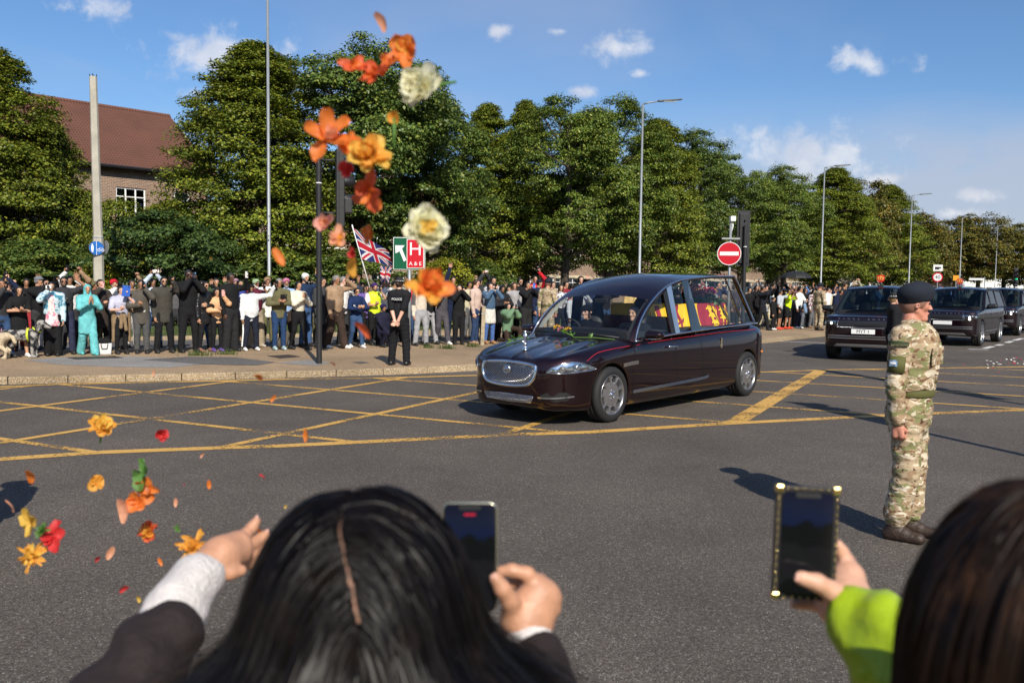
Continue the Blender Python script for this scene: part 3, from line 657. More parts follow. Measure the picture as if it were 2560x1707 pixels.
tree('hornbeam_tree', 'flameB', 1310, 54, 255, leaf_yel, 'second narrow yellow-green tree of the middle clump', .90, TG)
tree('broad_tree', 'broadB', 1412, 50, 236, leaf_mid, 'open-topped green tree above the hearse windscreen', .88, TG)
tree('broad_tree', 'broadB', 1520, 53, 248, leaf_mid, 'full green tree left of the tall street lamp', .95, TG)
tree('hornbeam_tree', 'flameA', 1635, 58, 300, leaf_yel, 'yellow-green tree just right of the tall street lamp', 1.0, TG)
tree('broad_tree', 'broadB', 1742, 64, 328, leaf_dark, 'dark green tree behind the no entry sign', 1.0, TG)
tree('broad_tree', 'broadA', 1850, 72, 408, leaf_mid, 'green tree right behind the black signal head', .85, TG)
tree('broad_tree', 'broadB', 1958, 78, 415, leaf_mid, 'round green tree left of the second street lamp', .95, TG)
tree('hornbeam_tree', 'flameA', 2080, 86, 420, leaf_yel, 'broad yellow-green tree right of the second street lamp', 1.35, TG)
tree('broad_tree', 'farA', 2150, 97, 455, leaf_far, 'olive tree above the first dark car', .9, TG)
tree('hornbeam_tree', 'flameB', 2215, 102, 462, leaf_yel, 'yellow-tinged tree left of the third street lamp', 1.5, TG)
tree('broad_tree', 'farB', 2275, 112, 520, leaf_far, 'olive tree behind the third street lamp', 1.0, TG)
for i, (x, d, t, w, l) in enumerate([(2318, 135, 545, 1.0, 'small far tree above the beret'), (2375, 140, 548, 1.0, 'far tree left of the thin lamp column'), (2445, 140, 522, 1.25, 'tallest far tree right of the thin lamp column'), (2510, 150, 560, 1.2, 'far tree below the last street lamp'), (2575, 145, 568, 1.3, 'far tree at the right edge')]):
 tree('far_tree', 'farA' if i % 2 else 'farB', x, d, t, leaf_far, l, w, 'far trees up the road')
# second row further back closing the gaps near the ground
for i, (x, d, t) in enumerate([(1130, 72, 400), (1260, 78, 430), (1480, 84, 420), (1700, 96, 450), (1900, 110, 500), (2040, 120, 510), (2180, 135, 540)]):
 tree('garden_tree', 'farB', x, d, t, leaf_dark, ['garden tree behind the terrace by the A and E sign', 'garden tree far behind the person in black hooded top', 'garden tree behind the hearse roof', 'garden tree behind the no entry sign post', 'garden tree behind the open umbrella', 'garden tree behind the crowd left of the first dark car', 'garden tree behind the roof of the first dark car'][i], 1.1, 'garden trees behind the row')
BG = 'garden shrubs'
tree('yew_shrub', 'bush', 400, 31, 528, leaf_yew, 'large dark green drooping shrub behind the person in brown blazer', 1.15, BG, 'shrub')
tree('yew_shrub', 'bush', 500, 32, 560, leaf_yew, 'dark shrub behind the person in black hoodie', .85, BG, 'shrub')
tree('lime_shrub', 'bush', 440, 36, 505, leaf_yel, 'yellow-green bush above the dark drooping shrub', 1.0, BG, 'shrub')
tree('lime_shrub', 'bush', 300, 34, 500, leaf_yel, 'thin yellow-green bush beside the concrete column', .8, BG, 'shrub')
tree('lime_shrub', 'bush', 560, 35, 500, leaf_yel, 'yellow-green bush left of the tall grey lamp post', .7, BG, 'shrub')
tree('lime_shrub', 'bushS', 1122, 33, 645, leaf_lime, 'small bright lime bush right of the A and E sign', 1.0, BG, 'shrub')
tree('lime_shrub', 'bushS', 1085, 34, 655, leaf_lime, 'bright lime bush behind the A and E sign post', .9, BG, 'shrub')
tree('lime_shrub', 'bushS', 250, 30, 650, leaf_lime, 'bright lime bush at the foot of the concrete column', .7, BG, 'shrub')
tree('dark_shrub', 'bush', 90, 31, 600, leaf_dark, 'dark hedge-like bush behind the person in flat cap', 1.2, BG, 'shrub')
tree('dark_shrub', 'bush', 690, 34, 620, leaf_dark, 'dark bush behind the person in olive jacket', 1.0, BG, 'shrub')
tree('dark_shrub', 'bush', 850, 36, 625, leaf_dark, 'dark bush behind the person in tan jumper', 1.2, BG, 'shrub')
tree('dark_shrub', 'bush', 1180, 46, 650, leaf_dark, 'dark bush behind the person in pink sweater', 1.1, BG, 'shrub')
tree('dark_shrub', 'bush', 620, 38, 640, leaf_dark, 'low dark bush behind the person in white tracksuit', .9, BG, 'shrub')
# ================================================================== vehicles
def spl(pts, n=8, closed=True):
 P_ = [np.array(p, float) for p in pts]; m = len(P_); out = []
 for i in range(m if closed else m - 1):
  g = (lambda j: P_[j % m]) if closed else (lambda j: P_[min(max(j, 0), m - 1)])
  a, b, c, d = g(i - 1), g(i), g(i + 1), g(i + 2)
  for k in range(n):
   t = k / n; out.append(.5 * ((2 * b) + (c - a) * t + (2 * a - 5 * b + 4 * c - d) * t * t + (-a + 3 * b - 3 * c + d) * t ** 3))
 if not closed: out.append(P_[-1])
 return np.array(out)
def poly_sdf(Pt, poly):
 Pt = np.asarray(Pt, float); D = np.full(len(Pt), 1e9); S = np.ones(len(Pt)); M_ = len(poly)
 for i in range(M_):
  a = poly[i]; b = poly[i - 1]; e = b - a; w = Pt - a
  t = np.clip((w @ e) / (e @ e + 1e-12), 0, 1); q = w - t[:, None] * e; D = np.minimum(D, (q * q).sum(1))
  c1 = Pt[:, 1] >= a[1]; c2 = Pt[:, 1] < b[1]; c3 = e[0] * w[:, 1] > e[1] * w[:, 0]
  fl = (c1 & c2 & c3) | (~c1 & ~c2 & ~c3); S = np.where(fl, -S, S)
 return S * np.sqrt(D)
def smax(a, b, k):
 h = np.maximum(k - np.abs(a - b), 0) / k; return np.maximum(a, b) + h * h * k * .25
class CarBody:
 def __init__(s, side, plan, sect, k1, k2, arches, crown_=.05, creases=None):
  s.side = spl(side, 6); pl = [tuple(p) for p in plan]; s.plan_half = spl(pl, 6, False)
  s.plan = np.concatenate([s.plan_half, (s.plan_half * np.array([1, -1]))[::-1][1:-1]]);
  sc = spl(sect, 6, False); s.sect = np.concatenate([sc, (sc * np.array([-1, 1]))[::-1]])
  s.k1, s.k2, s.arches, s.crown, s.cre = k1, k2, arches, crown_, creases
  def table(poly, h=.01, m=.35):
   lo = poly.min(0) - m; n = np.ceil((poly.max(0) + m - lo) / h).astype(int) + 1
   X, Y = [lo[i] + h * np.arange(n[i]) for i in range(2)]
   return lo, h, poly_sdf(np.stack(np.meshgrid(X, Y, indexing='ij'), -1).reshape(-1, 2), poly).reshape(n[0], n[1])
  s.T = [table(s.side), table(s.plan), table(s.sect)]
 def lut(s, i, u, v):
  lo, h, A = s.T[i]; a = np.clip((u - lo[0]) / h, 0, A.shape[0] - 1.001); b = np.clip((v - lo[1]) / h, 0, A.shape[1] - 1.001); ia = a.astype(int); ib = b.astype(int); fa = a - ia; fb = b - ib
  return (A[ia, ib] * (1 - fa) + A[ia + 1, ib] * fa) * (1 - fb) + (A[ia, ib + 1] * (1 - fa) + A[ia + 1, ib + 1] * fa) * fb
 def warp(s, x, y, z):
  zz = z + s.crown * (y * y)
  if s.cre: zz = zz - s.cre(x, np.abs(y))
  return zz
 def f(s, Pt):
  x, y, z = Pt[:, 0], Pt[:, 1], Pt[:, 2]
  a = s.lut(0, x, s.warp(x, y, z)); b = s.lut(1, x, y); c = s.lut(2, y, z)
  d = smax(smax(b, c, s.k2), a, s.k1)
  for (ax, az, r) in s.arches:
   d = smax(d, -np.maximum(np.sqrt((x - ax) ** 2 + (z - az) ** 2) - r, .52 - np.abs(y)), .012)
  return d
 def grid(s, h):
  lo = np.array([s.side[:, 0].min(), s.sect[:, 0].min(), s.side[:, 1].min() - .05]) - 3 * h; hi = np.array([s.side[:, 0].max(), s.sect[:, 0].max(), s.side[:, 1].max()]) + 3 * h
  n = np.ceil((hi - lo) / h).astype(int) + 1; X, Y, Z = [lo[i] + h * np.arange(n[i]) for i in range(3)]
  g2 = lambda i, U, W_: s.lut(i, U + 0 * W_, W_ + 0 * U)
  b = g2(1, X[:, None], Y[None, :])[:, :, None]; c = g2(2, Y[:, None], Z[None, :])[None]
  a = s.lut(0, X[:, None, None] + np.zeros(tuple(n)), s.warp(X[:, None, None], Y[None, :, None], Z[None, None, :]) + np.zeros(tuple(n)))
  D = smax(smax(b, c, s.k2) + 0 * a, a, s.k1)
  for (ax, az, r) in s.arches:
   D = smax(D, -np.maximum(np.sqrt((X[:, None, None] - ax) ** 2 + (Z[None, None, :] - az) ** 2) - r, .52 - np.abs(Y[None, :, None])), .012)
  V, F = surfnet(D, lo, h); return s.snap(V, 2), F
 def normal(s, Pt, e=.004):
  g = np.stack([s.f(Pt + np.array(v)) - s.f(Pt - np.array(v)) for v in ((e, 0, 0), (0, e, 0), (0, 0, e))], 1); return g / (np.linalg.norm(g, axis=1)[:, None] + 1e-9)
 def snap(s, Pt, it=5):
  Pt = np.asarray(Pt, float).copy()
  for _ in range(it):
   d = s.f(Pt); n = s.normal(Pt); Pt -= n * np.clip(d, -.03 if it < 4 else -.5, .03 if it < 4 else .5)[:, None]
  return Pt
 def front(s, sz, off=0.0):
  """(arc length from the nose centre, height) -> point on the skin"""
  h = s.plan_half; seg = np.r_[0, np.cumsum(np.linalg.norm(np.diff(h, axis=0), axis=1))]; sz = np.asarray(sz, float); u = np.abs(sz[:, 0])
  x = np.interp(u, seg, h[:, 0]); y = np.interp(u, seg, h[:, 1]) * np.sign(sz[:, 0]); Pt = np.stack([x, y, sz[:, 1]], 1)
  d = np.stack([np.interp(u + .01, seg, h[:, 0]) - x, (np.interp(u + .01, seg, h[:, 1]) - np.abs(y))], 1); nx = np.stack([d[:, 1], -d[:, 0] * np.sign(sz[:, 0] + 1e-9), 0 * x], 1); nx /= np.linalg.norm(nx, axis=1)[:, None] + 1e-9
  for _ in range(6): Pt = Pt - nx * np.clip(s.f(Pt), -.08, .08)[:, None]
  return Pt + s.normal(Pt) * off if off else Pt
 def sidep(s, xz, off=0.0, sg=1):
  xz = np.asarray(xz, float); Pt = np.stack([xz[:, 0], np.full(len(xz), 1.02 * sg), xz[:, 1]], 1)
  for _ in range(10): Pt[:, 1] -= sg * np.clip(s.f(Pt), -.05, .05)
  return Pt + s.normal(Pt) * off if off else Pt
 def topp(s, xy, off=0.0, z=1.3):
  xy = np.asarray(xy, float); Pt = np.stack([xy[:, 0], xy[:, 1], np.full(len(xy), z)], 1)
  for _ in range(14): Pt[:, 2] -= np.clip(s.f(Pt), -.05, .05)
  return Pt + s.normal(Pt) * off if off else Pt
def inpoly(p, poly):
 c = False; x, y = p; j = len(poly) - 1
 for i in range(len(poly)):
  if (poly[i][1] > y) != (poly[j][1] > y) and x < (poly[j][0] - poly[i][0]) * (y - poly[i][1]) / (poly[j][1] - poly[i][1]) + poly[i][0]: c = not c
  j = i
 return c
def panel2d(outer, holes=(), res=.1):
 pts = [Vector(p[:2]) for p in outer]; faces = [list(range(len(pts)))]; edges = []
 for h in holes:
  b = len(pts); pts += [Vector(p[:2]) for p in h]; edges += [(b + i, b + (i + 1) % len(h)) for i in range(len(h))]
 xs = [p[0] for p in outer]; zs = [p[1] for p in outer]
 for x in np.arange(min(xs) + res / 2, max(xs), res):
  for z in np.arange(min(zs) + res / 2, max(zs), res):
   if inpoly((x, z), outer): pts.append(Vector((x, z)))
 e0 = [(i, (i + 1) % len(outer)) for i in range(len(outer))]
 v, e, f, *_ = delaunay_2d_cdt(pts, e0 + edges, [], 0, 1e-6)
 F = []
 for t in f:
  c = ((v[t[0]].x + v[t[1]].x + v[t[2]].x) / 3, (v[t[0]].y + v[t[1]].y + v[t[2]].y) / 3)
  if inpoly(c, outer) and not any(inpoly(c, h) for h in holes): F.append(tuple(t))
 return np.array([(a.x, a.y) for a in v]), F
def lay(name, outer, fn, m, parent, holes=(), res=.1, thick=0.0, smooth=True):
 v, F = panel2d(outer, holes, res); o = mesh(name, fn(v), F, m, parent, smooth)
 if thick: md = o.modifiers.new('solid', 'SOLIDIFY'); md.thickness = thick; md.offset = 0
 return o
def wire(name, lines, r, m, parent, n=6):
 mb = MB()
 for l in lines: mb.tube(l, r, n)
 return mb.build(name, m, parent, True)
def ribbon(name, fn, pts, w, m, parent, res=.06, ax=1):
 """thin strip on the skin following 2-D points"""
 p = spl(pts, 8, False); t = np.gradient(p, axis=0); t /= np.linalg.norm(t, axis=1)[:, None]; nn = np.stack([-t[:, 1], t[:, 0]], 1) * w / 2
 a = fn(p - nn); b = fn(p + nn); n = len(p)
 return mesh(name, np.concatenate([a, b]), [(i, i + 1, n + i + 1, n + i) for i in range(n - 1)], m, parent, True)
def paint(name, col, flake=.0):
 m = mat(name, col, .42, .0, .3, 1.0); b = m.node_tree.nodes['Principled BSDF']; b.inputs['Coat Roughness'].default_value = .02; b.inputs['Coat IOR'].default_value = 1.55
 b.inputs['Metallic'].default_value = flake; return m
claret = paint('claret_paint', (.013, .0011, .0026), .7); navyp = paint('dark_claret_black_paint', (.012, .0025, .005), .7)
cglass = glass('hearse_glass', (.93, .95, .95), 1.0); dglass = glass('tinted_glass', (.20, .25, .27), 1.1); wglass = glass('windscreen_glass', (.82, .86, .87), 1.0)
rimm = mat('alloy_rim', (.42, .42, .43), .28, .9); discm = mat('grey_disc', (.18, .17, .17), .42, .5); lensm = glass('lamp_lens', (.92, .94, .95), 1.4)
reflm = mat('lamp_reflector', (.85, .86, .88), .12, 1.0); ledm = mat('led_lamp', (.9, .92, .95), .3, emit=((1, .97, .9), 2.2)); amber = mat('amber_lens', (.75, .22, .02), .3)
leather = mat('seat_leather', (.03, .03, .033), .6, bump=.3); creamtrim = mat('pale_pillar_trim', (.45, .43, .37), .8); dash = mat('dashboard', (.015, .015, .018), .6)
def wheel(name, parent, loc, r, w, sg, style):
 """axis along y; sg = +1 outer face to +y"""
 e = empty(name, loc); e.parent = parent
 M_ = Matrix.Rotation(R(-90) * sg, 4, 'X')
 t = MB(); hw = w / 2
 t.lathe([(r * .70, -hw * .8), (r * .80, -hw), (r * .95, -hw * .93), (r, -hw * .7), (r, -hw * .28), (r * .985, -hw * .26), (r * .985, -hw * .22), (r, -hw * .2), (r, hw * .2), (r * .985, hw * .22), (r * .985, hw * .26), (r, hw * .28), (r, hw * .7), (r * .95, hw * .93), (r * .80, hw), (r * .72, hw * .93), (r * .70, hw * .8)], 48, M_); t.build('tyre', rubber, e, True)
 b = MB(); b.lathe([(r * .70, -hw * .8), (r * .72, -hw * .2), (r * .66, hw * .3), (r * .68, hw * .75), (r * .725, hw * .9), (r * .715, hw * .98), (r * .69, hw * .93), (r * .67, hw * .7)], 48, M_)
 b.lathe([(0.0, -hw * .1), (r * .69, -hw * .1)], 36, M_); rim = b.build('rim', rimm, e, True)
 if style == 'disc':
  d = MB(); d.lathe([(0.0, hw * .80), (r * .36, hw * .84), (r * .46, hw * .78), (r * .475, hw * .6)], 40, M_); dd = d.build('disc', discm, e, auto=40)
  for k in range(9):
   s = MB()
   for dx in (-.035, .035):
    a = 2 * math.pi * k / 9 + dx * 1.4; c, sn = math.cos(a), math.sin(a); q = M_ @ Matrix.Rotation(a, 4, 'Z')
    s.box(((r * .41 + r * .70) / 2, 0, hw * .66), (r * .31, .020, hw * .40), q)
   s.build('spoke', rimm, e, bevel=.004)
  for k in range(5):
   a = 2 * math.pi * k / 5; s = MB(); s.lathe([(0, hw * .95), (.012, hw * .95), (.014, hw * .8)], 10, M_ @ Matrix.Translation((r * .15 * math.cos(a), r * .15 * math.sin(a), 0))); s.build('wheel_nut', chrome, dd, True)
  s = MB(); s.lathe([(0, hw * .93), (.03, hw * .92), (.034, hw * .8)], 16, M_); s.build('hub_cap', chrome, dd, True)
 else:
  for k in range(5):
   s = MB()
   for dx in (-.11, .11):
    q = M_ @ Matrix.Rotation(2 * math.pi * k / 5 + dx, 4, 'Z'); s.box((r * .38, 0, hw * .72), (r * .62, .032, hw * .3), q)
   s.build('spoke', rimm, e, bevel=.006)
  s = MB(); s.lathe([(0, hw * .92), (r * .13, hw * .9), (r * .15, hw * .6)], 20, M_); s.build('hub_cap', discm, e, True)
 return e
def spine_surface(edge, cen, i0, i1, t0, t1, ni, nt, pw=2.1, off=0.0):
 """loft between the left arch (edge) and the centre line (cen); index range, t range (-1..1)"""
 E_ = spl([(*e,) for e in edge], 10, False); C_ = spl([(c[0], 0, c[1]) for c in cen], 10, False)
 I = np.linspace(i0, i1, ni) * 10; T = np.linspace(t0, t1, nt); k = np.arange(len(E_))
 ex, ez, ey = [np.interp(I, k, E_[:, j]) for j in range(3)]; cx = np.interp(I, k, C_[:, 0]); cz = np.interp(I, k, C_[:, 2])
 w = np.abs(T)[None, :] ** pw
 X = cx[:, None] + (ex - cx)[:, None] * w; Z = cz[:, None] + (ez - cz)[:, None] * w; Y = ey[:, None] * T[None, :]
 V = np.stack([X, Y, Z], -1)
 if off:
  gu = np.gradient(V, axis=0); gv = np.gradient(V, axis=1); n = np.cross(gu, gv); n /= np.linalg.norm(n, axis=-1)[..., None] + 1e-9; V = V - n * off * np.sign((n * np.array([0.3, 0, 1])).sum(-1).mean())
 V = V.reshape(-1, 3); F = [(i * nt + j, i * nt + j + 1, (i + 1) * nt + j + 1, (i + 1) * nt + j) for i in range(ni - 1) for j in range(nt - 1)]
 return V, F
def loft(name, edge, cen, i0, i1, t0, t1, m, parent, ni=24, nt=24, off=0.0, thick=0.0):
 V, F = spine_surface(edge, cen, i0, i1, t0, t1, ni, nt, 2.1, off); o = mesh(name, V, F, m, parent, True)
 if thick: md = o.modifiers.new('solid', 'SOLIDIFY'); md.thickness = thick; md.offset = 0
 return o
def arch_line(edge, i0, i1, n=40):
 E_ = spl([(*e,) for e in edge], 10, False); I = np.linspace(i0, i1, n) * 10; k = np.arange(len(E_))
 return [(np.interp(q, k, E_[:, 0]), np.interp(q, k, E_[:, 2]), np.interp(q, k, E_[:, 1])) for q in I]   # x, y, z
def lion(x, z, s, flip=1, rampant=False):
 """prancing beast silhouette"""
 p = [(-.5, .05), (-.62, .30), (-.52, .48), (-.44, .34), (-.40, .10), (-.1, .14), (.12, .20), (.20, .42), (.32, .52), (.46, .46), (.58, .34), (.50, .24), (.40, .22), (.42, .08), (.60, .04), (.66, -.08), (.52, -.05), (.36, -.06), (.32, -.30), (.42, -.38), (.24, -.38), (.20, -.14), (-.1, -.10), (-.28, -.14), (-.22, -.30), (-.12, -.38), (-.32, -.38), (-.38, -.16), (-.52, -.32), (-.42, -.40), (-.62, -.40), (-.64, -.30), (-.50, -.08)]
 if rampant: a = R(55); p = [(u_ * math.cos(a) - w_ * math.sin(a), u_ * math.sin(a) + w_ * math.cos(a)) for u_, w_ in p]
 return [(x + flip * u_ * s, z + w_ * s) for u_, w_ in p]
def build_hearse():
 e = empty('hearse', (1.895, 13.50, 0), R(-131.0)); tag(e, 'dark claret glass-sided hearse carrying a flag-draped coffin', 'hearse')
 side = [(2.70, .20), (2.84, .27), (2.90, .42), (2.905, .60), (2.875, .75), (2.80, .835), (2.60, .905), (2.2, .985), (1.8, 1.045), (1.4, 1.085), (1.0, 1.09), (0, 1.11), (-1.2, 1.155), (-2.1, 1.19), (-2.5, 1.165), (-2.78, 1.08), (-2.90, .92), (-2.95, .68), (-2.90, .42), (-2.72, .28), (-2.4, .22), (0, .185), (2.2, .185)]
 plan = [(2.905, 0), (2.895, .25), (2.85, .48), (2.74, .67), (2.55, .82), (2.25, .91), (1.85, .945), (1.0, .95), (-.5, .95), (-1.8, .95), (-2.3, .915), (-2.65, .82), (-2.87, .60), (-2.94, .3), (-2.95, 0)]
 sect = [(.80, .10), (.885, .17), (.925, .28), (.943, .42), (.95, .60), (.945, .78), (.93, .92), (.91, 1.02), (.885, 1.12), (.85, 1.22), (.7, 1.5)]
 def cre(x, y):
  g = np.clip((x - 1.25) / .3, 0, 1)
  return g * (.024 * np.exp(-((y - .74) / .10) ** 2) + .010 * np.exp(-(y / .035) ** 2) + .012 * np.exp(-((y - .42) / .09) ** 2))
 ext = lambda P_: [(x + max(0, x - 1.95) * .11, y) for x, y in P_]; side = ext(side); plan = ext(plan)
 B = CarBody(side, plan, sect, .15, .10, [(1.945, .37, .405), (-1.945, .37, .405)], .055, cre)
 V, F = B.grid(.021)
 mi = ((np.abs(V[F].mean(1)[:, 1]) < .86) & (np.minimum(np.hypot(V[F].mean(1)[:, 0] - 1.945, V[F].mean(1)[:, 2] - .37), np.hypot(V[F].mean(1)[:, 0] + 1.945, V[F].mean(1)[:, 2] - .37)) < .43)) | (V[F].mean(1)[:, 2] < .19)
 mesh('body', V, F, [claret, blackp], e, True, mi.astype(int))
 for nm, x in (('front', 1.945), ('rear', -1.945)):
  for sg in (1, -1): wheel('wheel', e, (x, sg * .815, .365), .365, .25, sg, 'disc')
 # greenhouse
 edge = [(1.40, 1.03, .905), (1.29, 1.22, .873), (1.10, 1.41, .838), (.84, 1.58, .803), (.48, 1.75, .768), (.11, 1.855, .75), (-.3, 1.905, .743), (-1.0, 1.945, .738), (-1.62, 1.958, .736), (-1.76, 1.94, .738), (-1.90, 1.75, .767), (-2.27, 1.18, .874)]
 cen = [(1.68, 1.075), (1.38, 1.29), (1.08, 1.48), (.82, 1.645), (.46, 1.825), (.08, 1.94), (-.3, 1.985), (-1.0, 2.0), (-1.62, 1.995), (-1.80, 1.965), (-1.97, 1.77), (-2.38, 1.18)]
 loft('windscreen', edge, cen, .05, 3.0, -.93, .93, wglass, e, 30, 30)
 loft('roof', edge, cen, 3.0, 5.3, -1, 1, claret, e, 30, 40)
 for sg in (1, -1):
  loft('roof_rail', edge, cen, 5.3, 8.7, .62 * sg, 1.0 * sg, claret, e, 30, 14); loft('windscreen_pillar', edge, cen, 0, 3.0, .93 * sg, 1.0 * sg, claret, e, 26, 5)
  loft('pillar_trim', edge, cen, .1, 2.95, .86 * sg, .985 * sg, creamtrim if sg < 0 else darkin, e, 20, 4, .035)
 loft('roof_glass', edge, cen, 5.3, 8.3, -.62, .62, mat('roof_glass', (.03, .04, .05), .05, 0, .8, 1.0), e, 24, 20)
 loft('roof_end', edge, cen, 8.3, 8.7, -.62, .62, claret, e, 8, 20); loft('roof_lip', edge, cen, 8.7, 9.3, -1, 1, claret, e, 10, 30)
 loft('rear_window', edge, cen, 9.3, 10.95, -.9, .9, cglass, e, 14, 20)
 for sg in (1, -1): loft('rear_pillar', edge, cen, 9.3, 11, .9 * sg, 1.0 * sg, blackp, e, 14, 4)
 yz = lambda z: .908 - .166 * (np.clip((z - 1.03) / .9, 0, 1.2)) ** 1.1
 arch = [(a[0], a[2]) for a in arch_line(edge, 0, 11, 80)]
 belt = lambda x: np.interp(x, [-2.3, -.3, .4, 1.4], [1.19, 1.13, 1.10, 1.04])
 az = lambda x: np.interp(-x, [-a[0] for a in arch], [a[1] for a in arch])
 def pane_poly(xt0, xb0, xt1, xb1, top_in=.035, bot=.03):
  """window between a front edge (top xt0, bottom xb0) and a rear edge"""
  xs = np.linspace(xt0, xt1, 14); top = [(x, az(x) - top_in) for x in xs]; return [(xb0, belt(xb0) + bot)] + top + [(xb1, belt(xb1) + bot)]
 xs1 = np.linspace(1.30, .54, 16); w1 = [(1.335, belt(1.335) + .03)] + [(x, az(x) - .045) for x in xs1] + [(.46, belt(.46) + .03)]
 w2 = pane_poly(.29, .22, -.05, -.13); w3 = pane_poly(-.20, -.40, -1.40, -1.80); w4 = pane_poly(-1.44, -1.84, -1.70, -2.17)
 frame = [(1.40, belt(1.4))] + [a for a in arch[1:-1]] + [(-2.27, belt(-2.27))]
 for sg in (1, -1):
  fn = lambda v, sg=sg, d=0: np.stack([v[:, 0], sg * (yz(v[:, 1]) + d), v[:, 1]], 1)
  lay('side_window_frame', frame, fn, claret if sg > 0 else claret, e, [w1, w2, w3, w4], .12, .012)
  for w_ in (w1, w2, w3, w4): lay('side_window', w_, lambda v, sg=sg: np.stack([v[:, 0], sg * (yz(v[:, 1]) - .012), v[:, 1]], 1), cglass, e, (), .12)
  lay('door_pillar', [(.54, az(.54) - .05), (.44, az(.44) - .03), (.355, belt(.36) + .01), (.46, belt(.46) + .01)], lambda v, sg=sg: np.stack([v[:, 0], sg * (yz(v[:, 1]) + .012), v[:, 1]], 1), blackp, e)
  lay('chrome_pillar', [(.435, az(.43) - .01), (.295, az(.29) - .01), (.225, belt(.22)), (.35, belt(.35))], lambda v, sg=sg: np.stack([v[:, 0], sg * (yz(v[:, 1]) + .016), v[:, 1]], 1), mat('brushed_aluminium', (.55, .60, .68), .3, .9), e)
  lay('dark_pillar', [(-.03, az(-.05) - .02), (-.215, az(-.2) - .02), (-.42, belt(-.4)), (-.12, belt(-.13))], lambda v, sg=sg: np.stack([v[:, 0], sg * (yz(v[:, 1]) + .010), v[:, 1]], 1), mat('smoked_pillar', (.02, .028, .038), .12, 0, .6, .5), e)
  wire('chrome_trim', [[(a[0], sg * (a[1] + .008), a[2]) for a in arch_line(edge, 0, 10.98, 70)]], .011, chrome, e)
  wire('belt_trim', [[(x, sg * (yz(belt(x)) + .014), belt(x)) for x in np.linspace(1.42, -2.3, 30)]], .012, chrome, e)
  sp = lambda v, sg=sg: B.sidep(v, .003, sg)
  ribbon('pinstripe', sp, [(2.44, .83), (2.22, .915), (1.9, .955), (1.5, .98)], .0045, mat('red_pinstripe', (.45, .015, .025), .4), e); ribbon('pinstripe', sp, [(1.35, .985), (.37, 1.025), (-1.3, 1.075), (-2.35, 1.085)], .004, mat('red_pinstripe'), e)
  gap = mat('panel_gap', (.002, .002, .002), .9)
  for pts in ([(1.38, 1.02), (1.44, .7), (1.45, .36), (1.36, .30)], [(.38, 1.07), (.33, .7), (.30, .30)], [(-.38, 1.10), (-.44, .7), (-.50, .34)], [(1.36, .30), (.3, .28)], [(-.5, .34), (.3, .30)]): ribbon('panel_gap', sp, pts, .010, gap, e)
  ribbon('sill_trim', lambda v, sg=sg: B.sidep(v, .012, sg), [(1.45, .365), (.9, .378), (.26, .392), (-.4, .41), (-.62, .43)], .045, mat('sill_chrome_highlight', (.25, .30, .42), .18, .9), e)  # chrome sill line; its blue highlight is put into the strip's colour
  hd = B.sidep([(.60, .925), (.36, .922)], .035, sg); wire('door_handle', [[tuple(hd[0]), tuple((hd[0] + hd[1]) / 2 + np.array([0, sg * .012, 0])), tuple(hd[1])]], .014, chrome, e, 8)
  ribbon('side_vent', lambda v, sg=sg: B.sidep(v, .010, sg), [(1.70, .735), (1.5, .75), (1.34, .755)], .05, chrome, e)
  for q in ((1.385, .93), (1.45, .36), (.385, .96), (.38, 1.03), (-.375, 1.07)): bb = B.sidep([q], .004, sg)[0]; s_ = MB(); s_.lathe([(0, .006), (.008, .005), (.009, 0)], 8, Rm(tuple(bb), (R(-90) * sg, 0, 0))); s_.build('fixing_stud', chrome, e)
  # door badge: small crowned cipher
  bb = B.sidep([(-1.03, .93)], .006, sg)[0]; s_ = MB(); s_.tube([bb + np.array([0, 0, -.06]), bb + np.array([0, 0, .03])], .010, 6); s_.lathe([(.012, -.004), (.028, -.004), (.028, .004), (.012, .004), (.012, -.004)], 14, Rm(tuple(bb + np.array([0, 0, -.065])), (R(90), 0, 0))); s_.box(tuple(bb + np.array([0, 0, .045])), (.04, .006, .03)); s_.build('door_badge', mat('gilt_badge', (.7, .6, .4), .3, .9), e)
  # mirror
  s_ = SDF(.03); s_.cone((1.22, sg * 1.03, 1.125), (1.22, sg * 1.19, 1.13), .065, .05, (1, 0, 0), .72); s_.cone((1.27, sg * 1.04, 1.12), (1.26, sg * 1.17, 1.125), .05, .04); mv, mf = s_.mesh(.014); mo = mesh('wing_mirror', mv, mf, claret, e, True)
  s2 = MB(); s2.tube([(1.26, sg * .90, 1.06), (1.25, sg * .98, 1.075), (1.24, sg * 1.06, 1.09)], .022, 8); s2.build('mirror_arm', blackp, mo, True); wire('mirror_trim', [[(1.30, sg * 1.0, 1.075), (1.285, sg * 1.1, 1.072), (1.24, sg * 1.21, 1.085)]], .010, chrome, mo)
  # headlamp
  hp = [(.60, .692), (.66, .745), (.80, .800), (.93, .822), (1.05, .812), (1.18, .775), (1.32, .728), (1.20, .708), (.95, .688), (.75, .680)]
  fr = lambda v, sg=sg, d=.004: B.front(np.stack([v[:, 0] * sg, v[:, 1]], 1), d)
  hl = lay('headlamp', hp, lambda v, sg=sg: fr(v, sg, .003), reflm, e, (), .05); lay('lens', hp, lambda v, sg=sg: fr(v, sg, .022), lensm, hl, (), .06)
  for (s0, z0, r0) in ((.80, .735, .036), (.98, .752, .045)):
   c0 = B.front([(s0 * sg, z0)], .008)[0]; q = MB(); q.lathe([(0, .012), (r0 * .5, .014), (r0 * .62, .004), (r0 * .8, .016), (r0, .014), (r0 * 1.1, 0)], 20, Rm(tuple(c0), (0, R(90), sg * R(38)))); q.build('projector', chrome if r0 > .04 else discm, hl, True)
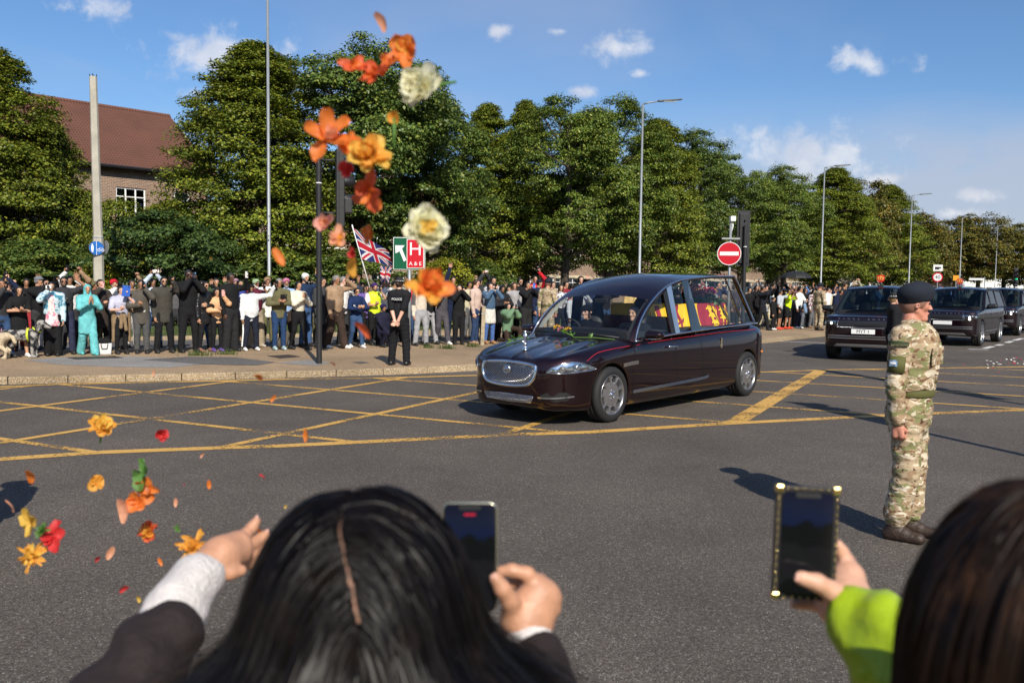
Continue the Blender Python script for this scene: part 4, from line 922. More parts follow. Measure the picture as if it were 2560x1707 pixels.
  wire('lamp_rim', [[tuple(p) for p in fr(np.array(hp + hp[:1]), sg, .012)]], .006, reflm, hl)
  ribbon('lamp_eyebrow', lambda v, sg=sg: fr(v, sg, .010), [(.64, .70), (.85, .705), (1.1, .725)], .012, mat('lamp_dark', (.05, .05, .06), .3), hl)
  # fog intake
  fp = [(.50, .335), (.53, .40), (.60, .435), (.86, .445), (.93, .40), (.88, .345), (.72, .320)]
  fo = lay('fog_intake', fp, lambda v, sg=sg: fr(v, sg, .004), mat('dark_mesh', (.01, .01, .01), .7, bump=1, bscale=120), e, (), .08); ribbon('intake_bar', lambda v, sg=sg: fr(v, sg, .016), [(.49, .375), (.7, .372), (.96, .392)], .020, chrome, fo)
  wire('intake_lip', [[tuple(p) for p in fr(np.array([(.86, .452), (.60, .443), (.51, .40), (.49, .335)]), sg, .004)]], .007, claret, fo)
  tl = B.sidep([(-2.6, .70), (-2.74, .68)], .006, sg); wire('side_marker', [[tuple(p) for p in tl]], .018, amber, e)
  ribbon('rear_trim', sp, [(-2.5, .74), (-2.72, .73)], .02, chrome, e)
 # grille
 gp = spl([(-.40, .772), (0, .792), (.40, .772), (.455, .735), (.44, .62), (.36, .535), (.2, .505), (0, .497), (-.2, .505), (-.36, .535), (-.44, .62), (-.455, .735)], 5)
 gp = [tuple(p) for p in gp]; fr = lambda v, d=0: B.front(np.asarray(v), d)
 g = lay('grille', gp, lambda v: fr(v, .004), mat('grille_dark', (.008, .008, .008), .6), e, (), .07)
 def mesh_lines(poly, step, slope):
  L_ = [];
  for c in np.arange(-1.2, 1.2, step):
   for sgn in (1, -1):
    run = []
    for s0 in np.arange(-.6, .6, .012):
     z0 = .64 + sgn * slope * (s0 - c)
     if inpoly((s0, z0), poly): run.append((s0, z0))
     else:
      if len(run) > 1: L_.append([run[0], run[len(run) // 2], run[-1]] if len(run) > 2 else run)
      run = []
    if len(run) > 1: L_.append([run[0], run[len(run) // 2], run[-1]] if len(run) > 2 else run)
  return L_
 L_ = mesh_lines(gp, .048, .62)
 allp = fr(np.array([p for l in L_ for p in l]), .014); k = 0; lines = []
 for l in L_: lines.append([tuple(p) for p in allp[k:k + len(l)]]); k += len(l)
 tag(wire('chrome_mesh', lines, .0030, chrome, g, 4), kind='stuff')
 wire('grille_surround', [[tuple(p) for p in fr(np.array(gp + gp[:1]), .010)]], .021, chrome, g, 8)
 q = MB(); c0 = fr([(0, .70)], .014)[0]; q.lathe([(0, .030), (.03, .028), (.040, .014), (.046, .022), (.058, .020), (.064, 0)], 28, Rm(tuple(c0), (0, R(90), 0))); q.build('grille_badge', mat('badge_silver', (.5, .52, .55), .2, 1.), g, True)
 lp = [(-.42, .380), (0, .39), (.42, .380), (.385, .305), (0, .292), (-.385, .305)]
 lg = lay('lower_grille', lp, lambda v: fr(v, .004), MATS['grille_dark'], e, (), .07); L_ = mesh_lines(lp, .040, .62); allp = fr(np.array([p for l in L_ for p in l]), .012); k = 0; lines = []
 for l in L_: lines.append([tuple(p) for p in allp[k:k + len(l)]]); k += len(l)
 tag(wire('chrome_mesh', lines, .0034, chrome, lg, 4), kind='stuff'); wire('lower_surround', [[tuple(p) for p in fr(np.array(lp + lp[:1]), .008)]], .007, chrome, lg)
 # bonnet shut lines, mascot, wipers
 tp = lambda v: B.topp(v, .003)
 for sg in (1, -1): ribbon('panel_gap', tp, [(1.55, sg * .80), (2.0, sg * .73), (2.5, sg * .62), (2.80, sg * .48)], .008, MATS['panel_gap'], e)
 mc = B.topp([(2.60, -.02)], 0)[0]; q = MB(); q.lathe([(0, 0), (.055, 0), (.050, .012), (.030, .03), (.020, .06), (.030, .075), (.028, .085), (.014, .10), (.026, .12), (.018, .15), (.030, .165), (.034, .185), (.024, .21), (.014, .222), (.018, .235), (.016, .25), (0, .262)], 16, Rm(tuple(mc))); q.tube([mc + np.array([0, 0, .17]), mc + np.array([.05, .03, .14]), mc + np.array([.07, .045, .16])], .010, 6); q.tube([mc + np.array([0, 0, .19]), mc + np.array([-.02, -.05, .22])], .009, 6); q.box(tuple(mc + np.array([.02, 0, .11])), (.08, .03, .025)); q.build('bonnet_mascot', mat('polished_silver', (.85, .85, .86), .12, 1.0), e, True)
 wire('wiper', [[tuple(p) for p in np.array([(1.55, .75, 1.085), (1.60, .3, 1.12), (1.62, -.1, 1.125)])], [(1.58, -.2, 1.12), (1.50, -.75, 1.11)]], .012, blackp, e)
 # interior
 d = MB(); d.box((-.8, 0, 1.145), (2.9, 1.60, .012)); d.build('deck', darkin, e)
 q = MB(); q.prism([(-.82, 0), (.82, 0), (.80, .10), (.3, .12), (-.3, .12), (-.80, .10)], .45, Rm((1.45, 0, 1.055), (R(90), 0, R(-90)))); q.build('dashboard', dash, e)
 for y in (-.38, .38):
  s_ = SDF(.06); s_.cone((.62, y, 1.05), (.50, y, 1.36), .16, .13, (1, 0, 0), 1.8); s_.ball((.47, y, 1.53), .10, flat=(1, 0, 0), amt=1.6); mv, mf = s_.mesh(.03); mesh('front_seat', mv, mf, leather, e, True)
 q = MB(); q.lathe([(.0, 0), (.15, 0)], 2); sw = MB(); sw.tube([(1.12 + .05 * math.sin(a), -.38 + .17 * math.cos(a), 1.14 + .15 * math.sin(a)) for a in np.linspace(0, 6.283, 20)], .014, 6); sw.build('steering_wheel', dash, e, True)
 q = MB(); q.box((.92, 0, 1.56), (.03, .22, .07)); q.build('rear_view_mirror', blackp, e, bevel=.01)
 q = MB(); q.box((.22, 0, 1.24), (.03, 1.5, .20)); q.build('wood_partition', mat('polished_wood', (.14, .03, .012), .25, var=.4, vscale=12, coat=.6), e)
 return e, B
HEARSE, HB = build_hearse()
def child_world(o, par):   # things resting inside the car stay top-level but share its placing
 o.location = par.location; o.rotation_euler = par.rotation_euler
# coffin under the flag, crown and wreath on it
def build_coffin():
 e = empty('flag_draped_coffin', (0, 0, 0)); tag(e, 'coffin draped in a yellow and claret lion banner inside the hearse', 'coffin'); child_world(e, HEARSE)
 yel = mat('flag_yellow', (.92, .56, .02), .75, bump=.15, bscale=8); cl = mat('flag_claret', (.32, .014, .035), .75, bump=.15, bscale=8)
 x0, x1, z0, z1 = -2.25, .15, 1.155, 1.50
 def drape(x, z, sg): t = (z1 - z) / (z1 - z0); return sg * (.33 + .09 * t ** 1.3 + .018 * np.sin(x * 11 + 2 * t) * t + .010 * np.sin(x * 27 + 1) * t)
 def sheetp(name, xa, xb, m, d=0.0):
  for sg in (1, -1):
   X, Z = np.meshgrid(np.linspace(xa, xb, max(3, int(abs(xb - xa) / .02))), np.linspace(z0, z1, 14), indexing='ij'); nx, nz = X.shape
   V = np.stack([X, drape(X, Z, sg) + sg * d, Z], -1).reshape(-1, 3); F = [(i * nz + j, i * nz + j + 1, (i + 1) * nz + j + 1, (i + 1) * nz + j) for i in range(nx - 1) for j in range(nz - 1)]
   mesh(name, V, F, m, e, True)
 q = MB(); q.box(((x0 + x1) / 2, 0, (z0 + z1) / 2), (x1 - x0 - .04, .60, z1 - z0 - .02)); q.build('coffin_body', mat('oak', (.2, .1, .04), .5), e)
 sheetp('banner_quarter', x1, -1.28, yel); sheetp('banner_quarter', -1.281, x0, cl)
 q = MB(); q.box((-.565, 0, z1), (1.43, .66, .02)); q.build('banner_top', yel, e); q = MB(); q.box((-1.765, 0, z1), (.97, .66, .021)); q.build('banner_top', cl, e)
 q = MB(); q.box((x1 + .01, 0, (z0 + z1) / 2), (.02, .70, z1 - z0)); q.build('banner_end', yel, e)
 def on(name, poly, m, d):
  for sg in (1, -1): lay(name, poly, lambda v, sg=sg: np.stack([v[:, 0], drape(v[:, 0], v[:, 1], sg) + sg * d, v[:, 1]], 1), m, e, (), .06)
 on('banner_stripe', [(-.02, z0), (.02, z1 - .01), (-.10, z1 - .01), (-.14, z0)], cl, .008)
 for xx in (-1.05, -1.10): on('banner_stripe', [(xx, z0), (xx, z1 - .01), (xx - .018, z1 - .01), (xx - .018, z0)], cl, .010)
 on('lion', lion(-.60, 1.33, .30, 1, True), cl, .010); on('lion', lion(-1.17, 1.36, .10, 1, True), cl, .010)
 for (lx, lz, ls) in ((-1.70, 1.43, .26), (-1.74, 1.31, .26), (-1.76, 1.20, .22), (-2.1, 1.40, .2), (-2.12, 1.27, .2)): on('lion', lion(lx, lz, ls, 1), yel, .010)
 return e
build_coffin()
def regalia():
 e = empty('state_crown', (0, 0, 0)); tag(e, 'small jewelled crown on a dark cushion on top of the coffin', 'crown'); child_world(e, HEARSE)
 q = MB(); q.box((-1.16, 0, 1.545), (.38, .38, .07)); q.build('cushion', mat('purple_velvet', (.03, .008, .03), .9), e, bevel=.03)
 g = mat('jewelled_silver', (.7, .7, .72), .25, 1., var=.5, vscale=60); q = MB(); q.lathe([(.085, 0), (.09, .01), (.085, .05), (.09, .06)], 24, Rm((-1.16, 0, 1.585))); o = q.build('band', g, e, True)
 for k in range(4):
  a = k * math.pi / 2; q = MB(); q.tube([(-1.16 + r_ * math.cos(a), r_ * math.sin(a), 1.64 + h_) for r_, h_ in ((.088, 0), (.105, .05), (.07, .095), (.01, .085))], .012, 6); q.build('arch', g, e, True)
 q = MB(); q.lathe([(0, .0), (.02, .015), (.02, .03), (0, .04)], 10, Rm((-1.16, 0, 1.725))); q.build('orb', g, e, True)
 q = SDF(.02); q.ball((-1.16, 0, 1.67), .075); v, f = q.mesh(.016); mesh('cap', v, f, MATS['purple_velvet'], e, True)
regalia()
cols = {'pink': (.75, .12, .25), 'rose': (.8, .3, .35), 'yellow': (.85, .5, .05), 'white': (.8, .78, .7), 'mauve': (.45, .1, .35), 'red': (.6, .02, .03)}
def blossom_mesh(seed, r):
 g = random.Random(seed); V = []; F = []
 for k in range(14):
  a = g.uniform(0, 6.28); b = math.asin(g.uniform(.0, 1)); d = Vector((math.cos(a) * math.cos(b), math.sin(a) * math.cos(b), math.sin(b))); t = d.orthogonal().normalized(); s = d.cross(t); c = d * r * .6; L_ = r * .62; n0 = len(V)
  V += [c - t * L_ * .2, c + t * L_ * .2 + d * .3 * r + s * L_, c + d * r * .55 + t * L_ * .1, c - t * L_ + d * .35 * r - s * L_ * .6]; F += [(n0, n0 + 1, n0 + 2), (n0, n0 + 2, n0 + 3)]
 return V, F
def wreath():
 e = empty('flower_wreath', (0, 0, 0)); tag(e, 'wreath of pink, yellow and white flowers with greenery on the coffin', 'wreath'); child_world(e, HEARSE)
 g = random.Random(5); ms = []
 for i in range(4): v, f = blossom_mesh(i, .055); o = mesh('blossom', v, f, mat('blossom_pink', cols['pink'], .7, trans=.3, isl=.3), None, False); ms.append(o.data); bpy.data.objects.remove(o)
 for i in range(46):
  a = g.uniform(0, 6.283); r_ = math.sqrt(g.random()); o = obj('blossom', ms[i % 4], None, e); o.location = (-1.92 + .42 * r_ * math.cos(a), .30 * r_ * math.sin(a), 1.56 + .20 * (1 - r_ * r_) + g.uniform(-.02, .05)); o.rotation_euler = (g.uniform(-.5, .5), g.uniform(-.5, .5), g.uniform(0, 6)); s = g.uniform(.7, 1.25); o.scale = (s, s, s)
  c = g.choice(list(cols)); o.material_slots[0].link = 'OBJECT'; o.material_slots[0].material = mat('blossom_' + c, cols[c], .7, trans=.3, isl=.3)
 r = np.random.default_rng(4); n = 1500; th = r.uniform(0, 6.283, n); rr = np.sqrt(r.random(n)); X = np.stack([-1.92 + .50 * rr * np.cos(th), .36 * rr * np.sin(th), 1.53 + .17 * (1 - rr ** 2) * r.random(n) + r.uniform(-.05, .04, n)], 1); d = r.normal(size=(n, 3)) * .028; w = r.normal(size=(n, 3)) * .012
 o = mesh('greenery', np.stack([X - d, X + w, X + d, X - w], 1).reshape(-1, 3), np.arange(4 * n).reshape(-1, 4), mat('wreath_leaf', (.05, .10, .03), .6, isl=.5), e); tag(o, kind='stuff')
wreath()
# flowers thrown onto the bonnet
def spray(name, base, d, n, seed, label, tip):
 e = empty(name, (0, 0, 0)); tag(e, label, 'flower', 'flowers lying on the hearse bonnet'); child_world(e, HEARSE); g = random.Random(seed); b = np.array(base); d = np.array(d)
 q = MB(); q.tube([b, b + d * .5 + np.array([0, 0, .01]), b + d], .006, 5); q.build('stem', mat('stem_green', (.12, .22, .04), .6), e)
 for i in range(n):
  p = b + d * g.random() + np.array([g.uniform(-.03, .03), g.uniform(-.03, .03), g.uniform(0, .03)]); l = MB(); t = np.array([g.uniform(-.07, .07), g.uniform(-.07, .07), g.uniform(0, .06)]); w = np.array([g.uniform(-.02, .02), g.uniform(-.02, .02), .01]); l.add([p, p + t * .5 + w, p + t, p + t * .5 - w], [(0, 1, 2, 3)]); l.build('leaf', mat('stem_leaf', (.10, .22, .03), .5, trans=.3, isl=.3), e)
 for c in tip:
  v, f = blossom_mesh(seed, .045); o = mesh('blossom', v, f, mat('blossom_' + c, cols[c], .7, trans=.3, isl=.3), e); o.location = b + d * g.uniform(.6, 1) + np.array([g.uniform(-.05, .05), g.uniform(-.05, .05), .03])
b0 = HB.topp([(1.72, .12), (1.66, .75), (2.3, -.62), (1.9, -.62)], .012)
spray('thrown_flower', b0[0], (-.02, -.30, .10), 26, 1, 'leafy stem with pink rose and yellow flowers below the windscreen', ['rose', 'yellow', 'yellow'])
spray('thrown_flower', b0[1], tuple(b0[0] - b0[1]), 5, 2, 'long bare green stem lying along the wipers', [])
spray('thrown_flower', b0[2], tuple(b0[3] - b0[2]), 16, 3, 'thin sprig with small leaves on the far side of the bonnet', [])
# ------------------------------------------------------------------ escort cars
def build_suv():
 e = empty('luxury_suv', (0, 0, 0))
 side = [(2.20, .36), (2.33, .40), (2.385, .55), (2.39, .80), (2.36, 1.00), (2.27, 1.10), (1.9, 1.145), (1.4, 1.175), (1.0, 1.20), (0, 1.21), (-1.5, 1.215), (-2.4, 1.20), (-2.60, 1.12), (-2.66, .90), (-2.64, .55), (-2.5, .40), (-2.2, .34), (0, .30), (1.8, .30)]
 plan = [(2.39, 0), (2.385, .40), (2.34, .70), (2.22, .90), (2.0, .97), (1.5, .985), (0, .99), (-1.6, .985), (-2.2, .95), (-2.5, .84), (-2.64, .5), (-2.66, 0)]
 sect = [(.86, .2), (.93, .30), (.965, .42), (.985, .65), (.99, .85), (.975, 1.05), (.95, 1.18), (.92, 1.3), (.8, 1.6)]
 B = CarBody(side, plan, sect, .09, .10, [(1.50, .40, .455), (-1.50, .40, .455)], .03)
 V, F = B.grid(.03); cc = V[F].mean(1)
 mi = ((np.abs(cc[:, 1]) < .9) & (np.minimum(np.hypot(cc[:, 0] - 1.5, cc[:, 2] - .4), np.hypot(cc[:, 0] + 1.5, cc[:, 2] - .4)) < .49)) | (cc[:, 2] < .36)
 mesh('body', V, F, [navyp, blackp], e, True, mi.astype(int))
 for x in (1.5, -1.5):
  for sg in (1, -1): wheel('wheel', e, (x, sg * .85, .40), .40, .27, sg, 'spoke')
 edge = [(1.15, 1.16, .945), (.80, 1.44, .88), (.42, 1.70, .815), (.22, 1.775, .79), (-.2, 1.80, .78), (-1.2, 1.795, .775), (-2.2, 1.75, .76), (-2.36, 1.66, .77), (-2.55, 1.2, .90)]
 cen = [(1.36, 1.19), (.96, 1.48), (.54, 1.75), (.30, 1.835), (-.2, 1.865), (-1.2, 1.865), (-2.25, 1.81), (-2.42, 1.70), (-2.62, 1.2)]
 loft('windscreen', edge, cen, .05, 2.3, -.94, .94, dglass, e, 20, 20); loft('roof', edge, cen, 2.3, 6.6, -1, 1, navyp, e, 40, 30); loft('rear_window', edge, cen, 6.6, 7.9, -.93, .93, dglass, e, 10, 16)
 arch = [(a[0], a[2]) for a in arch_line(edge, 0, 8, 60)]; yz = lambda z: .95 - .165 * np.clip((z - 1.16) / .62, 0, 1.2) ** 1.1; az = lambda x: np.interp(-x, [-a[0] for a in arch], [a[1] for a in arch])
 def pp(xt0, xb0, xt1, xb1): return [(xb0, 1.225)] + [(x, az(x) - .055) for x in np.linspace(xt0, xt1, 10)] + [(xb1, 1.225)]
 ws = [[(1.03, 1.225)] + [(x, az(x) - .055) for x in np.linspace(.92, .10, 10)] + [(.05, 1.225)], pp(.0, -.03, -.95, -.98), pp(-1.05, -1.08, -2.1, -2.35)]
 for sg in (1, -1):
  loft('windscreen_pillar', edge, cen, 0, 2.3, .94 * sg, 1.0 * sg, navyp, e, 16, 4); loft('rear_pillar', edge, cen, 6.6, 8, .93 * sg, 1.0 * sg, navyp, e, 10, 4)
  loft('pillar_trim', edge, cen, .15, 2.2, .86 * sg, .98 * sg, creamtrim, e, 14, 4, .035)
  lay('side_window_frame', [(1.15, 1.19)] + arch[1:-1] + [(-2.55, 1.2)], lambda v, sg=sg: np.stack([v[:, 0], sg * yz(v[:, 1]), v[:, 1]], 1), blackp, e, ws, .14, .012)
  for w_ in ws: lay('side_window', w_, lambda v, sg=sg: np.stack([v[:, 0], sg * (yz(v[:, 1]) - .010), v[:, 1]], 1), dglass, e, (), .14)
  wire('roof_trim', [[(a[0], sg * (a[1] + .01), a[2]) for a in arch_line(edge, .0, 7, 40)]], .012, blackp, e)
  sp = lambda v, sg=sg, d=.004: B.sidep(v, d, sg); gap = MATS['panel_gap']
  for pts in ([(1.0, 1.18), (1.06, .8), (1.0, .45)], [(.0, 1.19), (-.02, .8), (-.05, .42)], [(-1.02, 1.19), (-1.03, .9), (-1.2, .75)]): ribbon('panel_gap', sp, pts, .01, gap, e)
  ribbon('sill_trim', lambda v, sg=sg: B.sidep(v, .014, sg), [(1.0, .47), (0, .46), (-1.0, .47)], .05, mat('satin_trim', (.3, .3, .32), .3, .8), e)
  for x in (.25, -.75): hd = B.sidep([(x, 1.0), (x - .2, 1.0)], .01, sg); wire('door_handle', [[tuple(p) for p in hd]], .014, navyp, e)
  s_ = SDF(.03); s_.cone((.98, sg * 1.06, 1.25), (.98, sg * 1.22, 1.26), .085, .075, (1, 0, 0), .8); v, f = s_.mesh(.02); mo = mesh('wing_mirror', v, f, blackp, e, True); q = MB(); q.tube([(1.0, sg * .93, 1.19), (.99, sg * 1.08, 1.21)], .03, 8); q.build('mirror_arm', blackp, mo)
  fr = lambda v, sg=sg, d=.004: B.front(np.stack([v[:, 0] * sg, v[:, 1]], 1), d)
  hp = [(.62, .86), (.66, .985), (.95, .985), (1.18, .955), (1.20, .90), (.98, .86)]
  hl = lay('headlamp', hp, lambda v, sg=sg: fr(v, sg, .004), mat('lamp_black', (.03, .03, .035), .15, 0, .8), e, (), .07); lay('lens', hp, lambda v, sg=sg: fr(v, sg, .018), lensm, hl, (), .08)
  for s0 in (.76, .95): c0 = B.front([(s0 * sg, .92)], .008)[0]; q = MB(); q.lathe([(0, .012), (.022, .012), (.034, .002)], 14, Rm(tuple(c0), (0, R(90), sg * R(25)))); q.build('projector', ledm if s0 < .8 else reflm, hl, True)
  ribbon('running_light', lambda v, sg=sg: fr(v, sg, .010), [(.64, .965), (.9, .968), (1.14, .945)], .012, reflm, hl)
 fr = lambda v, d=.004: B.front(np.asarray(v), d)
 gp = [(-.60, .83), (-.57, .985), (.57, .985), (.60, .83)]; g = lay('grille', gp, lambda v: fr(v, .004), MATS['grille_dark'], e, (), .1)
 for z in (.855, .885, .915, .945, .972): ribbon('grille_slat', lambda v: fr(v, .012), [(-.57, z), (0, z), (.57, z)], .009, mat('slat_gloss', (.08, .08, .085), .2, .6), g)
 wire('grille_trim', [[tuple(p) for p in fr(np.array([(-.60, .985), (-.615, .83), (0, .822), (.615, .83), (.60, .985)]), .010)]], .010, MATS['satin_trim'], g)
 for z, w_ in ((.62, 1.7), (.565, 1.7)): ribbon('bumper_trim', lambda v: fr(v, .012), [(-w_ / 2, z), (0, z), (w_ / 2, z)], .026, MATS['satin_trim'], e)
 lay('skid_plate', [(-.62, .43), (-.72, .36), (.72, .36), (.62, .43)], lambda v: fr(v, .010), mat('silver_skid', (.35, .35, .36), .4, .6), e, (), .1)
 # brand lettering along the bonnet edge, following the photograph
 for i, ch in enumerate('RANGE ROVER'):
  if ch == ' ': continue
  y = (i - 5) * .115; p = fr([(y, 1.032)], .006)[0]; n = math.atan2(p[1], 6.0); text('bonnet_letter', ch, .055, Rm(tuple(p + np.array([.004, 0, 0])), (R(62), 0, R(90) + n)), MATS['satin_trim'], e, .002, sx=1.35)
 q = MB(); q.box((1.0, 0, 1.16), (.5, 1.6, .14)); q.build('dashboard', dash, e)
 for y in (-.38, .38):
  s_ = SDF(.05); s_.cone((.15, y, 1.1), (.05, y, 1.36), .20, .16, (1, 0, 0), 1.8); s_.ball((.02, y, 1.53), .11, flat=(1, 0, 0), amt=1.7); v, f = s_.mesh(.035); mesh('front_seat', v, f, leather, e, True)
 return e, B
SUV, SB = build_suv()
def place_suv(o, ax, hd_deg, label):
 """ax: world position of the front axle centre"""
 a = R(hd_deg); o.rotation_euler = (0, 0, a); o.location = (ax[0] - 1.5 * math.cos(a), ax[1] - 1.5 * math.sin(a), 0); tag(o, label, 'car', 'escort cars following the hearse')
suvs = [SUV, copy_tree(SUV), copy_tree(SUV)]
place_suv(suvs[0], (8.95, 22.0), -122, 'dark claret four-wheel-drive car with MYT 1 plate right behind the hearse')
place_suv(suvs[1], (14.05, 28.3), -128.5, 'second dark four-wheel-drive car, showing its left flank right of the soldier')
place_suv(suvs[2], (19.05, 34.9), -128, 'third dark four-wheel-drive car at the right edge with lit headlamps')
# number plate on the first, lit lamps on the others
def plate(par, body):
 q = MB(); p = SB.front([(0, .735)], .012)[0]; q.box((p[0] + .004, 0, .735), (.012, .54, .115)); o = q.build('number_plate', mat('plate_white', (.8, .8, .78), .4), par, bevel=.004)
 text('plate_text', body, .115, Rm((p[0] + .0115, 0, .735), (R(90), 0, R(90))), mat('plate_black', (.01, .01, .01), .5), o, .0012, sx=.95)
plate(suvs[0], 'MYT 1')
def blank_plate(par):
 q = MB(); p = SB.front([(0, .735)], .012)[0]; q.box((p[0] + .004, 0, .735), (.012, .54, .115)); q.build('number_plate', MATS['plate_white'], par, bevel=.004)
blank_plate(suvs[1]); blank_plate(suvs[2])
for o in suvs[1:]:
 for sg in (1, -1): c0 = SB.front([(.76 * sg, .86)], .02)[0]; q = MB(); q.lathe([(0, .012), (.024, .010), (.034, 0)], 14, Rm(tuple(c0), (0, R(90), sg * R(20)))); q.build('lit_lamp', mat('lit_lamp', (1, 1, 1), .3, emit=((1, .98, .92), 3.)), o, True)
for sg in (1, -1): ribbon('chrome_grille_edge', lambda v: SB.front(np.stack([v[:, 0] * sg, v[:, 1]], 1), .016), [(.50, .83), (.56, .91), (.60, .985)], .03, chrome, suvs[1])
q = MB()
lay('bright_grille', [(-.56, .835), (-.54, .98), (.54, .98), (.56, .835)], lambda v: SB.front(v, .02), mat('bright_grille', (.45, .45, .46), .3, .9, bump=1., bscale=25), suvs[2], (), .1)
# crowned police lamps on the roofs: red shield with a gilt crown
def crown_sign(par, s, label):
 e = empty('crown_plate', (0, 0, 0)); tag(e, label, 'roof sign', 'red crown plates on the car roofs');
 M0 = Matrix.Translation(par.location) @ Matrix.Rotation(par.rotation_euler.z, 4, 'Z'); e.matrix_world = M0 @ Matrix.Translation((.22, 0, 1.86))
 red = mat('shield_red', (.62, .02, .015), .35); gold = mat('crown_gold', (.85, .55, .12), .35, .2)
 q = MB(); q.prism([(x * s, z * s) for x, z in [(-.5, .40), (-.25, .46), (0, .52), (.25, .46), (.5, .40), (.5, -.25), (.3, -.45), (0, -.55), (-.3, -.45), (-.5, -.25)]], .02, Rm((0.0, 0, .09 + .5 * s), (R(90), 0, R(90)))); q.build('shield', red, e)
 q = MB(); q.prism([(x * s, z * s) for x, z in [(-.32, -.22), (.32, -.22), (.40, .12), (.28, .26), (.12, .18), (.06, .30), (.06, .38), (-.06, .38), (-.06, .30), (-.12, .18), (-.28, .26), (-.40, .12)]], .008, Rm((.022, 0, .09 + .5 * s), (R(90), 0, R(90)))); cr = q.build('crown', gold, e)
 q = MB()
 for sx in (-1, 1): q.prism([(sx * .06 * s, .12 * s), (sx * .06 * s, -.08 * s), (sx * .24 * s, -.08 * s), (sx * .27 * s, .08 * s), (sx * .2 * s, .16 * s)][::sx], .004, Rm((.0305, 0, .09 + .5 * s), (R(90), 0, R(90))))
 q.box((.033, 0, .09 + .5 * s - .16 * s), (.004, .56 * s, .03 * s)); q.build('crown_cutout', red, cr)
 q = MB(); q.tube([(.01, 0, -.03), (.01, 0, .12)], .012, 6); q.box((.01, 0, -.02), (.10, .12, .04)); q.build('stand', blackp, e)
crown_sign(suvs[0], .185, 'red crown plate on the roof of the car with the MYT 1 plate'); crown_sign(suvs[1], .185, 'red crown plate on the second dark car right of the beret')
# ================================================================== people
SKIN = [mat('skin_fair', (.60, .34, .24), .5, var=.12, vscale=9, bump=.1, bscale=60), mat('skin_tan', (.47, .25, .15), .5, var=.12, vscale=9), mat('skin_brown', (.32, .155, .085), .5, var=.12, vscale=9), mat('skin_dark', (.10, .045, .028), .45, var=.12, vscale=9)]
def cloth(col, kind='cloth'):
 n = '%s_%02x%02x%02x' % (kind, *[int(min(1, c) * 255) for c in col])
 if kind == 'leather': return mat(n, col, .3, bump=.6, bscale=22)
 if kind == 'floral': return mat(n, (.50, .62, .66), .85, col2=(.05, .22, .32), vscale=9, thr=(.50, .56), bump=.5, bscale=14)
 if kind == 'tiedye': return mat(n, (.62, .60, .58), .85, col2=(.65, .18, .25), vscale=11, thr=(.5, .62), bump=.5, bscale=14)
 if kind == 'pattern': return mat(n, col, .85, col2=(.55, .55, .55), vscale=16, thr=(.48, .53), bump=.4, bscale=14)
 return mat(n, col, .88, spec=.15, var=.20, vscale=8, bump=.75, bscale=13)
HAIR = {'black': mat('hair_black', (.010, .008, .007), .38, var=.5, vscale=40, bump=.6, bscale=90), 'brown': mat('hair_brown', (.045, .022, .012), .4, var=.4, vscale=40, bump=.6, bscale=90), 'grey': mat('hair_grey', (.22, .21, .20), .6, var=.3, vscale=40, bump=.6, bscale=90), 'white': mat('hair_white', (.5, .48, .45), .7, bump=.6, bscale=90), 'blonde': mat('hair_blonde', (.32, .20, .09), .5, var=.3, vscale=40, bump=.6, bscale=90)}
eyem = mat('eye_dark', (.012, .009, .008), .25); shadesm = mat('sunglasses', (.006, .006, .007), .08, 0, .7)
phone_b = mat('phone_black', (.01, .01, .012), .12, 0, .6); phone_w = mat('phone_white', (.7, .68, .64), .3); phone_p = mat('phone_pink', (.62, .32, .28), .35); phone_bl = mat('tablet_blue', (.03, .12, .5), .5)
def hand_template(kind, h=.008):
 """wrist at origin, fingers along +z, palm towards -y, thumb on +x"""
 s = SDF(.014); s.cone((0, 0, -.02), (0, 0, .02), .026, .028, (0, 1, 0), 1.35); s.cone((-.018, 0, .03), (-.022, 0, .085), .022, .019, (0, 1, 0), 1.4); s.cone((.016, 0, .03), (.022, 0, .088), .023, .019, (0, 1, 0), 1.4)
 for i, x in enumerate((.032, .011, -.010, -.030)):
  L_ = (.070, .078, .072, .056)[i]; r0 = .0098 if i < 3 else .0088; b = np.array([x, 0, .088 - abs(x - .01) * .25])
  if kind == 'open': sp = x * .9; pts = [b, b + np.array([sp * .5, -.004, L_ * .5]), b + np.array([sp, -.014, L_ * .98])]
  elif kind == 'relax': pts = [b, b + np.array([x * .1, -.020, L_ * .45]), b + np.array([0, -.050, L_ * .70])]
  else: pts = [b, b + np.array([0, -.034, L_ * .32]), b + np.array([0, -.055, -.004]), b + np.array([.004, -.040, -.026])]
  s.chain(pts, [r0 * 1.05, r0, r0 * .85, r0 * .8][:len(pts)], .006)
 if kind == 'fist': s.chain([(.026, -.006, .03), (.040, -.034, .055), (.022, -.055, .066)], [.016, .0125, .0105], .008)
 elif kind == 'grip': s.chain([(.026, -.006, .03), (.048, -.030, .065), (.045, -.048, .095)], [.016, .012, .010], .008)
 else: s.chain([(.026, 0, .025), (.052, -.012, .055), (.062, -.020, .085)], [.016, .012, .0095], .008)
 return s.mesh(h)
HANDS = {k: hand_template(k) for k in ('open', 'relax', 'fist', 'grip')}
def orient(d, palm):
 z = nrm(d); y = -nrm(np.asarray(palm) - z * np.dot(palm, z)); x = np.cross(y, z); return np.stack([x, y, z], 1)
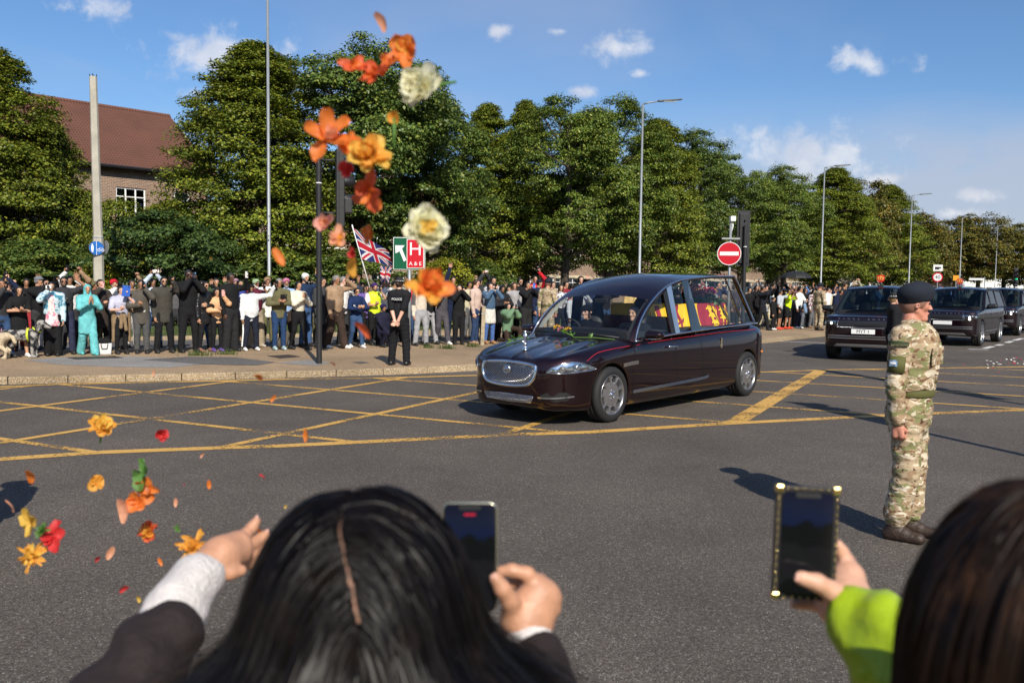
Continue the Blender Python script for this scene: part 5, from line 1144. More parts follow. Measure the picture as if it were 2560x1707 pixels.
def ik(S, T, a, b, pole):
 S, T = np.asarray(S, float), np.asarray(T, float); v = T - S; L_ = np.linalg.norm(v); u_ = v / (L_ + 1e-9)
 if L_ > (a + b) * .995: T = S + u_ * (a + b) * .995; L_ = (a + b) * .995
 x = (a * a - b * b + L_ * L_) / (2 * L_); h = math.sqrt(max(a * a - x * x, 0)); p = np.asarray(pole, float); p = nrm(p - u_ * np.dot(p, u_))
 return S + u_ * x + p * h, T
ARMS = {  # wrist target (side, front, height) in metres / body heights, pole, hand, finger direction or None, palm
 'down': ((.215, .03, .475), (.4, .6, -.2), 'relax', None, (-1, 0, 0)), 'phone': ((.055, .27, .875), (.8, .1, -1), 'grip', (0, .15, 1), (-.6, .8, 0)), 'high': ((.07, .24, 1.04), (.9, .2, -.6), 'grip', (-.1, .1, 1), (-.6, .8, 0)),
 'reach': ((.10, .42, .93), (.7, 0, -1), 'grip', (-.1, .3, 1), (-.5, .8, 0)), 'wave': ((.23, .16, .97), (1, .2, -.6), 'open', (.12, .1, 1), (0, 1, 0)), 'wave2': ((.16, .22, .93), (1, 0, -.8), 'open', (0, .25, 1), (0, 1, .1)),
 'clap': ((.035, .25, .745), (.9, -.2, -.8), 'open', (-.1, .35, 1), (-1, 0, 0)), 'chest': ((.06, .25, .655), (.9, -.1, -.7), 'grip', (-.3, .8, .55), (-.3, .2, 1)), 'cross': ((-.06, .17, .66), (.9, .1, -.8), 'relax', (-1, .2, .1), (0, -1, 0)),
 'back': ((.02, -.19, .485), (.9, -.5, 0), 'relax', (-.7, -.2, -.5), (0, -1, 0)), 'out': ((.50, .22, .96), (.2, -.2, -1), 'grip', (.55, .3, .8), (-.5, .8, 0)), 'pocket': ((.17, .06, .50), (.8, -.5, 0), 'relax', None, (-1, 0, 0)), 'hip': ((.12, .20, .56), (.9, -.5, -.3), 'relax', (-.8, .5, -.2), (0, -1, 0)), 'knee': ((.10, .30, .52), (.6, -.2, -.6), 'relax', (0, .5, -.8), (0, -1, 0)), 'attn': ((.262, .0, .470), (1.0, -.5, 0), 'fist', (0, .08, -1), (-1, 0, 0))}
def head_sdf(s, c, k, fem=False):
 """c: head centre (mid chin-crown), k: head height"""
 c = np.asarray(c, float); q = lambda x, y, z: c + np.array([x, y, z]) * k
 s.cone(q(0, -.03, .12), q(0, .13, .11), .325 * k, .325 * k, (1, 0, 0), 1.06, .05 * k)
 s.cone(q(0, -.12, .06), q(0, -.18, -.34), .235 * k, (.125 if not fem else .11) * k, None, 1, .10 * k)
 for sg in (1, -1):
  s.cone(q(sg * .20, .02, -.16), q(sg * .07, -.20, -.37), .085 * k, .07 * k, None, 1, .10 * k); s.ball(q(sg * .165, -.235, -.07), .085 * k, .08 * k)
 s.ball(q(0, -.265, -.40), .075 * k, .07 * k); s.cone(q(0, -.335, .06), q(0, -.425, -.115), .030 * k, .048 * k, None, 1, .035 * k)
 for sg in (1, -1): s.ball(q(sg * .045, -.375, -.125), .034 * k, .025 * k)
 s.cone(q(-.15, -.285, .095), q(.15, -.285, .095), .05 * k, .05 * k, None, 1, .05 * k)
 s.cone(q(-.065, -.335, -.232), q(.065, -.335, -.232), .026 * k, .026 * k, None, 1, .02 * k); s.cone(q(-.05, -.328, -.278), q(.05, -.328, -.278), .028 * k, .028 * k, None, 1, .02 * k)
 for sg in (1, -1): s.ball(q(sg * .135, -.375, .025), .062 * k, .045 * k, sub=True); s.ball(q(sg * .335, .04, -.02), .095 * k, .02 * k, (1, .25 * sg, 0), 2.6); s.ball(q(sg * .365, .02, -.01), .045 * k, .02 * k, sub=True)
 return s
class Person:
 def __init__(s, h=1.7, w=1.0, L='down', Rr='down', legs='stand', lean=0.0, headyaw=0.0, fem=False, child=False, headpitch=0.0):
  s.h, s.w, s.fem = h, w, fem; a = np.array; sw = (.112 if not fem else .100) * h * (1 + (w - 1) * .5)
  dz = {'kneel': -.235 * h, 'crouch': -.27 * h}.get(legs, 0.0); ly = lean * h
  s.pel = a([0, 0, .525 * h + dz]); s.chest = a([0, -.02 * h - ly * .6, .725 * h + dz]); s.neck = a([0, .01 * h - ly, .845 * h + dz]); s.hd = a([0, -.008 * h - ly * 1.15, .934 * h + dz]); s.hk = .134 * h * (1.08 if child else 1)
  s.S = {}; s.E = {}; s.Wt = {}; s.hand = {}
  for sg, nm in ((1, L), (-1, Rr)):
   if isinstance(nm, tuple): tgt, pole, hk, fd, pm = nm
   else: tgt, pole, hk, fd, pm = ARMS[nm]
   S = a([sg * sw, .008 * h - ly * .85, .805 * h + dz]); T = a([sg * tgt[0], -tgt[1] - ly, tgt[2] * h + (dz if tgt[2] > .5 or dz else 0)])
   E, T = ik(S, T, .178 * h, .150 * h, (sg * pole[0], -pole[1] if nm != 'down' else .6, pole[2]))
   s.S[sg], s.E[sg], s.Wt[sg] = S, E, T; d = nrm(T - E) if fd is None else nrm(a([sg * fd[0], -fd[1], fd[2]])); pmv = a([sg * pm[0], -pm[1], pm[2]]); s.hand[sg] = (hk, d, pmv)
  s.legs = {}
  for sg in (1, -1):
   hp = a([sg * .052 * h, 0, .515 * h + dz])
   if legs == 'kneel' and sg == 1: kn = a([.09 * h, -.26 * h, .27 * h]); an = a([.09 * h, -.24 * h, .045 * h])
   elif legs == 'kneel': kn = a([-.05 * h, -.06 * h, .055 * h]); an = a([-.05 * h, .18 * h, .05 * h])
   elif legs == 'crouch': kn = a([sg * .09 * h, -.22 * h, .26 * h]); an = a([sg * .07 * h, -.05 * h, .045 * h])
   elif legs == 'walk': kn = a([sg * .055 * h, (-.07 if sg > 0 else .02) * h, .285 * h]); an = a([sg * .06 * h, (-.12 if sg > 0 else .12) * h, .045 * h])
   elif legs == 'wide': kn = a([sg * .075 * h, -.015 * h, .285 * h]); an = a([sg * .092 * h, .01 * h, .045 * h])
   else: kn = a([sg * .058 * h, -.012 * h + .006 * sg, .285 * h]); an = a([sg * .060 * h, .012 * h - .02 * sg, .045 * h])
   s.legs[sg] = (hp, kn, an)
 def _torso(s, q, add, lo=.50, hem=None, belly=1.0):
  h, w = s.h, s.w; rx = (.088 if not s.fem else .080) * h * w + add
  mid = (s.pel + s.chest) / 2
  q.cone(s.pel + np.array([0, 0, (lo - .525) * h]), mid, rx * (1.04 if s.fem else 1.0), rx * .95 * belly, (0, 1, 0), 1.42, .05); q.cone(mid, s.chest + np.array([0, 0, .03 * h]), rx * .95 * belly, rx * 1.04, (0, 1, 0), 1.40 if not s.fem else 1.3, .05)
  q.cone(s.S[1] * .86 + s.S[-1] * .14, s.S[-1] * .86 + s.S[1] * .14, .042 * h + add, .042 * h + add, None, 1, .06)
  q.cone(s.chest + np.array([0, 0, .06 * h]), s.neck + np.array([0, 0, -.01]), .06 * h + add, .032 * h + add * .6, (0, 1, 0), 1.1, .05)
 def body(s, res=.022, detail=False):
  h, w = s.h, s.w; q = SDF(.03); s._torso(q, -.010)
  q.cone(s.neck + np.array([0, .01, -.05]), s.hd + np.array([0, .018 * h, -.05 * h]), .034 * h * (.9 if s.fem else 1), .031 * h * (.9 if s.fem else 1), None, 1, .03)
  if detail: head_sdf(q, s.hd, s.hk, s.fem)
  else:
   k = s.hk; c = s.hd; v = lambda x, y, z: c + np.array([x, y, z]) * k
   q.cone(v(0, -.03, .12), v(0, .12, .11), .325 * k, .325 * k, (1, 0, 0), 1.06, .02); q.cone(v(0, -.13, .05), v(0, -.20, -.37), .235 * k, .125 * k, None, 1, .03); q.cone(v(0, -.33, .04), v(0, -.42, -.12), .045 * k, .055 * k, None, 1, .012)
  for sg in (1, -1):
   q.cone(s.S[sg], s.E[sg], .031 * h * w, .025 * h, None, 1, .025); q.cone(s.E[sg], s.Wt[sg], .025 * h, .0165 * h, None, 1, .02)
   hp, kn, an = s.legs[sg]; q.cone(hp, kn, .050 * h * w, .034 * h, None, 1, .03); q.cone(kn, an, .033 * h, .022 * h, None, 1, .03); q.cone(an, an + np.array([0, -.07 * h, -.028 * h]), .020 * h, .012 * h, None, 1, .02)
  V, F = q.mesh(res)
  for sg in (1, -1):
   hk, d, pm = s.hand[sg]; hv, hf = HANDS[hk]; M_ = orient(d, pm); sc = h / 1.72; hv = hv.copy()
   if sg > 0: hv[:, 0] *= -1; hf = hf[:, ::-1]
   M2 = M_.copy()
   HV = (hv * sc) @ np.stack([M2[:, 0], M2[:, 1], M2[:, 2]], 0) + s.Wt[sg]; F = np.concatenate([F, hf + len(V)]); V = np.concatenate([V, HV])
  return V, F
 def top(s, res, sleeve=1.0, lo=.50, add=.012, puff=0.0, hood=False, collar=False, skirt=None, post=None, belly=1.0, hem=None, ak=.03):
  h = s.h; q = SDF(.03); s._torso(q, add + puff, lo, belly=belly)
  if skirt: q.cone(s.pel + np.array([0, 0, -.02 * h]), np.array([0, 0, skirt * h + .06]), .098 * h * s.w + add, .105 * h * s.w + add, (0, 1, 0), 1.35, .04)
  q.cutz(hem if hem else ((skirt if skirt else lo - .045) * h + (s.pel[2] - .525 * h) if not (skirt and s.pel[2] < .4 * h) else .02))
  for sg in (1, -1):
   if sleeve <= .02: continue
   E = s.E[sg]; W_ = s.Wt[sg]
   if sleeve <= .5: t = sleeve * 2; q.cone(s.S[sg], s.S[sg] + (E - s.S[sg]) * t, .036 * h * s.w + add + puff, .034 * h + add + puff, None, 1, .03)
   else: t = (sleeve - .5) * 2; q.cone(s.S[sg], E, .035 * h * s.w + add + puff, .030 * h + add + puff, None, 1, ak); q.cone(E, E + (W_ - E) * t, .029 * h + add + puff, .022 * h + add * .8 + puff * .5, None, 1, ak * .7)
  if hood: q.cone(s.neck + np.array([-.05, .05, -.02]), s.neck + np.array([.05, .05, -.02]), .05, .05, None, 1, .03)
  if collar: q.cone(s.neck + np.array([0, .015, -.045]), s.neck + np.array([0, .012, .0]), .038 * h, .036 * h, None, 1, .012)
  return q.mesh(res, post)
 def bottom(s, res, style='trousers', add=.010, post=None):
  h = s.h; q = SDF(.03); w = s.w; rx = .090 * h * w + add
  q.cone(s.pel + np.array([0, 0, .045 * h]), s.pel + np.array([0, .005, -.02 * h]), rx * .96, rx * 1.02, (0, 1, 0), 1.35, .04)
  for sg in (1, -1):
   hp, kn, an = s.legs[sg]
   if style == 'skirt': q.cone(hp, kn * .9 + hp * .1, .075 * h, .075 * h, None, 1, .06); continue
   r1, r2, r3 = {'trousers': (.054, .041, .036), 'jeans': (.052, .037, .030), 'leggings': (.050, .034, .023), 'wide': (.057, .050, .054), 'shorts': (.056, .052, .05)}[style]
   if style == 'shorts': q.cone(hp, hp + (kn - hp) * .82, r1 * h * w + add, r2 * h + add, None, 1, .03); continue
   q.cone(hp, kn, r1 * h * w + add, r2 * h + add * .6, None, 1, .03); q.cone(kn, an + (kn - an) * .02, r2 * h + add * .6, r3 * h + add * .5, None, 1, .025)
  return q.mesh(res, post)
 def shoe(s, sg, res, boot=0.0):
  h = s.h; hp, kn, an = s.legs[sg]; q = SDF(.02); b = an.copy(); b[2] = min(b[2], .05 * h)
  tz = max(an[2] - .028 * h, .012) if an[2] < .08 * h else an[2] - .02
  fw = np.array([sg * .012, -1, 0]); fw = nrm(fw)
  q.cone(an + np.array([0, .015 * h, -.020 * h]), an + fw * .095 * h + np.array([0, 0, -.024 * h]), .030 * h, .024 * h, (0, 0, 1), 1.05, .02); q.cone(an + np.array([0, .004 * h, 0]), an + fw * .04 * h + np.array([0, 0, -.01 * h]), .026 * h, .024 * h, None, 1, .02)
  if boot: q.cone(an, an + (kn - an) * boot, .031 * h, .035 * h, None, 1, .02)
  def flat(D, X, Y, Z): return np.maximum(D, -(Z - .002))
  return q.mesh(res, flat)
 def hair(s, style, res):
  k = s.hk; c = s.hd; v = lambda x, y, z: c + np.array([x, y, z]) * k; q = SDF(.02)
  if style in ('short', 'long', 'bun', 'bob', 'pony'):
   q.cone(v(0, -.02, .15), v(0, .13, .10), .355 * k, .35 * k, (1, 0, 0), 1.05, .02)
   if style != 'short': q.cone(v(0, .17, .0), v(0, .20, -.30), .28 * k, .2 * k, None, 1, .04)
   if style == 'long':
    for sg in (1, -1): q.cone(v(sg * .27, .02, .05), v(sg * .30, .0, -.75), .12 * k, .10 * k, (0, 1, 0), .8, .04)
    q.cone(v(0, .22, -.1), v(0, .28, -.95), .28 * k, .18 * k, (0, 1, 0), 1.5, .04)
   if style == 'bob':
    for sg in (1, -1): q.cone(v(sg * .27, .03, .05), v(sg * .28, .0, -.35), .12 * k, .10 * k, None, 1, .04)
   if style == 'bun': q.ball(v(0, .46, -.02), .15 * k)
   if style == 'pony': q.cone(v(0, .45, .05), v(0, .50, -.55), .10 * k, .06 * k, None, 1, .03)
   q.cone(v(0, -.34, -.02), v(0, -.30, -.55), .27 * k, .28 * k, (1, 0, 0), .96, .015, True)
   if style in ('short', 'bun', 'pony'):
    for sg in (1, -1): q.cone(v(sg * .34, -.06, -.14), v(sg * .30, .0, -.5), .10 * k, .12 * k, None, 1, .015, True)
    q.cone(v(0, .2, -.42), v(0, .3, -.6), .20 * k, .2 * k, None, 1, .02, True)
  elif style == 'turban':
   q.cone(v(-.05, -.05, .22), v(.05, .14, .24), .40 * k, .39 * k, (0, 0, 1), 1.15, .03); q.cone(v(0, -.16, .16), v(0, -.20, .34), .25 * k, .2 * k, None, 1, .03); q.cone(v(0, -.38, -.02), v(0, -.34, -.55), .27 * k, .34 * k, None, 1, .015, True)
  elif style == 'beanie': q.cone(v(0, -.02, .16), v(0, .12, .22), .37 * k, .33 * k, None, 1, .03); q.cone(v(0, -.40, -.10), v(0, -.3, -.6), .30 * k, .3 * k, None, 1, .015, True); q.cone(v(0, .3, -.45), v(0, -.3, -.6), .36 * k, .4 * k, None, 1, .015, True)
  elif style in ('cap', 'flatcap'): q.cone(v(0, -.03, .20), v(0, .12, .18), .365 * k, .36 * k, (0, 0, 1), 1.2, .02); q.cone(v(-.12, -.36, .20), v(.12, -.36, .20), .16 * k, .16 * k, (0, 0, 1), 4.0, .02); q.cone(v(0, -.2, -.30), v(0, .25, -.30), .40 * k, .40 * k, None, 1, .012, True)
  elif style == 'beret': q.cone(v(.02, -.05, .36), v(-.10, .13, .33), .46 * k, .44 * k, (.22, .06, 1), 1.35, .03); q.cone(v(0, -.07, .19), v(0, .14, .13), .355 * k, .355 * k, (0, .15, 1), 1.8, .03)
  elif style == 'bowler': q.cone(v(0, -.01, .24), v(0, .10, .24), .345 * k, .345 * k, (0, 0, 1), .92, .02); q.cone(v(0, -.05, .13), v(0, .14, .13), .50 * k, .50 * k, (0, 0, 1), 7.0, .03)
  elif style == 'scarf': q.cone(v(0, .02, .14), v(0, .14, .05), .375 * k, .37 * k, None, 1, .03); q.cone(v(0, .08, -.3), v(0, .02, -.75), .36 * k, .5 * k, (0, 1, 0), 1.2, .05); q.cone(v(0, -.40, .0), v(0, -.34, -.40), .30 * k, .27 * k, None, 1, .015, True)
  return q.mesh(res)
 def beard(s, res):
  k = s.hk; c = s.hd; v = lambda x, y, z: c + np.array([x, y, z]) * k; q = SDF(.012)
  for sg in (1, -1): q.cone(v(sg * .27, -.02, -.08), v(sg * .10, -.20, -.36), .06 * k, .09 * k)
  q.cone(v(-.04, -.24, -.40), v(.04, -.24, -.42), .125 * k, .125 * k); q.cone(v(-.08, -.37, -.19), v(.08, -.37, -.19), .03 * k, .03 * k); return q.mesh(res)
 def eyes(s, shades=False):
  k = s.hk; c = s.hd; v = lambda x, y, z: c + np.array([x, y, z]) * k; mb = MB()
  for sg in (1, -1):
   if shades: mb.lathe([(0, .012), (.085 * k, .008), (.10 * k, 0), (0, -.01)], 8, Rm(tuple(v(sg * .14, -.36, .03)), (R(90), 0, 0)) @ Matrix.Diagonal((1.15, .8, 1, 1)))
   else: mb.lathe([(0, .006), (.05 * k, .004), (.06 * k, -.004)], 8, Rm(tuple(v(sg * .13, -.335, .035)), (R(90), 0, 0)) @ Matrix.Diagonal((1.1, .55, 1, 1))); mb.box(tuple(v(sg * .135, -.335, .115)), (.13 * k, .02 * k, .025 * k))
  if shades: mb.box(tuple(v(0, -.36, .05)), (.5 * k, .015 * k, .02 * k))
  return mb
def phone_at(p, per, sg, kind, holder, m=None, land=False):
 hk, d, pm = p.hand[sg]; M_ = orient(d, pm); c = p.Wt[sg] + M_ @ np.array([.0, -.05, .10]) * (p.h / 1.72)
 sz = {'phone': (.075, .009, .15), 'tablet': (.17, .010, .24), 'camera': (.11, .06, .07)}[kind]
 if land: sz = (sz[2], sz[1], sz[0])
 mb = MB(); mb.box((0, 0, 0), sz); o = mb.build({'phone': 'mobile_phone', 'tablet': 'tablet_computer', 'camera': 'camera_compact'}[kind], m or phone_b, bevel=.004)
 if kind == 'camera': q = MB(); q.lathe([(.026, 0), (.026, .04), (.02, .045), (0, .045)], 14, Rm((0, -.03, 0), (R(90), 0, 0))); q.build('lens', phone_b, o)
 else: q = MB(); q.box((sz[0] * .28, -sz[1] / 2 - .0012, sz[2] * .36), (.018, .002, .03)); q.build('camera_lens', phone_b if m else chrome, o); q = MB(); q.box((0, sz[1] / 2 + .0008, 0), (sz[0] * .9, .001, sz[2] * .92)); q.build('screen', mat('phone_screen', (.03, .035, .045), .1, 0, .6), o)
 yaw = per.rotation_euler.z; o.location = per.matrix_basis @ Vector(c); o.rotation_euler = (rnd.uniform(-.15, .15), rnd.uniform(-.1, .1), yaw + rnd.uniform(-.25, .25))
 tag(o, '%s %s by %s' % ({phone_w: 'white', phone_p: 'rose-pink', phone_bl: 'blue'}.get(m, 'black'), {'phone': 'phone held up', 'tablet': 'tablet held up', 'camera': 'compact camera held'}[kind], holder), {'phone': 'phone', 'tablet': 'tablet', 'camera': 'camera'}[kind], 'phones and cameras held by the crowd'); return o
def feet_y(px): return float(np.interp(px, [0, 300, 700, 1060, 1230, 1480, 1920, 2060, 2200], [893, 885, 875, 864, 859, 846, 825, 818, 812]))
def make_person(px, ytop, label, top=('plain', (.02, .02, .02)), bot=('trousers', (.02, .02, .022)), hair=('short', 'black'), skin=2, L='down', Rr='down', yaw=35, legs='stand', back=0, w=1.0, fem=False, shoes=(.02, .02, .02), shades=False, beard=None, lean=0.0, res=.024, grp='spectators along the pavement', hdg=None, child=False, pos=None, h=None, headyaw=0, belly=1.0):
 fy = feet_y(px) - back; g = G(px, fy, PZ) if pos is None else Vector(pos)
 if h is None:
  dep = (CAMM.to_3x3().inverted() @ (g - Vector((0, 0, CAMH)))).z * -1; drop = {'kneel': .765, 'crouch': .73}.get(legs, 1.0)
  h = (P(px, ytop, dep).z - g.z) / drop / (1.005 if hair[0] not in ('turban', 'beanie', 'cap', 'beret', 'bowler') else 1.04); h = min(max(h, 1.0), 1.95)
 if legs == 'stand': legs = rnd.choice(('stand', 'stand', 'wide', 'walk'))
 yaw += rnd.uniform(-14, 14); lean += rnd.uniform(-.01, .025)
 p = Person(h, w, L, Rr, legs, lean, headyaw, fem, child); e = empty('person', tuple(g), R(yaw), label, 'person', grp)
 V, F = p.body(res); sk = mesh('body', V, F, SKIN[skin], e, True)
 st, tc = top[0], top[1]; kw = dict(sleeve=1.0, lo=.49, add=.013)
 if st == 'tee': kw['sleeve'] = .42
 if st == 'vest': kw['sleeve'] = 0
 if st == 'coat': kw.update(skirt=.33, add=.02)
 if st == 'dress': kw.update(skirt=.36, sleeve=.4)
 if st == 'tunic': kw.update(skirt=.30, sleeve=.9, add=.016)
 if st == 'hoodie': kw.update(hood=True, add=.020)
 if st == 'puffer': kw.update(puff=.03, add=.015, collar=True)
 if st == 'shirt': kw.update(collar=True)
 if st == 'blazer': kw.update(lo=.44, add=.02)
 kw['belly'] = belly
 fold = lambda D, X, Y, Z: D + .005 * np.sin(Z * 70 + X * 45 + 2.2 * np.sin(Y * 30)) * np.sin(X * 38 - Z * 20) + .003 * np.sin(Z * 120 - Y * 60)
 V, F = p.top(res, post=fold, **kw); mesh({'tee': 't_shirt', 'coat': 'coat', 'dress': 'dress', 'tunic': 'tunic', 'hoodie': 'hoodie', 'puffer': 'puffer_jacket', 'shirt': 'shirt', 'blazer': 'jacket'}.get(st, 'top'), V, F, cloth(tc, top[2] if len(top) > 2 else 'cloth'), e, True)
 if bot: V, F = p.bottom(res, bot[0], post=fold); mesh({'skirt': 'skirt', 'shorts': 'shorts'}.get(bot[0], 'trousers'), V, F, cloth(bot[1]), e, True)
 for sg in (1, -1): V, F = p.shoe(sg, .016); mesh('shoe', V, F, mat('shoe_%02x%02x%02x' % tuple(int(c * 255) for c in shoes), shoes, .55), e, True)
 if hair:
  V, F = p.hair(hair[0], .014); hm = HAIR[hair[1]] if isinstance(hair[1], str) else cloth(hair[1]); mesh({'turban': 'turban', 'beanie': 'beanie', 'cap': 'cap', 'flatcap': 'flat_cap', 'beret': 'beret', 'bowler': 'bowler_hat', 'scarf': 'head_scarf'}.get(hair[0], 'hair'), V, F, hm, e, True)
  if hair[0] in ('cap', 'beret', 'bowler', 'flatcap'): V, F = p.hair('short', .014); mesh('hair', V * np.array([1, 1, 1]) - np.array([0, 0, .022]), F, HAIR[hair[2] if len(hair) > 2 else 'black'], e, True)
 if beard: V, F = p.beard(.012); mesh('beard', V, F, HAIR[beard], e, True)
 p.eyes(shades).build('sunglasses' if shades else 'eyes', shadesm if shades else eyem, e)
 return e, p
# ------------------------------------------------------------------ left-hand crowd, front to back
BLK = (.012, .012, .013); NAV = (.012, .018, .045); JEAN = (.03, .06, .13); GRY = (.10, .10, .105); WHT = (.68, .67, .64); CHA = (.035, .035, .038); TAN = (.30, .19, .11); BRN = (.04, .026, .02); OLV = (.12, .11, .055)
mp = make_person
def ph(t, sg=1, kind='phone', m=None, land=False, who=None): phone_at(t[1], t[0], sg, kind, who or 'the ' + ' '.join(t[0]['label'].split(',')[0].split()[:9]), m, land)
a = mp(6, 696, 'person in charcoal hoodie and jeans at the left edge, holding a phone', ('hoodie', CHA), ('jeans', JEAN), ('long', 'black'), 2, 'down', 'phone', 40, fem=True); ph(a, -1)
a = mp(28, 703, 'person with raised phone behind the charcoal hoodie', ('plain', NAV), ('trousers', NAV), ('short', 'brown'), 0, 'high', 'down', 20, back=14); ph(a, 1)
a = mp(50, 714, 'person in short black dress with long hair, striding beside the dog', ('dress', BLK), None, ('long', 'black'), 1, 'cross', 'chest', 45, 'walk', fem=True, shoes=WHT, w=1.08); ph(a, -1, land=True)
a = mp(101, 689, 'person in grey flat cap and black jacket, phone held level', ('blazer', BLK), ('trousers', CHA), ('flatcap', (.16, .17, .18), 'grey'), 1, 'reach', 'phone', 70, back=9); ph(a, 1, land=True)
a = mp(133, 703, 'person in pale blue floral cardigan and pink tunic, small camera in hand', ('blazer', (.5, .6, .65), 'floral'), ('wide', BLK), ('bob', 'black'), 1, 'down', 'phone', 25, fem=True, w=1.15, shoes=BLK); ph(a, -1, 'camera', phone_w)
q = Person(a[1].h, 1.15, 'down', 'phone', fem=True); V, F = q.top(.024, sleeve=0, lo=.43, add=.002, skirt=.40); mesh('under_tunic', V * np.array([.86, 1.0, 1]) + np.array([0, -.022, 0]), F, cloth((.62, .6, .58), 'tiedye'), a[0], True)
a = mp(163, 690, 'bearded person in charcoal t-shirt and sunglasses, waving one hand', ('tee', CHA), ('trousers', (.03, .035, .07)), ('short', 'black'), 2, 'wave', 'chest', 25, back=3, shades=True, beard='black', w=1.1); ph(a, -1, land=True)
a = mp(178, 688, 'person in white shirt behind the waving bearded one, phone raised high', ('shirt', WHT), ('trousers', CHA), ('short', 'black'), 2, 'wave2', 'high', 30, back=15); ph(a, -1)
a = mp(220, 710, 'person in turquoise tunic, trousers and head scarf, clapping', ('tunic', (.13, .43, .44)), ('wide', (.13, .43, .44)), ('scarf', (.11, .40, .42)), 1, 'clap', 'clap', 35, fem=True, shoes=(.1, .4, .42), w=1.05)
TQ = a
a = mp(252, 697, 'person in dark coat and black scarf, rose-pink phone in front', ('coat', (.045, .035, .03)), ('trousers', BLK), ('bun', 'black'), 1, 'chest', 'phone', 50, back=6, fem=True); ph(a, -1, m=phone_p)
a = mp(287, 692, 'person in red turban and white shirt, filming with a camera', ('shirt', WHT), ('trousers', CHA), ('turban', (.55, .015, .03)), 1, 'phone', 'phone', 45, back=13, beard='grey'); ph(a, 1, 'camera')
a = mp(304, 714, 'person in lilac t-shirt with tan jumper tied at the waist, blue tablet raised', ('tee', (.42, .42, .52)), ('leggings', BLK), ('bun', 'black'), 0, 'phone', 'chest', 30, fem=True, w=1.12); ph(a, 1, 'tablet', phone_bl)
q = a[1]; s_ = SDF(.03); s_.cone(q.pel + np.array([0, .02, .06]), q.pel + np.array([0, .03, -.03]), .19, .20, (0, 1, 0), 1.4); s_.cone((.16, -.02, .93), (.17, .0, .30), .07, .05, (1, 0, 0), 1.6); s_.cone((-.16, -.02, .93), (-.17, .0, .30), .07, .05, (1, 0, 0), 1.6); s_.cone((.03, -.16, .90), (.06, -.17, .55), .035, .04); s_.cone((-.03, -.16, .90), (-.05, -.17, .60), .035, .04); V, F = s_.mesh(.022); mesh('tied_jumper', V, F, cloth((.22, .15, .085)), a[0], True)
a = mp(355, 698, 'person in grey-brown suit jacket and white shirt, phone at chest', ('blazer', (.085, .075, .062)), ('trousers', (.075, .075, .075)), ('short', 'black'), 2, 'phone', 'chest', 40, w=1.06); ph(a, 1)
q = MB(); hh = a[1].h; q.prism([(-.035, -.22), (.06, -.22), (.05, .10), (.0, .14), (-.05, .10)], .01, Rm((.01, -.128, .70 * hh), (R(90), 0, 0))); q.build('shirt_front', cloth(WHT), a[0])
a = mp(384, 694, 'person in light blue shirt behind the suit jackets, white phone overhead', ('shirt', (.45, .52, .62)), ('jeans', JEAN), ('short', 'black'), 2, 'high', 'high', 30, back=14); ph(a, 1, m=phone_w, land=True)
a = mp(411, 690, 'person in brown blazer and sunglasses, phone held out', ('blazer', (.055, .05, .042)), ('trousers', BLK), ('short', 'black'), 1, 'reach', 'down', 40, shades=True, beard='black', w=1.06); ph(a, 1, land=True)
a = mp(472, 673, 'tallest person in black hoodie and sunglasses, phone at the face', ('hoodie', BLK), ('trousers', BLK), ('short', 'black'), 3, 'phone', 'phone', 40, shades=True, w=1.15, shoes=BLK); ph(a, 1)
a = mp(505, 700, 'person in jeans behind the black hoodie, arm raised', ('plain', BLK), ('jeans', JEAN), ('short', 'black'), 1, 'wave2', 'down', 40, back=12)
a = mp(514, 702, 'person in black leather jacket and sunglasses', ('blazer', BLK, 'leather'), ('leggings', BLK), ('bun', 'black'), 1, 'cross', 'down', 40, fem=True, shades=True, shoes=(.25, .12, .08))
a = mp(543, 720, 'child in peach hoodie with pink phone, striped leggings and purple trainers', ('hoodie', (.62, .36, .19)), ('leggings', BLK), ('bob', 'black'), 1, 'phone', 'chest', 40, fem=True, child=True, shoes=(.12, .06, .30)); ph(a, 1, m=phone_p)
a = mp(541, 694, 'person in camouflage-green top behind the child in peach, hand raised', ('plain', (.04, .055, .03)), ('trousers', (.3, .3, .33)), ('short', 'black'), 1, 'wave2', 'down', 40, back=11)
a = mp(577, 681, 'person in black jumper and black cargo trousers, one arm raised', ('plain', BLK), ('wide', (.02, .02, .021)), ('short', 'black'), 3, 'reach', 'down', 50, w=1.08, shoes=BLK); ph(a, 1, m=phone_w)
a = mp(600, 698, 'person in blue top behind the black jumper', ('plain', (.04, .06, .25)), ('trousers', BLK), ('short', 'black'), 1, 'phone', 'down', 40, back=13)
a = mp(627, 703, 'bearded person in white and navy tracksuit and black cap, arm stretched out', ('plain', (.66, .66, .66)), ('trousers', (.015, .018, .03)), ('cap', BLK), 2, 'out', 'down', 45, beard='black', w=1.12, shoes=WHT, belly=1.15); ph(a, 1)
q = a[1]; hp, kn, an = q.legs[-1]; s_ = MB(); s_.tube([hp + np.array([-.105, -.03, -.02]), kn + np.array([-.075, -.03, 0]), an + np.array([-.065, -.02, .04])], .02, 6); s_.build('leg_stripe', cloth(WHT), a[0]); s_ = MB(); s_.tube([q.S[-1] + np.array([-.055, -.02, 0]), q.E[-1] + np.array([-.058, 0, 0]), q.Wt[-1] + np.array([-.04, 0, .03])], .03, 6); s_.build('sleeve_panel', cloth((.015, .018, .03)), a[0], True)
a = mp(640, 692, 'person in pale green turban, sunglasses and maroon t-shirt, khaki trousers', ('tee', (.10, .015, .03)), ('wide', (.33, .27, .19)), ('turban', (.28, .38, .22)), 2, 'phone', 'down', 40, back=8, shades=True, beard='white', shoes=(.4, .37, .3)); ph(a, 1)
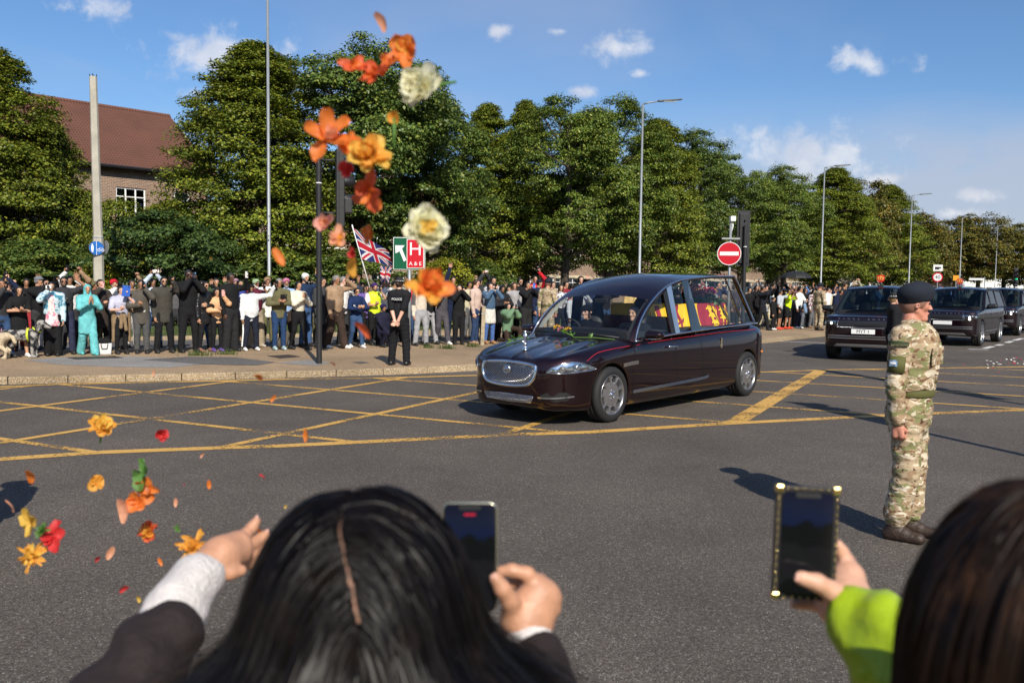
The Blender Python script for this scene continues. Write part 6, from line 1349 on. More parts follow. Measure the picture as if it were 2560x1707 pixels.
a = mp(698, 695, 'person in olive jacket and blue jeans, reading a dark phone', ('hoodie', OLV), ('jeans', (.02, .045, .11)), ('short', 'grey'), 2, 'chest', 'chest', 40, shoes=(.33, .42, .42), w=1.05); ph(a, 1, 'tablet')
a = mp(716, 690, 'person in pink turban and light blue shirt behind the olive jacket', ('shirt', (.32, .45, .7)), ('trousers', BRN), ('turban', (.48, .16, .26)), 2, 'down', 'down', 40, back=9, beard='grey')
a = mp(746, 702, 'person in cream jumper and black leggings, clapping', ('plain', (.62, .57, .45)), ('leggings', BLK), ('bun', 'black'), 1, 'clap', 'clap', 35, fem=True, w=1.1)
a = mp(764, 676, 'person in white beanie and navy top waving, blue jeans', ('plain', (.015, .03, .07)), ('jeans', (.05, .10, .22)), ('beanie', WHT), 1, 'wave', 'down', 60, back=6, beard='black')
a = mp(803, 692, 'person in long dark grey coat behind the signal pole', ('coat', (.045, .046, .05)), ('trousers', CHA), ('short', 'black'), 1, 'wave2', 'down', 50, back=2)
a = mp(838, 687, 'grey-haired person in tan jumper waving, dark brown trousers', ('plain', (.30, .20, .125)), ('wide', BRN), ('short', 'grey'), 2, 'wave2', 'down', 65, w=1.12, shoes=WHT, belly=1.15)
a = mp(857, 690, 'grey-haired person in white shirt behind the tan jumper', ('shirt', WHT), ('trousers', CHA), ('short', 'grey'), 0, 'phone', 'down', 55, back=10); ph(a, 1)
a = mp(880, 690, 'person in white top and dark cap filming, behind the navy sweatshirt', ('shirt', (.5, .5, .5)), ('trousers', BLK), ('turban', NAV), 1, 'phone', 'phone', 50, back=14); ph(a, 1, 'camera')
a = mp(890, 718, 'person in navy sweatshirt with white lettering and sunglasses, jeans, white trainers', ('plain', (.012, .025, .075)), ('jeans', (.035, .07, .15)), ('bun', 'black'), 1, 'chest', 'chest', 40, 'walk', fem=True, shades=True, shoes=WHT)
hh = a[1].h
for j, wd in enumerate((.26, .20)): q = MB(); [q.box((x, -.135 + abs(x) * .18, (.705 - j * .026) * hh), (.022, .012, .028)) for x in np.arange(-wd / 2 + .02, wd / 2, .03)]; q.build('sweatshirt_lettering', whitep, a[0])
a = mp(914, 711, 'person in purple jacket behind the navy sweatshirt', ('hoodie', (.14, .09, .30)), ('trousers', BLK), ('long', 'black'), 1, 'down', 'chest', 40, back=6, fem=True, shoes=WHT)
a = mp(936, 702, 'person in purple turban and yellow safety vest over white t-shirt, phone raised', ('tee', WHT), ('trousers', BLK), ('turban', (.05, .025, .12)), 1, 'phone', 'chest', 45, back=5, beard='black'); ph(a, 1)
V, F = a[1].top(.022, sleeve=0, lo=.53, add=.024); mesh('safety_vest', V, F, mat('hi_vis', (.62, .75, .02), .6), a[0], True); q = MB(); q.lathe([(.168, 0), (.172, .05)], 24, Rm((0, -.015, .60 * a[1].h)) @ Matrix.Diagonal((1, .72, 1, 1))); q.build('reflective_band', mat('reflective_grey', (.5, .5, .5), .3), a[0])
a = mp(956, 699, 'person in white shirt with phone beside the police officer', ('shirt', WHT), ('trousers', BLK), ('short', 'black'), 2, 'phone', 'phone', 40, back=9); ph(a, 1)
a = mp(958, 757, 'person in navy coat and navy turban crouching', ('coat', (.014, .014, .03)), ('trousers', (.014, .014, .03)), ('turban', (.02, .015, .06)), 2, 'knee', 'knee', 55, 'crouch', beard='black', w=1.1)
a = mp(985, 700, 'person with dark hair partly hidden behind the officer, phone up', ('plain', (.25, .28, .24)), ('trousers', BLK), ('short', 'black'), 1, 'phone', 'phone', 40, back=12)
a = mp(1022, 702, 'person in red top behind the sign post, arm up', ('plain', (.5, .02, .03)), ('jeans', JEAN), ('long', 'brown'), 0, 'phone', 'down', 40, back=12, fem=True)
a = mp(1052, 705, 'person in cream top and light grey joggers under the big orange flower', ('plain', (.6, .52, .42)), ('trousers', (.30, .30, .31)), ('long', 'black'), 1, 'phone', 'down', 35, fem=True)
a = mp(1074, 708, 'person in black top and grey joggers, one leg forward', ('plain', BLK), ('trousers', (.28, .28, .29)), ('short', 'black'), 1, 'chest', 'down', 35, 'walk', back=4)
a = mp(1104, 707, 'person in dark grey tracksuit with patterned socks and white trainers', ('hoodie', (.07, .065, .075)), ('trousers', (.07, .065, .075)), ('bun', 'black'), 1, 'phone', 'phone', 40, fem=True, shoes=WHT, back=2); ph(a, 1)
for sg in (1, -1): hp, kn, an = a[1].legs[sg]; q = MB(); q.tube([an + np.array([0, 0, .0]), an + (kn - an) * .35], [.05, .062], 10); q.build('patterned_sock', cloth((.35, .2, .2), 'pattern'), a[0], True)
a = mp(1130, 690, 'person behind with one hand raised high above the lime bush', ('plain', NAV), ('trousers', NAV), ('short', 'black'), 1, 'down', (( .12, .1, 1.16), (1, 0, -.3), 'open', (0, .2, 1), (0, 1, 0)), 30, back=16)
a = mp(1146, 710, 'person in black hooded top with long curly hair, filming', ('hoodie', BLK), ('trousers', BLK), ('long', 'black'), 0, 'phone', 'phone', 20, fem=True, w=1.08); ph(a, 1)
a = mp(1187, 697, 'person in pale pink sweater and dark jeans, hand on hip', ('plain', (.50, .37, .31)), ('jeans', (.025, .045, .10)), ('short', 'brown'), 0, 'hip', 'down', 60, w=1.06, shoes=TAN)
a = mp(1198, 692, 'person behind the pink sweater with phone raised overhead', ('plain', CHA), ('trousers', CHA), ('short', 'black'), 1, 'high', 'high', 30, back=13); ph(a, 1, m=phone_w, land=True)
a = mp(1230, 691, 'person in grey patterned hoodie looking down', ('hoodie', (.14, .14, .16), 'pattern'), ('trousers', BLK), ('short', 'black'), 1, 'down', 'down', 30, back=8, beard='black')
a = mp(1222, 705, 'person in denim jacket and long white cardigan, jeans and tan boots', ('coat', (.55, .53, .48)), ('jeans', (.06, .12, .30)), ('long', 'black'), 0, 'phone', 'phone', 30, fem=True, shoes=(.33, .17, .07)); ph(a, 1)
V, F = a[1].top(.022, sleeve=.95, lo=.56, add=.020); mesh('denim_jacket', V * np.array([1.02, 1.06, 1]), F, cloth((.06, .11, .18)), a[0], True)
a = mp(1254, 708, 'person in black turban and dark suit holding a dark tablet', ('blazer', (.018, .018, .022)), ('trousers', BLK), ('turban', (.016, .016, .02)), 2, 'chest', 'chest', 35, back=6, beard='black'); ph(a, 1, 'tablet')
a = mp(1268, 757, 'person in sage green puffer jacket kneeling with a phone', ('puffer', (.13, .22, .13)), ('trousers', BRN), ('long', 'black'), 0, 'phone', 'phone', 40, 'kneel', fem=True, shoes=WHT, w=1.05); ph(a, 1)
a = mp(1284, 705, 'smiling person with long hair in light grey jacket', ('plain', (.32, .31, .31)), ('trousers', BLK), ('long', 'brown'), 1, 'down', 'down', 30, back=6, fem=True)
a = mp(1298, 694, 'bearded person in sunglasses and dark shirt behind the grey jacket', ('plain', BLK), ('trousers', BLK), ('short', 'black'), 1, 'down', 'down', 30, back=10, shades=True, beard='black')
a = mp(1315, 703, 'person in black jumper and loose black trousers, filming', ('plain', BLK), ('wide', (.022, .022, .023)), ('bun', 'black'), 1, 'phone', 'phone', 35, fem=True, w=1.12); ph(a, 1, m=phone_bl)
a = mp(1345, 692, 'person in dark cap and navy top with jeans', ('plain', NAV), ('jeans', JEAN), ('cap', (.012, .015, .03)), 1, 'down', 'down', 50, back=5)
a = mp(1336, 684, 'person in red top raising a phone high behind the dark cap', ('plain', (.5, .02, .03)), ('trousers', BLK), ('short', 'black'), 1, 'high', 'down', 20, back=13); ph(a, 1)
a = mp(1400, 710, 'person with dark bob in patterned blouse by the hearse windscreen', ('plain', (.15, .12, .13), 'pattern'), ('trousers', BLK), ('long', 'black'), 1, 'down', 'down', 35, back=2, fem=True)
a = mp(1413, 702, 'person in dark red top behind the patterned blouse', ('plain', (.2, .02, .03)), ('trousers', BLK), ('short', 'black'), 1, 'down', 'down', 35, back=7)
a = mp(1424, 735, 'child in pale grey hoodie seen through the hearse windscreen', ('hoodie', (.45, .46, .48)), ('trousers', GRY), ('short', 'black'), 1, 'phone', 'down', 60, child=True)
a = mp(1449, 686, 'person waving above the hearse roof, black top', ('plain', BLK), ('trousers', BLK), ('pony', 'black'), 0, 'wave2', 'down', 20, back=8, fem=True)
for i, (x, yt, tc, bt, ha, l) in enumerate([(1450, 722, (.35, .36, .38), JEAN, 'short', 'person in grey top seen through the windscreen'), (1478, 716, NAV, BLK, 'long', 'person in navy top seen through the hearse windscreen'), (1512, 718, BLK, JEAN, 'short', 'person in black seen between the hearse seats'), (1572, 716, (.62, .42, .16), WHT, 'long', 'person in yellow top and white shorts seen through the hearse'), (1600, 710, BLK, BLK, 'short', 'person in black seen through the front side window'), (1660, 705, NAV, BLK, 'short', 'person in navy seen behind the crown'), (1700, 708, (.1, .02, .03), BLK, 'long', 'person in maroon seen behind the wreath'), (1745, 702, BLK, CHA, 'cap', 'person in dark cap seen through the big side window'), (1790, 704, (.03, .03, .06), BLK, 'short', 'person in dark blue seen behind the flowers'), (1835, 706, CHA, BLK, 'long', 'person in charcoal seen through the rear glass')]):
 mp(x, yt, l, ('plain', tc), ('trousers', bt), (ha, 'black') if ha != 'cap' else ('cap', BLK), 1 + i % 2, ['phone', 'down', 'wave2', 'chest'][i % 4], 'down', 30, back=i % 3 * 3, fem=ha == 'long')
# ------------------------------------------------------------------ right-hand crowd
GR = 'spectators beyond the hearse'
def rp(*a_, **k): k.setdefault('grp', GR); k.setdefault('res', .03); return mp(*a_, **k)
rp(1871, 718, 'person with dark hair right behind the hearse tail', ('plain', BLK), ('trousers', BLK), ('short', 'black'), 1, 'down', 'down', 30, back=3)
a = rp(1887, 712, 'person in black holding a white phone before the face', ('plain', BLK), ('trousers', BLK), ('long', 'black'), 1, 'phone', 'phone', 25, back=4, fem=True); ph(a, 1, m=phone_w)
a = rp(1884, 708, 'person with grey cap and both arms overhead', ('plain', GRY), ('trousers', BLK), ('cap', (.15, .15, .16)), 1, 'high', 'high', 20, back=8); ph(a, 1)
a = rp(1904, 715, 'person in dark jacket with striped bag, phone held forward', ('blazer', (.014, .016, .022)), ('trousers', BLK), ('short', 'black'), 2, 'reach', 'reach', 60); ph(a, 1)
q = MB(); q.box((.22, -.02, .80), (.10, .30, .30)); q.build('striped_bag', cloth((.1, .1, .11), 'pattern'), a[0], bevel=.03)
rp(1931, 742, 'child in long black coat and white trainers', ('coat', BLK), ('trousers', BLK), ('short', 'black'), 1, 'chest', 'down', 55, child=True, shoes=WHT)
a = rp(1947, 724, 'child in light grey t-shirt and black shorts, red trainers', ('tee', (.42, .46, .5)), ('shorts', BLK), ('short', 'black'), 2, 'reach', 'down', 60, child=True, shoes=(.6, .05, .02))
a = rp(1968, 722, 'child in bright yellow-green football shirt, black shorts and red boots', ('tee', (.55, .8, .02)), ('shorts', BLK), ('short', 'black'), 2, 'phone', 'phone', 50, child=True, shoes=(.65, .06, .02)); ph(a, 1)
rp(1941, 708, 'tall bearded person in black with raised arm behind the children', ('plain', BLK), ('trousers', BLK), ('short', 'black'), 1, 'wave', 'wave2', 30, back=6, beard='black')
rp(1958, 716, 'person in pale cap behind the football shirt', ('plain', CHA), ('trousers', BLK), ('cap', (.4, .4, .4)), 1, 'reach', 'down', 30, back=5)
a = rp(1994, 717, 'person in white shirt with a denim jacket over one arm', ('shirt', WHT), ('trousers', (.014, .016, .03)), ('short', 'black'), 1, 'chest', 'down', 40, w=1.1, shoes=WHT)
q = SDF(.04); q.cone((.10, -.22, .95), (.16, -.24, .70), .09, .10, (0, 1, 0), 1.8); V, F = q.mesh(.025); mesh('folded_denim', V, F, cloth((.16, .25, .38)), a[0], True)
rp(1978, 712, 'person with grey hair behind the white shirt', ('plain', GRY), ('trousers', CHA), ('short', 'grey'), 0, 'down', 'down', 40, back=6)
rp(2007, 719, 'person with sunglasses and tan bag beside the white shirt', ('plain', BLK), ('trousers', (.12, .13, .15)), ('long', 'black'), 1, 'phone', 'down', 40, back=2, fem=True, shades=True)
rp(2020, 714, 'dark-skinned person in black top behind the camouflage soldier', ('plain', BLK), ('trousers', BLK), ('short', 'black'), 3, 'wave2', 'down', 30, back=6)
rp(2029, 722, 'person in red and navy top and grey sweatpants', ('plain', (.15, .03, .05), 'pattern'), ('trousers', (.11, .11, .12)), ('short', 'black'), 2, 'phone', 'down', 40, shoes=TAN)
rp(2066, 718, 'person in white t-shirt right of the soldier in the crowd', ('tee', WHT), ('trousers', BLK), ('short', 'black'), 1, 'wave2', 'down', 40, shoes=WHT)
rp(2086, 712, 'person in navy top and navy cap with arm raised', ('plain', NAV), ('trousers', BLK), ('cap', (.015, .02, .05)), 2, 'down', 'wave', 40)
rp(2098, 724, 'person in dark top with white shorts clapping by the first dark car', ('plain', BLK), ('shorts', (.5, .5, .5)), ('short', 'black'), 2, 'clap', 'clap', 50)
rp(2108, 707, 'person reaching both arms towards the road beside the car mirror', ('plain', CHA), ('trousers', BLK), ('short', 'brown'), 1, 'reach', 'reach', 60, back=4)
rp(2127, 707, 'person carrying a child on the shoulders', ('plain', (.3, .28, .2)), ('trousers', BLK), ('short', 'black'), 1, 'high', 'high', 40, back=6)
g0 = G(2128, feet_y(2128) - 6, PZ); rp(2128, 0, 'small child in spotted top sitting on shoulders above the crowd', ('plain', (.5, .5, .5), 'pattern'), ('trousers', BLK), ('short', 'black'), 1, 'wave2', 'down', 40, 'crouch', pos=(g0.x, g0.y, 1.42), h=1.0, child=True)
# further spectators: shared figures, each its own object
prot = []
for i, (L_, R__, st, bt, ha, sk, sx) in enumerate([('phone', 'down', 'plain', 'trousers', 'short', 1, 0), ('wave', 'down', 'tee', 'jeans', 'short', 2, 0), ('phone', 'phone', 'plain', 'leggings', 'long', 1, 1), ('down', 'down', 'hoodie', 'jeans', 'bun', 0, 1), ('high', 'down', 'plain', 'trousers', 'short', 2, 0), ('clap', 'clap', 'blazer', 'trousers', 'turban', 2, 0)]):
 e, p = mp(2150, 0, 'x', (st, BLK), (bt, CHA), (ha, 'black') if ha != 'turban' else ('turban', NAV), sk, L_, R__, 0, pos=(0, 0, 0), h=1.68, res=.034, fem=bool(sx)); prot.append(e)
g = random.Random(99); pal = [BLK, BLK, NAV, CHA, GRY, WHT, TAN, (.3, .03, .04), (.1, .2, .4), (.5, .45, .3), OLV, (.35, .2, .25)]
ORD = 'first second third fourth fifth sixth seventh eighth ninth tenth eleventh twelfth thirteenth fourteenth fifteenth sixteenth seventeenth eighteenth nineteenth twentieth'.split()
ORD += ['twenty-' + o_ for o_ in ORD[:9]] + ['thirtieth'] + ['thirty-' + o_ for o_ in ORD[:9]]
def dup_person(i, loc, yaw, s, label, grp):
 c = copy_tree(prot[i]); c.location = loc; c.rotation_euler = (0, 0, yaw); c.scale = (s, s, s); tag(c, label, 'person', grp)
 for ch in c.children:
  n = ch.name.split('.')[0]
  if n in ('top', 't_shirt', 'hoodie', 'jacket', 'trousers', 'turban'): ch.material_slots[0].link = 'OBJECT'; ch.material_slots[0].material = cloth(g.choice(pal))
# second and third rows filling the gaps behind the left crowd and along the far pavement
used = [0]
def add_far(px, back, lab, grp):
 i = g.randrange(6); p_ = G(px, feet_y(px) - back, PZ) if px < 2200 else G(px, np.interp(px, [2200, 2560], [812, 800]) - back, PZ); dup_person(i, p_, R(g.uniform(15, 60)), g.uniform(.93, 1.06), lab, grp)
for i, px in enumerate((1880, 1912, 1925, 1955, 1985, 2000, 2014, 2040, 2058, 2072, 2080, 2095, 2104, 2115, 2122, 2135, 2142, 2150, 2158, 2166)): add_far(px, g.uniform(6, 14), ORD[i] + ' spectator from the left in the back rows right of the hearse', 'back rows right of the hearse')
for i, px in enumerate((18, 70, 120, 200, 240, 330, 440, 590, 670, 780, 870, 930, 1000, 1090, 1170, 1215, 1270, 1330, 1380, 1430)): add_far(px, g.uniform(13, 18), ORD[i] + ' half hidden spectator from the left in the row behind the front row', 'back row left of the hearse')
for i in range(34):
 t = i / 33; p_ = Vector((16 + 52 * t + g.uniform(-1.5, 1.5), 44 + 62 * t + g.uniform(-1.5, 1.5), PZ)); dup_person(g.randrange(6), p_, R(g.uniform(10, 70)), g.uniform(.95, 1.08), ORD[i] + ' spectator from the left of the far line above the car roofs', 'far spectators along the road')
for e in prot:
 for ch in list(e.children): bpy.data.objects.remove(ch)
 bpy.data.objects.remove(e)
# ================================================================== soldiers, police, driver, dogs
camo = bpy.data.materials.new('camouflage_cloth'); camo.use_nodes = True
def camo_nodes():
 nt = camo.node_tree; N = nt.nodes; L = nt.links; b = N['Principled BSDF']; tc = N.new('ShaderNodeTexCoord')
 def lay_(scale, sx, thr, seed, w=.012):
  mp_ = N.new('ShaderNodeMapping'); mp_.inputs['Scale'].default_value = (sx, sx, 1.9); mp_.inputs['Location'].default_value = (seed, seed * 1.7, seed * .3); mp_.inputs['Rotation'].default_value = (.1, .45, .2); L.new(tc.outputs['Object'], mp_.inputs[0])
  n = N.new('ShaderNodeTexNoise'); n.inputs['Scale'].default_value = scale; n.inputs['Detail'].default_value = 2.5; n.inputs['Roughness'].default_value = .5; n.inputs['Distortion'].default_value = .9; L.new(mp_.outputs[0], n.inputs[0])
  r = N.new('ShaderNodeMapRange'); L.new(n.outputs[0], r.inputs[0]); r.inputs[1].default_value = thr - w; r.inputs[2].default_value = thr + w; return r.outputs[0]
 cur = None; base = (.40, .31, .20)
 for (sc, sx, th, sd, col) in [(7, 1.0, .52, 1.0, (.29, .20, .12)), (8.5, 1.0, .57, 4.0, (.20, .20, .09)), (10, 1.0, .60, 9.0, (.56, .48, .36)), (12, 1.0, .625, 15.0, (.15, .08, .045)), (18, 1., .66, 21., (.09, .045, .03)), (14, 1., .65, 27., (.62, .55, .43))]:
  mx = N.new('ShaderNodeMix'); mx.data_type = 'RGBA'; L.new(lay_(sc, sx, th, sd), mx.inputs[0])
  if cur is None: mx.inputs[6].default_value = (*base, 1)
  else: L.new(cur, mx.inputs[6])
  mx.inputs[7].default_value = (*col, 1); cur = mx.outputs[2]
 L.new(cur, b.inputs[0]); b.inputs['Roughness'].default_value = .9; b.inputs['Specular IOR Level'].default_value = .15
 n = N.new('ShaderNodeTexNoise'); n.inputs['Scale'].default_value = 17; n.inputs['Detail'].default_value = 4; L.new(tc.outputs['Object'], n.inputs[0]); bp = N.new('ShaderNodeBump'); bp.inputs['Strength'].default_value = .7; bp.inputs['Distance'].default_value = .02; L.new(n.outputs[0], bp.inputs['Height']); L.new(bp.outputs[0], b.inputs['Normal'])
camo_nodes()
bootm = mat('brown_leather_boot', (.038, .022, .015), .55, bump=.4, bscale=50); beretm = mat('navy_beret_felt', (.018, .022, .032), .95, bump=.3, bscale=120, spec=.2); oliv = mat('olive_webbing', (.085, .085, .02), .8); redskin = mat('skin_ruddy', (.50, .215, .145), .5, var=.22, vscale=10, bump=.12, bscale=70)
def turn_head(V, p, ang):
 if not ang: return V
 V = V.copy(); z0 = p.neck[2] - .03; t = np.clip((V[:, 2] - z0) / .10, 0, 1) * R(ang); near = (np.hypot(V[:, 0], V[:, 1] - p.neck[1]) < .22) & (V[:, 2] > z0); t = np.where(near, t, 0); x = V[:, 0] - p.neck[0]; y = V[:, 1] - p.neck[1] - .01
 V[:, 0] = p.neck[0] + x * np.cos(t) - y * np.sin(t); V[:, 1] = p.neck[1] + .01 + x * np.sin(t) + y * np.cos(t); return V
def soldier(pos, h, yaw, label, res=.011, head=0, L='attn', Rr='attn', detail=True, w=1.06):
 e = empty('person', pos, R(yaw), label, 'person', 'soldiers lining the route'); p = Person(h, w, L, Rr)
 V, F = p.body(.009 if detail else .02, detail); mesh('body', turn_head(V, p, head), F, redskin, e, True)
 wv = lambda D, X, Y, Z: D + .0045 * np.sin(62 * Z + 30 * X + 3 * np.sin(14 * Y + 7 * X + 5 * Z)) * (.5 + .5 * np.sin(9 * Z + 21 * X + 13 * Y)) + .0035 * np.sin(95 * Z - 42 * Y + 2.2 * np.sin(20 * X)) * (.5 + .5 * np.sin(16 * Z - 9 * X))
 V, F = p.top(res, sleeve=0, lo=.63, add=.020, collar=True, post=wv, belly=.99, hem=.603 * h); mesh('combat_shirt', V, F, camo, e, True)
 for sg in (1, -1):
  a_, b_, c_ = p.S[sg], p.E[sg], p.Wt[sg]; q = SDF(.02); q.cone(a_ + np.array([-sg * .025, 0, .004]), b_, .091, .060); q.cone(b_, b_ + (c_ - b_) * .94, .061, .050); q.cone(b_ + np.array([0, .015, .03]), b_ + np.array([0, .01, -.03]), .058, .056); v_, f_ = q.mesh(res, wv); mesh('sleeve', v_, f_, camo, e, True)
 SV = V; yf = lambda x, z: SV[(np.abs(SV[:, 0] - x) < .03) & (np.abs(SV[:, 2] - z) < .035), 1].min()
 # trousers, bloused over the boots
 q = SDF(.03); rx = .094 * h * w / 1.04; q.cone(p.pel + np.array([0, 0, .045 * h]), p.pel + np.array([0, .004, -.02 * h]), rx * .98, rx * 1.06, (0, 1, 0), 1.28, .04)
 for sg in (1, -1):
  hp, kn, an = p.legs[sg]; q.cone(hp, kn, .062 * h, .050 * h, None, 1, .03); q.cone(kn, an + (kn - an) * .28, .049 * h, .052 * h, None, 1, .025); q.cone(an + (kn - an) * .30, an + (kn - an) * .16, .052 * h, .040 * h, None, 1, .02); m_ = hp * .45 + kn * .55 + np.array([sg * .055, 0, 0]); q.cone(m_ + np.array([0, 0, .07]), m_ + np.array([0, 0, -.09]), .055, .06, (1, 0, 0), 1.6, .02)
 V, F = q.mesh(res, wv); mesh('combat_trousers', V, F, camo, e, True)
 for sg in (1, -1): V, F = p.shoe(sg, .010 if detail else .02, .42); mesh('boot', V, F, bootm, e, True)
 bz = .598 * h; q = MB(); q.lathe([(.985, -.024), (1.0, -.02), (1.0, .02), (.985, .024)], 40, Rm((0, .0, bz - .012)) @ Matrix.Diagonal((rx * .98 + .012, rx * .98 / 1.28 + .016, 1, 1))); b = q.build('belt', oliv, e, True)
 V, F = p.hair('beret', .010); b = mesh('beret', turn_head(V, p, head), F, beretm, e, True)
 V, F = p.hair('short', .008); V = V - np.array([0, -.002, .012]); mesh('hair', turn_head(V * 1.0, p, head), F, mat('cropped_hair', (.22, .11, .075), .8), e, True)
 o = p.eyes().build('eyes', eyem, e); V = np.array([v.co for v in o.data.vertices]); V = turn_head(V, p, head); o.data.vertices.foreach_set('co', V.astype(np.float32).ravel())
 if detail:
  # right-arm pocket, badge, shoulder title
  S, E = p.S[-1], p.E[-1]; c = S + (E - S) * .52; ax = nrm(E - S)
  def arm_patch(name, t, half_h, w0, w1, r_, m, tilt=0, par=e):
   c = S + (E - S) * t; V = []; nn = 9
   for j in (-1, 1):
    for k in range(nn):
     a_ = math.radians(w0 + (w1 - w0) * k / (nn - 1)); d = np.array([-math.cos(a_), -math.sin(a_), 0]); d = nrm(d - ax * np.dot(d, ax)); V.append(c + d * r_ + ax * (-j) * half_h + ax * tilt * (k - 4))
   return mesh(name, V, [(k, k + 1, nn + k + 1, nn + k) for k in range(nn - 1)], m, par, True)
  o = arm_patch('arm_pocket', .58, .058, -38, 52, .076, oliv); md = o.modifiers.new('s', 'SOLIDIFY'); md.thickness = .006
  o = arm_patch('sleeve_badge', .56, .022, -28, 12, .0835, mat('badge_blue', (.16, .24, .36), .8, var=.8, vscale=60))
  arm_patch('sleeve_badge_stripe', .56, .007, -22, 6, .0855, whitep, 0, o)
  o = arm_patch('shoulder_title', .13, .016, -45, 55, .0870, mat('title_green', (.035, .05, .02), .9)); text('shoulder_lettering', 'RAF REGIMENT', .016, Rm(tuple(S + (E - S) * .13 + np.array([-.0835, -.02, 0])), (R(90), 0, R(-76))), mat('title_tan', (.25, .22, .12), .9), o, .0012)
  # chest pockets, button placket
  for sg in (1, -1):
   q = MB(); y0 = yf(sg * .075, .735 * h); q.box((sg * .08, y0 + .012, .735 * h), (.10, .012, .12), None); q.box((sg * .08, y0 + .008, .765 * h), (.105, .010, .03)); q.build('chest_pocket', camo, e, bevel=.006)
  q = MB(); q.tube([(0, yf(0, z * h) + .004, z * h) for z in (.63, .67, .71, .75, .79)], .012, 6); q.build('button_placket', camo, e, True)
  q = SDF(.01)
  for sg in (1, -1): q.cone(p.neck + np.array([sg * .055, .01, -.012]), p.neck + np.array([sg * .045, -.085, -.055]), .018, .016);
  q.cone(p.neck + np.array([.055, .01, -.012]), p.neck + np.array([-.055, .01, -.012]), .016, .016); q.cone(p.neck + np.array([.05, .03, -.008]), p.neck + np.array([-.05, .03, -.008]), .02, .02); V, F = q.mesh(.008); mesh('collar', V, F, camo, e, True)
  for sg in (1, -1): W_ = p.Wt[sg]; d = nrm(W_ - p.E[sg]); q = MB(); q.tube([W_ - d * .055, W_ - d * .012], [.055, .050], 16); q.build('cuff', camo, e, True)
 return e, p
sp = G(2260, 1343)
soldier((sp.x, sp.y, 0), 1.80, 50, 'soldier in camouflage uniform and navy beret standing at attention on the road', head=30, w=1.16)
soldier(tuple(G(1368, feet_y(1368) + 7, PZ)), 1.80, 150, 'soldier in camouflage and grey beret seen from behind left of the hearse', .02, 0, detail=False)
soldier(tuple(G(2046, 826, PZ)), 1.80, 118, 'soldier in camouflage standing before the crowd left of the first dark car', .022, 0, detail=False)
sh = soldier((-3.62, 5.35, 0), 1.80, 60, 'soldier just outside the left edge whose head shadow falls on the road', .022, 0, detail=False)
# ---- police
pblack = mat('police_black_cloth', (.010, .010, .012), .85, spec=.2, bump=.6, bscale=14); vestm = mat('stab_vest', (.012, .012, .014), .8, spec=.2, bump=.5, bscale=30)
def officer(pos, h, yaw, label, L, Rr, hairc, back_text, sleeve, legs='wide', head=0):
 e = empty('person', pos, R(yaw), label, 'person', 'police officers'); p = Person(h, 1.0, L, Rr, legs, 0, 0, True); V, F = p.body(.013, True); mesh('body', turn_head(V, p, head), F, SKIN[0], e, True)
 fold = lambda D, X, Y, Z: D + .005 * np.sin(Z * 60 + X * 45 + 2.2 * np.sin(Y * 30)) * np.sin(X * 38 - Z * 20)
 V, F = p.top(.016, sleeve=sleeve, lo=.52, add=.016, collar=True, post=fold); mesh('shirt', V, F, pblack, e, True); V, F = p.bottom(.016, 'trousers', .018, fold); mesh('trousers', V, F, pblack, e, True)
 V, F = p.top(.016, sleeve=0, lo=.62, add=.034); mesh('stab_vest', V, F, vestm, e, True)
 for sg in (1, -1): V, F = p.shoe(sg, .012, .3); mesh('boot', V, F, mat('black_boot', (.01, .01, .01), .4), e, True)
 q = MB(); q.lathe([(.98, -.03), (1, -.025), (1, .025), (.98, .03)], 32, Rm((0, 0, .58 * h)) @ Matrix.Diagonal((.175, .145, 1, 1))); b = q.build('duty_belt', vestm, e, True)
 for x, y in ((.15, .10), (-.16, .08), (-.05, .15), (.17, -.04)): q = MB(); q.box((x, y, .565 * h), (.06, .05, .11)); q.build('pouch', vestm, b, bevel=.01)
 V, F = p.hair('bun', .010); mesh('hair', turn_head(V, p, head), F, HAIR[hairc], e, True); V, F = p.hair('bowler', .010); V = turn_head(V, p, head); hat = mesh('bowler_hat', V, F, mat('hat_felt', (.008, .008, .009), .8), e, True)
 k = p.hk; c = p.hd; q = MB()
 for i in range(28):
  a_ = 2 * math.pi * i / 28
  for j in range(2):
   if (i + j) % 2: q.box((0, 0, 0), (.018, .004, .014), Rm((c[0] + .352 * k * math.cos(a_), c[1] + .045 * k + .405 * k * math.sin(a_), c[2] + .185 * k + j * .014), (0, 0, a_ + R(90))))
 o = q.build('chequered_band', whitep, hat); V = np.array([v.co for v in o.data.vertices]); o.data.vertices.foreach_set('co', turn_head(V, p, head).astype(np.float32).ravel())
 o = p.eyes().build('eyes', eyem, e); V = np.array([v.co for v in o.data.vertices]); o.data.vertices.foreach_set('co', turn_head(V, p, head).astype(np.float32).ravel())
 if back_text:
  q = MB(); q.box((0, .1545, .758 * h), (.22, .004, .06)); pt = q.build('name_panel', vestm, e); text('police_lettering', 'POLICE', .066, Rm((0, .159, .758 * h), (R(90), 0, R(180))), whitep, pt, .001)
  for sg in (1, -1): q = MB(); q.box((sg * .125, .035, .822 * h), (.05, .03, .008)); q.build('shoulder_number', whitep, e)
 return e, p
pg = G(998, 913, PZ)
officer(tuple(pg), 1.76, 168, 'police officer seen from behind, hands clasped, POLICE on the vest', 'back', 'back', 'brown', True, .46)
pg = G(2228, 952); officer((pg.x, pg.y, 0), 1.70, 78, 'police officer in bowler hat and black vest half hidden behind the soldier', 'down', 'down', 'blonde', False, .95, 'stand', 5)
